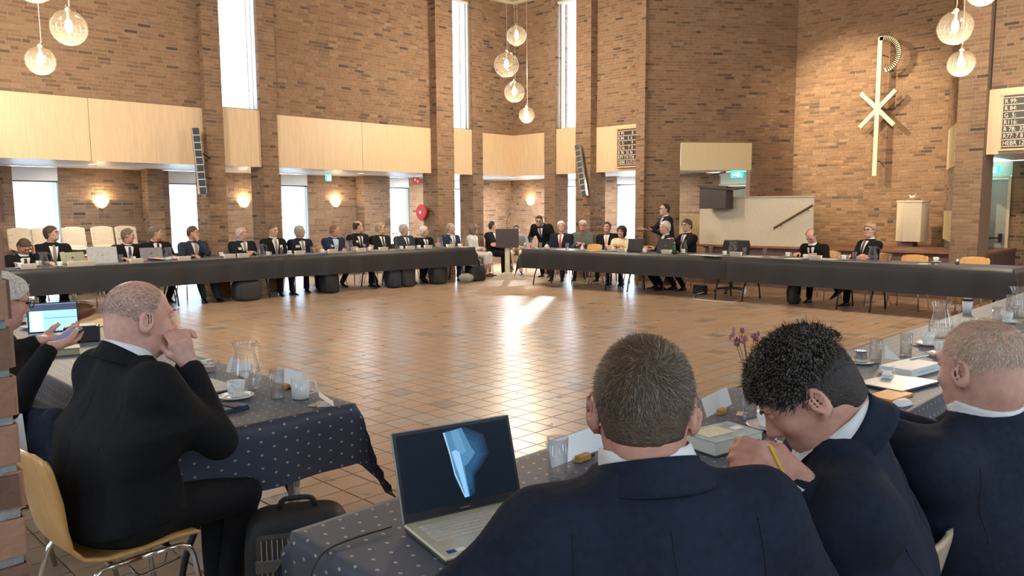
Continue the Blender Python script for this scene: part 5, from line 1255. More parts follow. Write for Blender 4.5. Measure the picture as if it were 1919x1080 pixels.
seatL('grey-haired man facing the camera with a light grey tie', 512, 432, 'chair of the man with light grey tie', Y=13.66, look=dict(suit='black', hair='short', hairc='greybrown', tie='grey', badge=True, badgeside=1), pose=dict(lean=0, yaw=14, pitch=8, arms='lap', legs='sit'))
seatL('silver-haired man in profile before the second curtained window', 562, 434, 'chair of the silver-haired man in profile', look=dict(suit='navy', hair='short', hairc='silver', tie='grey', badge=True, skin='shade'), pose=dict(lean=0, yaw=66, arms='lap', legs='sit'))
seatL('man in bright navy suit with arms folded on the table', 627, 432, 'chair of the man in bright navy', look=dict(suit='blue', hair='reced', hairc='ginger', shirt='b', tie=None, badge=True, skin='ruddy'), pose=dict(lean=12, yaw=58, pitch=10, arms='crossed', legs='back', fat=1.08))
seatL('bald man with dark fringe, glasses and folded arms', 671, 425, 'chair of the bald man with folded arms', look=dict(suit='black', hair='ring', hairc='dark', glasses='d', tie='black', badge=True, skin='pink'), pose=dict(lean=0, yaw=66, arms='crossed', legs='ankle'))
seatL('sandy-haired man in black left of the third curtained window', 712, 428, 'chair of the sandy-haired man', look=dict(suit='dark', hair='short', hairc='fair', tie='black', glasses='d'), pose=dict(lean=-3, yaw=56, arms='lap', legs='out'))
seatL('grey-haired man in slate suit behind the dried flowers', 757, 430, 'chair of the man behind the dried flowers', look=dict(suit='slate', hair='short', hairc='silver', tie='navy', skin='tan'), pose=dict(lean=-6, yaw=60, arms='lap', legs='sit'))
seatL('white-haired shorter man in black beside the hose reel', 795, 434, 'chair of the white-haired shorter man', look=dict(suit='black', hair='short', hairc='white', tie='blue', skin='tan'), pose=dict(lean=6, yaw=58, arms='lap', legs='back'))
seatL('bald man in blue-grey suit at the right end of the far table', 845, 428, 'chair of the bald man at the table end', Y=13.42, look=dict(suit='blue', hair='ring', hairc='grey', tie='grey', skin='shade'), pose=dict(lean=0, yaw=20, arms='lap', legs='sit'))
seatL('woman in white blouse seated past the end of the far table', 887, 430, 'chair of the woman in white', az=-62, Y=13.72, look=dict(suit='white', topname='blouse', collar=True, hair='bob', hairc='greybrown', shirt=None, tie=None, trousers='white', skirt=True, shoes='b'), pose=dict(lean=4, yaw=48, pitch=-6, arms='lap', legs='sit', fat=.95, sh=.88))
seatL('balding man with folded arms left of the lectern', 924, 424, 'chair of the balding man left of the lectern', az=-80, Y=13.75, look=dict(suit='black', hair='reced', hairc='dark', tie='grey', badge=True, badgeside=1), pose=dict(lean=0, yaw=42, arms='crossed', legs='cross'))
seatR('person in grey top with glasses half hidden by the lectern', 968, 430, 'chair of the person behind the lectern', az=222, X=13.95, look=dict(suit='midgrey', topname='sweater', hair='full', hairc='brown', shirt=None, tie=None, glasses='r', sleeve=.45, collar=False, trousers='cream'), pose=dict(lean=2, arms='lap', sh=.9, fat=.95))
seatR('standing man in black bending over the table with blue tie', 1010, 414, None, az=196, X=13.25, look=dict(suit='black', hair='short', hairc='dark', tie='blue', glasses='d', skin='ruddy'), pose=dict(lean=40, yaw=18, pitch=14, tilt=-8, neckf=.15, hunch=.03, fat=1.15, arms=[((-.22, .38, .78), (0, .6, -.6), (0, -.3, -1)), ((.22, .36, .80), (0, .6, -.6), (0, -.3, -1))]), stand=True)
seatR('white-haired man in navy suit with red tie', 1052, 425, 'chair of the man with the red tie', az=206, X=13.3, look=dict(suit='navy', hair='full', hairc='white', tie='red', skin='pink'), pose=dict(lean=2, yaw=10, tilt=6, arms='lap'))
seatR('white-haired woman with glasses in a grey-green shirt', 1092, 423, 'chair of the woman in grey-green', az=210, X=13.6, look=dict(suit='greygreen', topname='shirt', hair='full', hairc='white', shirt=None, tie=None, glasses='d', skin='ruddy', trousers='dark'), pose=dict(lean=4, arms='folded', fat=1.08))
seatR('dark-haired man in black with pink tie', 1138, 426, 'chair of the man with the pink tie', az=200, X=13.9, look=dict(suit='black', hair='short', hairc='dark', tie='pink', skin='ruddy'), pose=dict(lean=-4, side=4, arms='lap'))
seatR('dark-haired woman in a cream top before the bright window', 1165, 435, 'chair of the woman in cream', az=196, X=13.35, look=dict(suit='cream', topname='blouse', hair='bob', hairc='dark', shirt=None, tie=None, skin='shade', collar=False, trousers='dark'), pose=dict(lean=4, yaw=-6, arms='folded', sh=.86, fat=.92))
_, sm_ = seatR('standing man with glasses holding out a sheaf of paper', 1245, 393, None, az=142, X=13.8, look=dict(suit='navy', hair='reced', hairc='dark', tie='grey', glasses='d', badge=True), pose=dict(lean=4, yaw=8, arms=[(('W', tuple(onX(1222, 431, 13.5))), (-.3, 1, .0), (.2, 0, 1), (0, -.3, -1), .35), (('W', tuple(onX(1212, 430, 13.42))), (0, 1, .02), (0, 0, 1), (.3, -.2, -1), .35)], legs='stand', al=1.06), stand=True)
seatR('white-haired man seated in front of the standing man, seen from behind', 1246, 427, 'chair of the white-haired man before the standing man', az=146, X=12.95, look=dict(suit='black', hair='full', hairc='white', tie='red', skin='pink'), pose=dict(lean=4, yaw=8, arms='table', legs='back'))
seatR('brown-haired man in black turned to the standing man', 1287, 423, 'chair of the brown-haired man by the pulpit', az=158, X=13.15, look=dict(suit='black', hair='full', hairc='brown', tie='grey', glasses='d'), pose=dict(lean=-2, yaw=14, arms=[(('W', tuple(onX(1262, 448, 12.75))), (-.3, 1, .1), (0, 0, -1)), 'table'], legs='back', fat=1.06))
seatR('bald man bowing his head over papers at the right table', 1520, 443, 'chair of the bowed bald man', az=168, X=13.0, look=dict(suit='black', hair='ring', hairc='greybrown', tie='black', skin='pink'), pose=dict(lean=26, yaw=14, pitch=44, arms='table', legs='sit'))
seatR('blond-grey man with thick dark glasses and folded arms', 1630, 432, 'chair of the man with thick glasses', az=148, X=13.15, look=dict(suit='black', hair='full', hairc='fair', glasses='d', tie='black', skin='pink'), pose=dict(lean=-6, yaw=18, arms='crossed', legs='cross2'))

q = onX(1200, 430.5, 13.36); ps_ = thing('paper_sheaf', 'white sheaf of paper held out by the standing man', 'papers', tuple(q), math.radians(140-90))
for k in range(3): MB().box((.004*k, .01-.006*k, .003*k), (.21, .297, .0016), rotx(.05+.02*k)).build('sheet', PAPER, ps_)
q = onY(157, 480, 13.8); place(ch_or, u_or, (q[0], 13.80, 0), PI, 'empty orange chair behind the far table between the two left laptops', OCC)
# ------------------------------------------------------------------ table ware prototypes
def proto_pitcher():
    r = thing('water_pitcher', '', 'pitcher'); n = 24; prof = [(.0, .003), (.052, .003), (.060, .012), (.070, .05), (.067, .09), (.052, .15), (.043, .185), (.045, .205), (.053, .225)]
    vs = []
    for q, z in prof:
        for k in range(n):
            a = 2*PI*k/n; sp_ = max(0, math.cos(a))**8*(max(0, z-.17)/.055)*.022; vs.append(((q+sp_)*math.cos(a), (q+sp_*.2)*math.sin(a), z+sp_*.5))
    fs = [(i*n+k, i*n+(k+1) % n, (i+1)*n+(k+1) % n, (i+1)*n+k) for i in range(len(prof)-1) for k in range(n)]
    MB().add(vs, fs).build('glass_body', GLASS, r, True)
    MB().tube([(.055*math.cos(a), .055*math.sin(a), .226) for a in np.linspace(0.35, 2*PI-.35, 24)], .0028, 6).build('rim', GLASS, r, True)
    MB().tube(arc([(-.05, 0, .205), (-.10, 0, .205), (-.105, 0, .10), (-.066, 0, .075)], None, .04, 5), .0085, 8).build('handle', GLASS, r, True)
    MB().lathe([(0, .008), (.056, .008), (.066, .05), (.0645, .085), (0, .085)], 24).build('water', WATER, r, True); return r
def proto_glass():
    r = thing('water_glass', '', 'glass')
    MB().lathe([(0, .001), (.029, .001), (.033, .13), (.0318, .13), (.028, .018), (0, .016)], 20).build('glass_wall', GLASS, r, True)
    MB().lathe([(0, .002), (.0285, .002), (.0285, .015), (0, .015)], 20).build('glass_base', mix_mat('thick_glass_base', [(.6, 't', (.9, .93, .94), 0), (.4, 'g', (1, 1, 1), .05)]) if 'thick_glass_base' not in MATS else MATS['thick_glass_base'], r); return r
def proto_cup(saucer=True):
    r = thing('coffee_cup', '', 'cup'); z0 = .012 if saucer else 0; c_ = MB()
    c_.lathe([(0, z0), (.026, z0), (.030, z0+.01), (.0375, z0+.035), (.039, z0+.068), (.0365, z0+.068), (.034, z0+.03), (.026, z0+.012), (0, z0+.010)], 22); c_.build('cup_body', PORCELAIN, r, True)
    MB().tube(arc([(.036, 0, z0+.058), (.062, 0, z0+.056), (.062, 0, z0+.026), (.033, 0, z0+.02)], None, .02, 4), .0048, 8).build('cup_handle', PORCELAIN, r, True)
    MB().lathe([(0, z0+.052), (.0352, z0+.052)], 18, close=False).build('coffee', mat('coffee', (.05, .022, .012), .2), r)
    if saucer: MB().lathe([(0, .002), (.035, .002), (.055, .006), (.076, .016), (.076, .019), (.052, .010), (.03, .008), (0, .008)], 28).build('saucer', PORCELAIN, r, True)
    return r
def proto_mug():
    r = thing('coffee_mug', '', 'mug'); MB().lathe([(0, 0), (.034, 0), (.038, .008), (.0415, .09), (.039, .09), (.0365, .01), (0, .008)], 24).build('mug_body', PORCELAIN, r, True)
    MB().tube(arc([(.038, 0, .076), (.068, 0, .074), (.066, 0, .026), (.037, 0, .02)], None, .025, 5), .0055, 8).build('mug_handle', PORCELAIN, r, True); return r
def proto_card(m_=None):
    r = thing('name_card', '', 'name card'); m_ = m_ or CARDPAPER
    for s in (-1, 1): MB().box((0, 0, .0), (.20, .0012, .082), rotx(s*.42), (0, -s*.0165, .0385)).build('card_face', m_, r)
    return r
PW_, PG, PC, PM, PN = proto_pitcher(), proto_glass(), proto_cup(), proto_mug(), proto_card(); UP, UG, UC, UM, UN = [], [], [], [], []
TZ = .7585
OCCUP = []
def put(kind, x, y, label, rz=0.0, grp=None, z=TZ, loc=None):
    pr, us, g = {'p': (PW_, UP, 'water pitchers'), 'g': (PG, UG, 'water glasses'), 'c': (PC, UC, 'coffee cups'), 'm': (PM, UM, 'mugs'), 'n': (PN, UN, 'folded name cards')}[kind]
    q = onz(x, y, z) if loc is None else loc
    far = q[0] > 10.5 or q[1] > 10.5
    if far:      # keep the ware from standing inside other ware
        rr = {'p': .12, 'g': .04, 'c': .085, 'm': .06, 'n': .10}[kind]; ax = 0 if q[1] > 12.3 else 1; base = q[ax]
        for dlt in (0, .04, -.04, .08, -.08, .12, -.12, .16, -.16, .2, -.2, .26, -.26):
            q[ax] = base+dlt
            if all(math.hypot(q[0]-a, q[1]-b) > rr+c2 for a, b, c2 in OCCUP): break
        OCCUP.append((q[0], q[1], rr))
    if loc is None and x > 1300: q[0] = min(q[0], 12.4); q[1] = min(max(q[1], 1.12), 1.70)
    return place(pr, us, (q[0], q[1], z), rz, label, grp or g)
def clampL(x, y, lo=12.93, hi=13.45):
    q = onz(x, y, TZ); f = np.interp(q[0], [LA0[0], LA1[0], LA2[0]], [LA0[1], LA1[1], LA2[1]]); q[1] = min(max(q[1], f+.06), f+.62); return q
def clampR(x, y):
    q = onz(x, y, TZ); f = np.interp(-q[1], [-RA_0[1], -RA_1[1], -RA_2[1]], [RA_0[0], RA_1[0], RA_2[0]]); q[0] = min(max(q[0], f+.06), f+.68); return q
for _x, _y, _r in ((127, 494, .2), (194, 496, .24), (275, 487, .2), (754, 470, .05)): _q = clampL(_x, _y); OCCUP.append((_q[0], _q[1]+.08, _r))
for _x, _y, _r in ((1190, 473, .2), (1246, 475, .2), (1112, 470, .15), (1091, 470, .05)): _q = clampR(_x, _y); OCCUP.append((_q[0]+.08, _q[1], _r))
where = ['at the far left end', 'by the green-tinted laptop', 'between the two left laptops', 'by the dark silver laptop', 'before the man in slate', 'before the bald man with clasped hands', 'before the man with light grey tie', 'before the silver-haired man', 'before the man in bright navy', 'before the bald man with folded arms', 'before the sandy-haired man', 'by the dried flowers', 'before the white-haired shorter man', 'at the right end']
wx = [45, 110, 200, 285, 365, 450, 512, 570, 627, 680, 720, 757, 800, 850]
seen = {}
def lab(kind, x, side='far table'):
    w_ = where[int(np.argmin([abs(x-q) for q in wx]))]; k = (kind, w_); seen[k] = seen.get(k, 0)+1
    pre = ['', 'second ', 'third ', 'fourth '][seen[k]-1]; return '%s%s on the %s %s' % (pre, kind, side, w_)
for x, y in ((83, 502), (321, 491), (497, 482), (656, 473), (832, 466)): put('p', 0, 0, lab('glass water pitcher', x), random.random()*6, loc=clampL(x, y))
for x, y in ((38, 503), (61, 497), (101, 501), (250, 490), (409, 481), (483, 481), (543, 478), (604, 475), (692, 471), (746, 469), (862, 464), (785, 467)): put('c', 0, 0, lab('white coffee cup and saucer', x), random.random()*6, loc=clampL(x, y))
for x, y in ((227, 492), (246, 493), (402, 482), (528, 477), (585, 475), (627, 471), (683, 469), (721, 468), (846, 463), (570, 477)): put('g', 0, 0, lab('clear water glass', x), 0, loc=clampL(x, y))
for x, y in ((63, 506), (133, 503), (218, 499), (267, 495), (340, 492), (436, 485), (466, 484), (585, 479), (628, 476), (686, 473), (726, 471), (767, 469), (809, 467), (849, 465)):
    q = clampL(x, y); q[1] = max(q[1]-.08, np.interp(q[0], [LA0[0], LA1[0], LA2[0]], [LA0[1], LA1[1], LA2[1]])+.05); put('n', 0, 0, lab('white folded name card', x), random.uniform(-.08, .08), loc=q)
where = ['by the lectern', 'before the man with the red tie', 'by the yellow folder', 'by the left black laptop', 'by the right black laptop', 'by the pulpit-side pitcher', 'left of the office chair', 'right of the office chair', 'before the bowed bald man', 'before the man with thick glasses', 'before the empty chair', 'by the last empty chair']
wx = [995, 1050, 1110, 1180, 1245, 1285, 1345, 1410, 1515, 1610, 1715, 1790]
lr = lambda k, x: lab(k, x, 'right table')
for x, y in ((999, 466), (1287, 473), (1381, 476), (1635, 490)): put('p', 0, 0, lr('glass water pitcher', x), random.random()*6, loc=clampR(x, y))
for x, y in ((989, 466), (1013, 467), (1063, 468), (1136, 471), (1395, 478), (1360, 473), (1433, 480), (1601, 488), (1667, 491)): put('g', 0, 0, lr('clear water glass', x), 0, loc=clampR(x, y))
for x, y in ((1022, 467), (1150, 471), (1202, 474), (1266, 475), (1358, 479), (1476, 482), (1509, 486), (1586, 488), (1762, 491)): put('c', 0, 0, lr('white coffee cup and saucer', x), random.random()*6, loc=clampR(x, y))
for x, y in ((1172, 475), (1241, 477), (1379, 481), (1527, 488)): put('n', 0, 0, lr('white folded name card', x), PI/2+random.uniform(-.08, .08), loc=clampR(x, y))
# papers, folders
def flat(name, label, cat, q, w_, d_, rz, m_, th=.004, grp=None, z=TZ):
    return tag(MB().bbox((0, 0, th/2), (w_, d_, th), min(.001, th*.3)).build(name, m_, None, loc=(q[0], q[1], z), rz=rz), label, cat, grp)
YELLOW = mat('yellow_folder', (.80, .62, .10), .5); ORANGEF = mat('orange_folder', (.80, .33, .05), .45, var=.08); KRAFT = mat('kraft_paper', (.62, .45, .22), .6)
flat('folder', 'yellow folder lying on the right table', 'folder', clampR(1112, 470), .34, .26, 1.4, YELLOW, .012)
for x, y, w_, d_, lb in ((1310, 478, .3, .21, 'paper stack right of the pulpit-side pitcher'), (1333, 480, .3, .21, 'white paper sheet left of the office chair'), (1410, 481, .34, .21, 'white paper sheet right of the office chair'), (1450, 482, .12, .08, 'small white card right of the office chair'), (1550, 486, .3, .21, 'papers under the bowed bald man'), (1490, 485, .3, .21, 'white paper left of the bowed bald man'), (1731, 495, .12, .1, 'white paper napkin before the empty chair')):
    flat('paper_sheet', lb, 'paper', clampR(x, y), d_, w_, random.uniform(-.2, .2), PAPER, .004)
q = clampR(1748, 497); sv = thing('small_plate', 'small plate with a dark cake on the right table', 'plate', (q[0], q[1], TZ)); MB().lathe([(0, .002), (.04, .002), (.06, .010), (.06, .012), (.03, .006), (0, .006)], 20).build('plate', PORCELAIN, sv, True); MB().bbox((0, 0, .02), (.03, .04, .028), .005).build('cake', mat('dark_cake', (.06, .03, .02), .7), sv)
q = clampR(1794, 496); sk = thing('sugar_shaker', 'small steel shaker near the last empty chair', 'shaker', (q[0], q[1], TZ)); MB().lathe([(0, 0), (.025, 0), (.025, .06), (.02, .075), (0, .08)], 14).build('shaker_body', ALU, sk, True); MB().lathe([(.02, .075), (.021, .085), (0, .09)], 14).build('shaker_cap', CHROME, sk)
# laptops seen from behind, on the far tables
LOGO = mat('dark_logo', (.12, .12, .13), .3, .6)
def laptop_back(label, q, rz, m_, w_=.34, h_=.23, logo='disc', base_m=None, ang=18):
    r = thing('laptop', label, 'laptop', (q[0], q[1], TZ), rz)
    MB().bbox((0, .11, .008), (w_, .23, .016), .003).build('base', base_m or m_, r)
    M = rotx(math.radians(ang)); MB().bbox((0, 0, h_/2), (w_, .008, h_), .003, M, (0, -.004, .016)).build('lid', m_, r)
    lg = MB()
    if logo == 'disc': lg.lathe([(0, 0), (.018, 0), (.018, .002), (0, .002)], 14, M@rotx(PI/2), M@np.array([0, -.004, h_/2])+np.array([0, -.004, .016]))
    else:
        for u in (-.008, .008): lg.box((0, 0, 0), (.005, .002, .028), M@roty(.25), M@np.array([u, -.0055, h_/2])+np.array([0, -.004, .016]))
        lg.box((0, 0, 0), (.012, .002, .005), M, M@np.array([0, -.0055, h_/2])+np.array([0, -.004, .016]))
    lg.build('logo', LOGO, r); return r
GREENALU = mat('green_tinted_aluminium', (.42, .47, .36), .4, .5); SILV = mat('silver_laptop', (.48, .49, .50), .4, .6); DSILV = mat('dark_silver_laptop', (.27, .27, .29), .4, .6); BLAP = mat('black_laptop', (.022, .026, .034), .35)
q = clampL(127, 494); laptop_back('green-tinted silver laptop open on the far table at the left', q, .05, GREENALU, .34, .18, 'disc', ang=-20)
q = clampL(194, 496); laptop_back('large silver laptop open on the far table', q, .02, SILV, .44, .26, 'bars', ang=-12)
q = clampL(275, 487); laptop_back('dark silver laptop open on the far table', q, -.02, DSILV, .36, .20, 'disc', ang=-14)
q = clampR(1190, 473); laptop_back('left black laptop with glare on the right table', q, -PI/2, BLAP, .36, .24, 'bars', ang=-12)
q = clampR(1246, 475); laptop_back('right black laptop on the right table', q, -PI/2, BLAP, .36, .25, 'disc', ang=-12)
q = clampL(308, 488); ob = thing('open_binder', 'open white booklet beside the dark silver laptop', 'booklet', (q[0], q[1]+.03, TZ)); 
for s in (-1, 1): MB().box((s*.1, 0, .02), (.2, .28, .012), roty(-s*.12)).build('page_block', PAPER, ob)
q = clampL(340, 486); tag(MB().bbox((0, 0, .05), (.07, .02, .1), .004).build('smartphone', BLACKPLASTIC, None, loc=(q[0], q[1]+.2, TZ)), 'black smartphone propped on the far table', 'phone')
GRB = mat('green_bottle_glass', (.04, .10, .05), .2); q = clampR(1251, 478); bt = thing('green_bottle', 'dark green bottle before the right black laptop', 'bottle', (q[0], q[1], TZ)); MB().lathe([(0, 0), (.03, 0), (.03, .12), (.013, .17), (.012, .2)], 16).build('bottle_body', GRB, bt, True); MB().lathe([(.014, .2), (.014, .215), (0, .215)], 12).build('bottle_cap', mat('pale_cap', (.6, .65, .5), .5), bt)
# vases with dried flowers
def vase(label, q, h_, cols, vm, n=7, spread=.1, top=.24):
    r = thing('flower_vase', label, 'vase', (q[0], q[1], TZ)); MB().lathe([(0, 0), (.03, 0), (.04, .03), (.032, .07), (.013, .10), (.016, .12)], 18, close=False).build('vase_body', vm, r, True); rg = random.Random(3)
    for k in range(n):
        a, b = rg.random()*6.28, rg.uniform(.2, 1); e = np.array([math.cos(a)*spread*b, math.sin(a)*spread*b, h_*rg.uniform(.75, 1)])
        st = MB(); st.tube([(0, 0, .05), e*.55+np.array([0, 0, .03]), e], .0016, 5); s_ = st.build('flower_stem', mat('dry_stem', (.20, .14, .07), .8), r)
        f = MB()
        for j in range(5): f.ball(e+np.array([rg.uniform(-.012, .012), rg.uniform(-.012, .012), rg.uniform(-.02, .012)]), (.006, .006, .011), 7, 5)
        f.build('flower_head', cols[k % len(cols)], s_, True)
DRY = [mat('dried_orange', (.45, .16, .05), .8), mat('dried_brown', (.25, .10, .05), .8)]; PURP = [mat('dried_purple', (.30, .09, .16), .8), mat('dried_mauve', (.42, .16, .2), .8), mat('dried_amber', (.7, .28, .06), .8)]
vase('clear vase with dried orange flowers on the far table', clampL(754, 470), .36, DRY, GLASS, 9, .10)
vase('white vase with dried orange flowers on the right table', clampR(1091, 470), .34, DRY, PORCELAIN, 8, .09)

# ------------------------------------------------------------------ things on the near tables
def nearp(x, y, z=TZ): return onz(x, y, z)
q = nearp(462, 733); put('p', 0, 0, 'glass water pitcher on the left dotted table', math.radians(200), loc=q)
q = nearp(443, 748); put('c', 0, 0, 'white cup and saucer before the left foreground pitcher', math.radians(215), loc=q)
q = nearp(520, 746); put('g', 0, 0, 'tall clear glass on the left dotted table', 0, loc=q)
q = nearp(564, 747); put('m', 0, 0, 'plain white mug near the end of the left dotted table', math.radians(-45), loc=q)
tent = thing('folded_note', 'folded white note card at the end of the left dotted table', 'note card', (*nearp(625, 757)[:2], TZ), math.radians(60))
MB().box((0, 0, .0), (.10, .07, .0012), rotx(.0), (.0, .035, .002)).build('lower_leaf', PAPER, tent); MB().box((0, 0, 0), (.10, .075, .0012), rotx(math.radians(38)), (-.005, .03, .024)).build('upper_leaf', PAPER, tent)
flat('sugar_packet', 'small beige sugar packet beside the folded note', 'sugar packet', nearp(589, 760), .055, .035, .5, mat('beige_packet', (.72, .55, .34), .6), .004)
pc = thing('phone_case', 'dark blue wallet phone case on the left dotted table', 'phone case', (*nearp(425, 772)[:2], TZ), math.radians(12))
MB().bbox((0, 0, .006), (.165, .085, .012), .003).build('case_cover', mat('case_blue', (.03, .045, .09), .35), pc); MB().bbox((0, 0, .0165), (.16, .08, .008), .002).build('case_flap', mat('case_blue2', (.06, .085, .14), .3), pc); MB().bbox((.02, 0, .0225), (.035, .1, .005), .002).build('case_strap', BLACKPLASTIC, pc)
rb = MB(); c0 = nearp(397, 756); rb.tube([(.035*math.cos(a)*(1+.2*math.sin(2*a)), .022*math.sin(a), .004) for a in np.linspace(0, 2*PI, 25)[:-1]], .0025, 6, closed=True); tag(rb.build('rubber_band', mat('tan_rubber', (.62, .42, .18), .6), None, True, loc=(c0[0], c0[1], TZ)), 'tan rubber band beside the phone case', 'rubber band')
lp = thing('laptop', 'closed grey laptop under the left man\'s forearm', 'laptop', (1.52, 3.52, TZ), math.radians(92)); MB().bbox((0, 0, .008), (.34, .24, .014), .003).build('base', BLACKPLASTIC, lp); MB().bbox((0, 0, .019), (.34, .24, .008), .003).build('lid', SILV, lp)
cb_ = MB(); cb_.tube(arc([nearp(400, 728, TZ+.02), nearp(380, 735, TZ+.03), nearp(420, 742, TZ+.006), nearp(455, 745, TZ+.004)], None, .05), .0028, 6); tag(cb_.build('thin_cable', mat('grey_cable', (.25, .24, .22), .5), None, True), 'thin grey cable from the closed laptop', 'cable')
HOLD = mat('name_holder_wood', (.62, .30, .09), .4, var=.15, scale=8, stretch=(1, 6, 6)); NCARD = mix_mat('frosted_name_plate', [(.8, 'd', (.62, .62, .60), 0), (.2, 'g', (1, 1, 1), .25)])
def plate(label, q, rz, w_=.23, h_=.075, tilt=.35):
    r = thing('name_plate', label, 'name plate', (q[0], q[1], TZ), rz)
    MB().bbox((0, -.012, .011), (.062, .034, .022), .003).build('wood_holder', HOLD, r); MB().box((0, 0, 0), (w_, .0015, h_), rotx(-tilt), (0, .004, .012+h_/2*math.cos(tilt))).build('plate_card', NCARD, r)
    MB().bbox((.045, -.014, .006), (.04, .01, .01), .002).build('holder_clip', BLACKMETAL, r)
plate('name plate in a wooden holder behind the left pitcher', nearp(447, 707), math.radians(-90)); plate('name plate in a wooden holder behind the tall clear glass', nearp(540, 727), math.radians(-90))
bw = thing('sugar_bowl', 'glass bowl of sugar packets beside the left man\'s hands', 'bowl', (*nearp(385, 697)[:2], TZ)); MB().lathe([(0, .002), (.05, .002), (.075, .05), (.073, .05), (.048, .006), (0, .006)], 22).build('bowl_glass', GLASS, bw, True)
for k in range(7): MB().bbox((0, 0, 0), (.05, .03, .006), .001, rotz(k*1.1)@rotx(.3*math.sin(k*2)), (.02*math.cos(k*2), .02*math.sin(k*2.3), .02+.006*k)).build('sugar_packet', PAPER, bw)
# far part of the left table
for x, y, lb in ((61, 616, 'white cup and saucer in front of the tablet'), (37, 606, 'white cup and saucer by the pillar'), (80, 602, 'white cup half behind the tablet')): put('c', x, y, lb, math.radians(-30))
put('p', 45, 586, 'water pitcher behind the cups by the pillar', 1.0); put('g', 66, 588, 'clear glass behind the cups by the pillar'); put('g', 56, 592, 'second clear glass behind the cups by the pillar')
SCR = mat('tablet_glow', (.2, .4, .6), .3, emit=(.28, .55, .85), estr=1.3); SCR2 = mat('tablet_glow_dim', (.05, .06, .1), .3, emit=(.05, .06, .1), estr=1.0); SCR3 = mat('tablet_glow_white', (.5, .6, .7), .3, emit=(.55, .75, .95), estr=1.2)
tb = thing('laptop', 'open laptop with a blue screen beside the left man', 'laptop', (*nearp(102, 627)[:2], TZ), math.radians(-16))
MB().bbox((0, -.11, .008), (.30, .21, .014), .003).build('base', SILV, tb); Mt = rotx(math.radians(-22)); tt = np.array([0, .0, .014])
MB().bbox((0, 0, .105), (.30, .008, .21), .002, Mt, tt).build('lid', BLACKPLASTIC, tb); MB().box((0, -.0045, .105), (.28, .001, .19), Mt, tt).build('screen', SCR, tb)
MB().box((0, -.0053, .175), (.28, .001, .045), Mt, tt).build('screen_header', SCR2, tb); MB().box((-.095, -.0053, .08), (.07, .001, .135), Mt, tt).build('screen_sidebar', SCR3, tb); MB().box((.045, -.0053, .10), (.2, .001, .003), Mt, tt).build('screen_rule', SCR2, tb)
kb = MB().bbox((0, -.10, .0155), (.26, .11, .002), .0005).build('keyboard', mat('grey_keys', (.30, .30, .30), .5), tb)
b1 = thing('book', 'thick olive-edged book on the left dotted table', 'book', (*nearp(112, 665)[:2], TZ), math.radians(-15)); MB().bbox((0, 0, .022), (.20, .13, .036), .002).build('pages', mat('olive_pages', (.40, .36, .22), .7), b1)
for z in (.003, .041): MB().bbox((0, 0, z), (.21, .14, .004), .001).build('book_cover', mat('olive_cover', (.24, .22, .14), .5), b1)
dbx = thing('document_box', 'black leather case with papers on the left dotted table', 'case', (*nearp(155, 640)[:2], TZ), math.radians(-20)); MB().bbox((0, 0, .05), (.2, .12, .1), .006).build('case_body', BLACKPLASTIC, dbx); MB().bbox((0, 0, .103), (.16, .09, .006), .002).build('case_papers', mat('grey_papers', (.5, .5, .52), .5), dbx)
flat('kraft_folder', 'tan kraft folder on the left dotted table', 'folder', nearp(185, 606), .34, .42, .1, KRAFT, .006)
LEATHER = mat('brown_leather', (.16, .065, .025), .4, var=.4, scale=25)
lb_ = thing('leather_bag', 'brown leather bag lying beside the blue-screen laptop', 'bag', (*nearp(142, 598)[:2], TZ)); MB().grid(lambda i, j: (.15*math.cos(2*PI*i)*math.cos(PI*(j-.5))**.6, .11*math.sin(2*PI*i)*math.cos(PI*(j-.5))**.6, .065+.065*math.sin(PI*(j-.5))*(1+.15*math.sin(2*PI*i*3))), 28, 12).build('bag_body', LEATHER, lb_, True); MB().tube(arc([(-.1, -.09, .1), (0, -.13, .14), (.1, -.09, .1)], None, .05), .008, 8).build('bag_handle', LEATHER, lb_, True)
# the open laptop in the foreground
LC = np.array([onz(758, 997, TZ), onz(830, 1062, TZ), onz(1022, 935, TZ)]); ux = nrm(LC[2]-LC[0])
la = thing('laptop', 'open silver laptop with a dark blue wallpaper beside the cropped-hair man', 'laptop', (*((LC[0]+ux*.18)[:2]), TZ), math.atan2(ux[1], ux[0]))
CHAMP = mat('champagne_aluminium', (.66, .61, .47), .35, .35, var=.04); KEY = mat('silver_keys', (.56, .54, .47), .45, var=.05)
MB().bbox((0, -.115, .0045), (.36, .235, .009), .003).build('base_underside', BLACKPLASTIC, la); MB().bbox((0, -.115, .0135), (.36, .235, .009), .003).build('deck', CHAMP, la)
Ml = rotx(math.radians(-18)); tl = np.array([0, .004, .016]); MB().bbox((0, .004, .118), (.36, .007, .236), .002, Ml, tl).build('lid', mat('lid_grey', (.42, .42, .40), .4, .5), la)
MB().box((0, -.0005, .118), (.354, .003, .230), Ml, tl).build('bezel', BLACKPLASTIC, la); SCRB = mat('screen_dark', (.004, .006, .009), .5, emit=(.004, .008, .014), estr=1.0, spec=.15)
MB().box((0, -.0022, .124), (.338, .001, .200), Ml, tl).build('screen', SCRB, la)
def spoly(name, pts, col, es, d): 
    m_ = mat(name+'_glow', tuple(c*.3 for c in col), .2, emit=col, estr=es); vs = [Ml@np.array([u*.338-.169, -.0028-d, .024+.2*v])+tl for u, v in pts]; MB().add(vs, [tuple(range(len(pts)))]).build(name, m_, la)
hz0 = np.array([(.42, .97), (.60, .985), (.74, .84), (.76, .58), (.70, .44), (.62, .32), (.60, .08), (.56, .05), (.50, .5)]); hc_ = np.array([.55, .55])
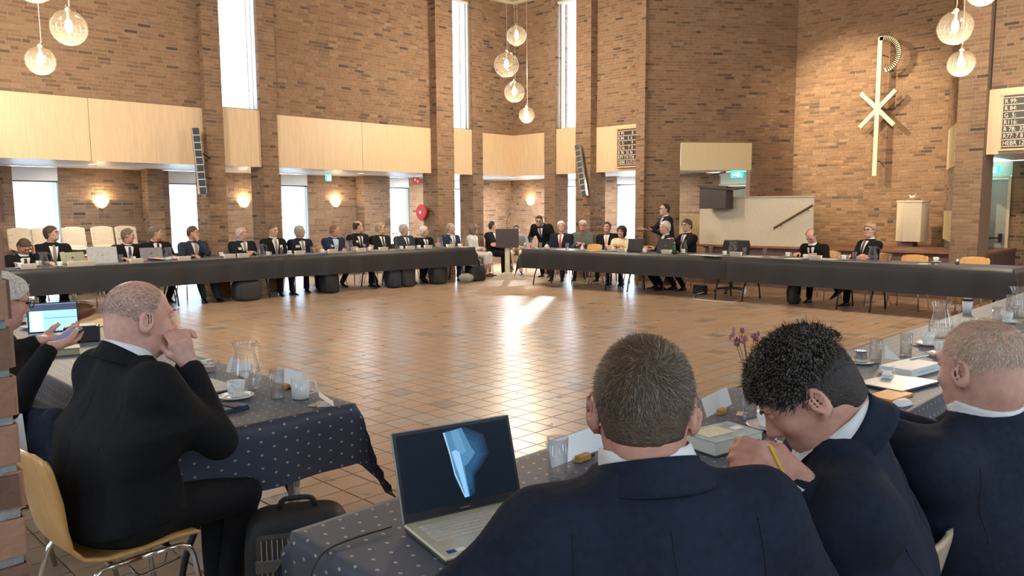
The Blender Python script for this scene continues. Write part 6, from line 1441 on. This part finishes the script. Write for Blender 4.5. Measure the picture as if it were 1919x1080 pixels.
for k, (sc2, col) in enumerate(((1.12, (.004, .014, .03)), (1.04, (.006, .024, .055)), (.94, (.010, .040, .09)), (.82, (.014, .058, .13)), (.68, (.02, .08, .17)))):
    spoly('wallpaper_haze_%d' % k, [tuple(np.clip(hc_+(p-hc_)*np.array([sc2, min(1, sc2)]), .01, .99)) for p in hz0], col, 1.0, .0001*k)
spoly('wallpaper_sheet', [(.40, .95), (.44, .955), (.50, .965), (.57, .98), (.60, .84), (.63, .70), (.66, .62), (.62, .55), (.58, .49), (.545, .46), (.548, .30), (.555, .06), (.51, .05), (.475, .30), (.45, .38), (.43, .66), (.415, .80)], (.07, .20, .34), 1.0, .0007)
spoly('wallpaper_fold', [(.47, .96), (.53, .97), (.56, .80), (.58, .66), (.54, .62), (.50, .70), (.48, .82)], (.11, .27, .43), 1.0, .0009)
spoly('wallpaper_light', [(.45, .68), (.49, .70), (.52, .66), (.53, .45), (.545, .06), (.515, .06), (.49, .34), (.47, .50)], (.24, .48, .78), 1.0, .0011)
spoly('wallpaper_edge', [(.40, .95), (.415, .95), (.44, .66), (.455, .40), (.515, .06), (.505, .06), (.447, .37), (.43, .64)], (.34, .56, .76), .9, .0013)
MB().box((0, -.0024, .011), (.03, .001, .003), Ml, tl).build('bezel_mark', mat('bezel_mark', (.22, .22, .22), .4), la)
rows = [(14, .0), (14, .019), (14, .038), (13, .057), (12, .076), (9, .095)]
for ri, (n, dy) in enumerate(rows):
    for k in range(n):
        w_ = .312/n; MB().bbox((-.156+w_*(k+.5), -.036-dy, .0188), (w_-.003, .0155 if ri else .010, .0018), .0006).build('key', KEY if not (ri == 1 and k == n-1) else CREAM2, la)
MB().bbox((.0, -.188, .0183), (.115, .068, .0008), .0003).build('touchpad', mat('touchpad', (.68, .63, .50), .3, .2), la)
MB().box((-.150, -.205, .0184), (.022, .016, .0006)).build('blue_sticker', mat('sticker_blue', (.02, .06, .25), .4), la); MB().box((-.125, -.205, .0184), (.022, .016, .0006)).build('white_sticker', PAPER, la)
pcable = MB(); pcable.tube(arc([(1.175, 1.60, TZ+.008), (1.06, 1.615, TZ+.006), (.975, 1.61, TZ+.004), (.935, 1.61, TZ-.05), (.915, 1.62, .40)], None, .05), .0028, 6); tag(pcable.build('charging_cable', BLACKPLASTIC, None, True), 'thin black charging cable left of the open laptop', 'cable')
put('g', 1045, 898, 'clear glass beside the open laptop')
plate('name plate in a wooden holder behind the clear glass', nearp(1085, 862), math.radians(2), .30, .08); plate('name plate in a wooden holder left of the flower vase', nearp(1345, 775), math.radians(8), .26)
# around the curly-haired man
bk_ = thing('book', 'thick book with a pale blue printed cover', 'book', (*nearp(1352, 836)[:2], TZ), math.radians(-12)); MB().bbox((0, 0, .026), (.235, .155, .044), .002).build('pages', mat('cream_pages', (.66, .62, .52), .7, var=.06, scale=200, stretch=(1, 1, 30)), bk_)
MB().bbox((0, 0, .05), (.24, .16, .004), .001).build('front_cover', mat('pale_cover', (.42, .50, .50), .35, var=.3, scale=18), bk_); MB().bbox((0, 0, .002), (.24, .16, .004), .001).build('back_cover', DARKBROWN, bk_); MB().bbox((-.035, .01, .0535), (.125, .085, .003), .001).build('cover_slip', mat('ivory_slip', (.72, .68, .50), .5, var=.12, scale=140), bk_); MB().bbox((.075, .0, .053), (.045, .03, .002), .0005).build('cover_label', PAPER, bk_)
put('c', 1437, 804, 'white cup and saucer before the curly-haired man', math.radians(-20)); put('g', 1406, 786, 'clear glass behind the curly-haired man\'s cup')
q = nearp(1452, 760); put('p', 0, 0, 'water pitcher hidden behind the curly hair', math.radians(150), loc=q)
vase('small vase with purple dried flowers left of the curly-haired man', nearp(1405, 752), .30, PURP, GLASS, 9, .10)
flat('sugar_packet', 'small beige sugar packet before the vase', 'sugar packet', nearp(1390, 777), .055, .04, .4, mat('beige_packet', (.72, .55, .34), .6), .004)
flat('note_pad', 'white note pad under the blue beads', 'note pad', nearp(1452, 850), .20, .15, -.25, PAPER, .012); flat('paper_sheet', 'blank white sheet under the curly-haired man\'s chin', 'paper', nearp(1510, 852), .21, .15, -.1, PAPER, .003)
bd_ = thing('bead_string', 'string of dark blue beads on the note pad', 'beads', (*nearp(1418, 836)[:2], TZ+.012)); BEAD = mat('blue_bead', (.02, .035, .25), .15)
for k in range(26): MB().ball((.032*math.cos(k*.9)*(.4+.02*k), .020*math.sin(k*.9)*(.4+.02*k), .0045+.003*(k % 3)), .0045, 8, 6).build('bead', BEAD, bd_)
pn = thing('ballpoint_pen', 'dark blue pen lying on the note pad', 'pen', (*nearp(1452, 828)[:2], TZ+.012), .5); MB().tube([(-.06, 0, .005), (.06, 0, .005)], .0045, 8).build('pen_barrel', mat('pen_blue', (.02, .03, .12), .3), pn); MB().tube([(.06, 0, .005), (.072, 0, .005)], [.004, .001], 8).build('pen_tip', CHROME, pn)
gc = thing('spectacle_case', 'open silver clamshell case beside the beads', 'spectacle case', (*nearp(1478, 832)[:2], TZ), math.radians(20)); MB().grid(lambda i, j: (.085*(2*i-1), .035*(2*j-1)-.03, .028*math.sqrt(max(0, 1-(2*i-1)**4))*math.sqrt(max(0, 1-(2*j-1)**2))+.012), 14, 8).build('case_lid', ALU, gc, True); MB().bbox((0, -.03, .006), (.17, .07, .012), .003).build('case_tray', WHITE, gc)
# along the right of the near table
jg = thing('milk_jug', 'small steel milk jug on a white saucer', 'jug', (*nearp(1612, 682)[:2], TZ)); MB().lathe([(0, .008), (.03, .008), (.034, .03), (.028, .06), (.032, .07)], 18, close=False).build('jug_body', CHROME, jg, True); MB().tube(arc([(.03, 0, .06), (.05, 0, .055), (.05, 0, .03), (.032, 0, .025)], None, .015), .004, 6).build('jug_handle', CHROME, jg, True); MB().lathe([(0, .002), (.04, .002), (.07, .012), (.07, .015), (.03, .008), (0, .008)], 22).build('saucer', PORCELAIN, jg, True)
put('g', 1640, 680, 'clear glass beside the milk jug'); put('g', 1697, 668, 'clear glass beyond the white box')
wb = thing('white_box', 'flat white product box with fine print', 'box', (*nearp(1705, 697)[:2], TZ), math.radians(-8)); MB().bbox((0, 0, .02), (.30, .16, .04), .002).build('box_body', WHITE, wb)
MB().box((.0, -.081, .02), (.16, .001, .004)).build('printed_line', mat('grey_print', (.45, .45, .44), .6), wb)
tag(MB().add([(0, -.04, 0), (0, .04, 0), (0, .04, .07)], [(0, 1, 2)]).add([(.004, -.04, 0), (.004, .04, 0), (.004, .04, .07)], [(2, 1, 0)]).build('paper_corner', PAPER, None, loc=(*nearp(1672, 688)[:2], TZ+.04)), 'small upright folded paper on the white box', 'paper')
tag(MB().tube([(-.075, 0, .006), (.075, 0, .006)], .006, 8).build('steel_pen', ALU, None, loc=(*nearp(1722, 686)[:2], TZ+.04), rz=-.25), 'steel pen lying on the white box', 'pen')
l2 = thing('laptop', 'closed silver laptop under a white charger', 'laptop', (*nearp(1682, 722)[:2], TZ), math.radians(-10)); MB().bbox((0, 0, .006), (.33, .22, .012), .003).build('base', BLACKPLASTIC, l2); MB().bbox((0, 0, .0145), (.33, .22, .005), .002).build('lid', mat('bright_aluminium', (.62, .61, .58), .4, .4), l2)
cg = thing('white_charger', 'white charger plug with coiled cable on the closed laptop', 'charger', (*nearp(1662, 716)[:2], TZ+.017), .3); MB().bbox((0, 0, .014), (.06, .045, .028), .006).build('charger_block', WHITE, cg)
for s in (-1, 1): MB().tube([(-.03, s*.009, .014), (-.05, s*.009, .014)], .0022, 6).build('plug_pin', CHROME, cg)
MB().tube([(.03, 0, .012)]+[(.075+.035*math.cos(a), .03*math.sin(a), .004+.0012*k) for k, a in enumerate(np.linspace(2.6, 17, 40))], .0023, 6).build('charger_cable', WHITE, cg, True)
flat('folder', 'orange folder at the corner of the near table', 'folder', nearp(1668, 744), .20, .11, -.12, ORANGEF, .012)
mo = thing('computer_mouse', 'white computer mouse before the orange folder', 'mouse', (*nearp(1690, 760)[:2], TZ), math.radians(-12)); MB().grid(lambda i, j: (.055*math.cos(2*PI*i)*math.cos(PI/2*j)**.7, .03*math.sin(2*PI*i)*math.cos(PI/2*j)**.7, .004+.024*math.sin(PI/2*j)), 22, 8).build('mouse_shell', WHITE, mo, True); MB().box((0, 0, .003), (.09, .05, .004)).build('mouse_base', mat('mouse_grey', (.4, .4, .4), .4), mo)
q = nearp(1762, 634); put('p', 0, 0, 'water pitcher left of the bald man in the right foreground', math.radians(120), loc=q)
for x, y, lb in ((1738, 648, 'white cup and saucer before the right foreground pitcher'), (1764, 668, 'white cup and saucer beside the bald man\'s temple'), (1886, 606, 'white cup and saucer at the far right of the near row')): put('c', x, y, lb, math.radians(170))
put('g', 1868, 610, 'clear glass at the far right of the near row'); put('g', 1900, 590, 'clear glass by the right picture edge'); put('p', 1908, 596, 'water pitcher by the right picture edge', 2.0); put('g', 1893, 584, 'second clear glass by the right picture edge')
tg = thing('travel_cup', 'white travel cup with a black lid on the near row', 'travel cup', (*onz(1812, 588, TZ)[:2], TZ)); MB().lathe([(0, 0), (.028, 0), (.038, .10), (0, .10)], 18).build('cup_body', WHITE, tg, True); MB().lathe([(.040, .098), (.040, .112), (.03, .118), (0, .118)], 18).build('cup_lid', BLACKPLASTIC, tg)
# power strip hanging under the left dotted table, foreground backpack
ps = thing('power_strip', 'grey power strip hanging below the left dotted table', 'power strip', (1.70, 3.02, .40)); MB().bbox((0, 0, 0), (.055, .035, .26), .006, rotz(.6)).build('strip_body', mat('strip_grey', (.50, .50, .49), .5), ps)
for z in (-.07, 0, .07): MB().lathe([(0, 0), (.02, 0), (.02, .003), (.017, .003), (.017, .001), (0, .001)], 18, rotz(.6)@rotx(PI/2), rotz(.6)@np.array([0, -.0175, z])).build('socket', mat('socket_grey', (.30, .30, .30), .5), ps)
MB().tube([(0, 0, .13), (0, .0, .33)], .004, 6).build('strip_cord', BLACKPLASTIC, ps)
# ------------------------------------------------------------------ the people in the foreground
def strands(root, info, hs, style, n, ln, stops, name, wid=.0009, lift=.35, curl=0.0, th=1.0, seed=1, patchy=None, base=.0, nape=-1):
    """short hairs combed away from the crown, kept where the hair style grows"""
    rg = np.random.default_rng(seed); HC, RH = info['HC'], info['RH']; ys, zs, tk = ZB[style]; zs = np.maximum(zs, nape)
    d = rg.normal(size=(n*3, 3)); d /= np.linalg.norm(d, axis=1, keepdims=True); r = np.array([.075, .095, .085])+base; P = d*r+np.array([0, -.012, .032])
    d2 = rg.normal(size=(n, 3)); d2 /= np.linalg.norm(d2, axis=1, keepdims=True); r2 = np.array([.056, .046, .062])+base; P2 = d2*r2+np.array([0, -.052, -.03]); k2 = (P2[:, 1] < -.06) & (P2[:, 2] < -.03)
    N = np.vstack([d/r, (d2/r2)[k2]]); P = np.vstack([P, P2[k2]]); N /= np.linalg.norm(N, axis=1, keepdims=True)
    keep = P[:, 2] > np.interp(P[:, 1], ys, zs)+rg.normal(0, .004, len(P)); out = ((P-np.array([0, -.052, -.03]))/(r2*.97)); keep &= ~((np.linalg.norm(out, axis=1) < .9) & (P[:, 2] < -.02))
    if patchy is not None: keep &= rg.random(len(P)) < patchy(P)
    P, N = P[keep][:n], N[keep][:n]; n = len(P)
    wh = np.array([.012, -.075, .085]); T = P-wh; T -= N*(T*N).sum(1, keepdims=True); T /= np.maximum(np.linalg.norm(T, axis=1, keepdims=True), .02)
    sw = np.cross(N, T); dist = np.linalg.norm(P-wh, axis=1, keepdims=True); T = T+sw*np.exp(-dist/.05)*1.2; T += rg.normal(0, .35, T.shape); D = N*lift+T; D /= np.linalg.norm(D, axis=1, keepdims=True)
    L = ln*rg.uniform(.6, 1.15, n)[:, None]; S = np.cross(D, N); S /= np.maximum(np.linalg.norm(S, axis=1, keepdims=True), 1e-6); m_ = 2 if not curl else 7; rows = []
    for k in range(m_+1):
        t = k/m_; q = P+D*L*t-N*(L*.25*t*t)
        if curl: ph = 2*PI*1.35*t; q = P+N*(.004+curl*(1-math.cos(ph))*.9+.006*t)+(T/np.maximum(np.linalg.norm(T, axis=1, keepdims=True), 1e-6))*(L*.45*t+curl*math.sin(ph))+S*curl*.5*math.sin(ph*.7)
        w_ = wid*(1-.75*t)*(1 if not curl else 1.0); rows.append((q-S*w_, q+S*w_))
    V = np.stack([np.stack(rw, 1) for rw in rows], 1).reshape(n, -1, 3)*hs; V = V@RH.T+HC
    f = np.array([(2*k, 2*k+1, 2*k+3, 2*k+2) for k in range(m_)]); Fq = (f[None]+(np.arange(n)*(2*(m_+1)))[:, None, None]).reshape(-1, 4)
    hm_ = MATS.get(name) or tone_mat(name, stops, .45, .0, 50, 40); o = np_mesh('hair_strands', V.reshape(-1, 3), Fq, hm_, root, True, np.repeat(rg.random(n), 2*(m_+1))); o['kind'] = 'stuff'; return o

# A: large man in black leaning on the left table, hands clasped before his mouth
hA = ond(262, 598, 2.78)
rA, iA = person('large man in black suit at the left, hands clasped before his mouth', hA, 4, dict(suit='black', hair='none', hairc='greybrown', hth=.18, hrough=.0008, shirt='w', tie=None, skin='pink', trousers='black'),
    dict(lean=-5, hunch=.10, hn=.112, yaw=-2, pitch=6, fat=1.42, sh=1.15, hs=1.14, neck=1.12, jowl=.006, legs=[(-.14, .42, .085), (-.01, .40, .085)], legr=1.0, al=1.08, neckf=.35, hz=.56, lift=.0,
         arms=[(('W', tuple(ond(350, 682, 2.92))), (.15, -.25, 1), (1, .15, 0), (-.5, -.1, -1), 1.1), (('W', tuple(ond(356, 688, 2.80))), (-.15, -.25, 1), (-1, .15, 0), (.5, -.25, -1), 1.1)]), near=True)
strands(rA, iA, 1.14, 'reced', 9000, .0055, [(0, (.12, .085, .06)), (.6, (.26, .19, .14)), (1, (.45, .40, .34))], 'stubble_greybrown', .0006, .5, patchy=lambda P: np.clip(1-np.maximum(0, P[:, 2]-.05)*14, .12, 1))
c_ = rA.location; chair_at('orange plywood chair under the large man at the left', c_[0]-.02, c_[1]+.0, 2)
# B: man with cropped hair in the centre foreground, seen from behind
hB = ond(1206, 766, 1.37)
rB, iB = person('man with cropped brown hair in navy suit, centre foreground from behind', hB, 50, dict(suit='navy', hair='short', hairc='brown', hth=.42, hrough=.0008, nape=-.040, shirt='w', tie=None, skin='ruddy'),
    dict(lean=7, hunch=.035, hn=.088, side=-3, yaw=-13, pitch=4, fat=1.06, sh=.99, hs=1.055, neck=1.14, neckf=.05, backonly=True, legs='sit', arms=[((-.33, .28, .80), (.2, 1, -.1), (0, 0, -1), (-.9, -.2, -.5)), ((.20, .36, .80), (-.4, 1, 0), (0, 0, -1), (.8, -.3, -.7))]), near=True)
strands(rB, iB, 1.055, 'short', 15000, .013, [(0, (.04, .025, .015)), (.5, (.10, .062, .036)), (.85, (.19, .125, .078)), (1, (.32, .25, .19))], 'cropped_brown', .0006, .45, base=.004, nape=-.040)
chair_at('orange plywood chair hidden under the cropped-hair man', rB.location[0], rB.location[1], 50)
# C: curly dark-haired man bowed over his notes
hC = ond(1512, 740, 1.72)
rC, iC = person('curly dark-haired man in navy suit bowed over his notes', hC, 118, dict(suit='navy', hair='short', hairc='dark', hth=.6, hrough=.002, shirt='w', tie=None, skin='ruddy'),
    dict(lean=-1, side=-13, hunch=.08, hn=.095, yaw=2, pitch=40, tilt=0, fat=1.28, sh=1.24, hs=1.07, neck=1.1, neckf=1.2, lift=.025, legs='sit', al=1.0,
         arms=[(('W', tuple(ond(1506, 902, 1.60))), (.1, .9, .35), (.7, .1, -.5), (-.3, -.3, -1), .85), ((.16, .40, .80), (-.5, 1, 0), (0, 0, -1))]), near=True)
topm = lambda P: np.clip((P[:, 2]+P[:, 1]*.35-.015)*26, 0, 1)
strands(rC, iC, 1.07, 'full', 4200, .026, [(0, (.012, .009, .008)), (.6, (.035, .026, .02)), (.9, (.10, .08, .06)), (1, (.22, .19, .16))], 'curly_dark', .0016, .6, curl=.0055, base=.009, patchy=topm)
strands(rC, iC, 1.07, 'short', 11000, .012, [(0, (.012, .009, .008)), (.6, (.035, .026, .02)), (1, (.09, .07, .055))], 'dark_under', .0008, .45, base=.005, seed=4)
chair_at('pale plywood chair behind the curly-haired man', 1.87, .80, 84, 'pale chairs of the near row', (ch_pl, u_pl))
we = rC.matrix_basis; jC = iC['J'][-1]
pen = thing('pencil', 'short yellow pencil held by the curly-haired man', 'pencil', tuple(ond(1450, 862, 1.57))); MB().tube([(.012, -.016, -.03), (-.006, .008, .03)], .0042, 8).build('pencil_shaft', mat('pencil_yellow', (.72, .45, .05), .4), pen); MB().tube([(.012, -.016, -.03), (.0165, -.021, -.042)], [.004, .0008], 8).build('pencil_tip', DARKWOOD, pen)
# D: balding fair man on the right, seen from behind
hD = ond(1838, 692, 1.98)
rD, iD = person('balding fair-haired man in dark suit at the right, turned away', hD, 72, dict(suit='navy', hair='none', hairc='fair', hth=.22, hrough=.0008, nape=-.045, shirt='w', tie=None, skin='pink', sleeve=.93),
    dict(lean=-3, side=-9, hunch=.03, hn=.092, yaw=-6, pitch=8, fat=1.15, sh=1.1, hs=1.07, neck=1.12, legs='sit', arms=[(('W', tuple(ond(1752, 812, 2.12))), (-.2, .8, -.2), (0, 0, -1), (-.9, .2, .1)), ((.16, .40, .80), (-.4, 1, 0), (0, 0, -1))]), near=True)
strands(rD, iD, 1.07, 'short', 9500, .009, [(0, (.34, .24, .15)), (.5, (.52, .40, .27)), (1, (.76, .68, .56))], 'fair_crop', .0006, .45, base=.002, nape=-.045, patchy=lambda P: np.clip(1-np.maximum(0, np.abs(P[:, 0])-.02)*np.maximum(0, P[:, 1]+.02)*260, .2, 1))
chair_at('pale plywood chair behind the balding fair-haired man', 2.46, .66, 76, 'pale chairs of the near row', (ch_pl, u_pl))
# E: man cut by the right edge
hE = ond(1946, 668, 2.35)
rE, iE = person('man with glasses in black suit cut by the right picture edge', hE, 80, dict(suit='black', hair='short', hairc='grey', hth=.5, shirt='w', tie=None, skin='pink', glasses='d'), dict(lean=6, yaw=4, arms='table', legs='sit', fat=1.05))
chair_at('pale plywood chair of the man cut by the right edge', rE.location[0]+.02, rE.location[1]+.02, 80, 'pale chairs of the near row', (ch_pl, u_pl))
# F: man behind the brick pillar with a phone
hF = ond(6, 566, 3.5)
rF, iF = person('white-haired man with glasses behind the brick pillar, using a phone', hF, 4, dict(suit='black', hair='full', hairc='white', shirt='w', tie='dark', skin='pink', glasses='r', trousers='black'),
    dict(lean=10, yaw=2, pitch=16, fat=1.05, legs='sit', arms=[(('W', tuple(ond(70, 640, 3.42))), (-.1, 1, .1), (0, 0, 1), (-.5, -.5, -.8), .5), (('W', tuple(ond(93, 652, 3.22))), (-.55, .8, .05), (-.3, .2, .8), (.6, -.4, -.8), .5)]))
ph = thing('smartphone', 'dark smartphone held by the man behind the pillar', 'phone', tuple(ond(122, 632, 3.32)), math.radians(25)); MB().bbox((0, 0, 0), (.145, .07, .009), .003, roty(-.35)).build('phone_body', BLACKPLASTIC, ph); MB().box((0, 0, .0052), (.13, .062, .0008), roty(-.35)).build('phone_screen', mat('phone_glow', (.02, .04, .1), .2, emit=(.05, .08, .2), estr=1.0), ph)
chair_at('orange plywood chair of the man behind the pillar', rF.location[0]-.03, rF.location[1], 4)
# jacket with white lining hung over the next chair
jx = ond(62, 765, 3.22); hj = thing('draped_jacket', 'navy jacket with white lining draped over a chair by the pillar', 'jacket', (jx[0], jx[1], 0), math.radians(-80))
sj = Soft(.010); sj.loft((0, 0, .48), np.eye(3), [0, .1, .2, .28, .32], [.20, .21, .22, .20, .12], [.05, .05, .06, .055, .04], [0, 0, 0, .01, .01], .03)
for s in (-1, 1): sj.cap((s*.19, 0, .76), (s*.23, .03, .52), .05, .04, .03)
V, Fq = sj.make(wrinkle(.006, 15, 5)); np_mesh('jacket_shell', V, Fq, suit('navy'), hj)
MB().grid(lambda i, j: ((i-.5)*.16*(1-.4*j), -.062-.012*math.sin(PI*i), .55+.23*j), 8, 6).build('jacket_lining', SHIRT, hj, True)
chair_at('orange plywood chair under the draped navy jacket', jx[0]-.02, jx[1]+.05, 5)
# backpack on the floor between the near tables
bpx = np.array([1.43, 2.52, 0]); bp_ = thing('striped_backpack', 'black backpack with pinstriped front pocket between the near tables', 'backpack', (bpx[0], bpx[1], 0), math.radians(-30))
H_, W_, D_ = .50, .38, .2
def bshape(i, j, w_=W_, d_=D_, h_=H_, e=.4):
    a, t = 2*PI*i, -PI/2+PI*j; f = lambda q, p_: math.copysign(abs(q)**p_, q)
    return np.array([w_/2*f(math.cos(t), .35)*f(math.cos(a), e), d_/2*f(math.cos(t), .35)*f(math.sin(a), e), h_/2+h_/2*f(math.sin(t), .5)])
MB().grid(lambda i, j: bshape(i, j), 36, 20).build('bag_body', BAGM[0], bp_, True)
PIN = mat('pocket_charcoal', (.045, .043, .040), .6, var=.2, scale=60); PINL = mat('pinstripe', (.55, .54, .50), .6); BAND = mat('pocket_band', (.13, .12, .11), .6)
MB().bbox((0, -.098, .245), (.29, .03, .40), .012).build('front_pocket', PIN, bp_)
for k in range(15): MB().box((-.126+.018*k, -.1145, .245), (.0024, .002, .37)).build('pinstripe', PINL, bp_)
MB().bbox((0, -.112, .335), (.295, .012, .045), .003).build('pocket_band', BAND, bp_)
MB().tube(arc([(-.065, .0, H_-.01), (-.055, .0, H_+.035), (.055, .0, H_+.035), (.065, .0, H_-.01)], None, .03), .010, 8).build('carry_handle', BAGM[0], bp_, True)
MB().tube([(W_*.45*math.cos(a), -.05, .25+.225*math.sin(a)) for a in np.linspace(-.2, PI+.2, 24)], .005, 6).build('zip_piping', BLACKPLASTIC, bp_, True)
for s in (-1, 1): MB().tube(arc([(s*.1, .1, .42), (s*.15, .16, .25), (s*.16, .11, .05)], None, .08), .016, 8).build('shoulder_strap', BAGM[0], bp_, True)
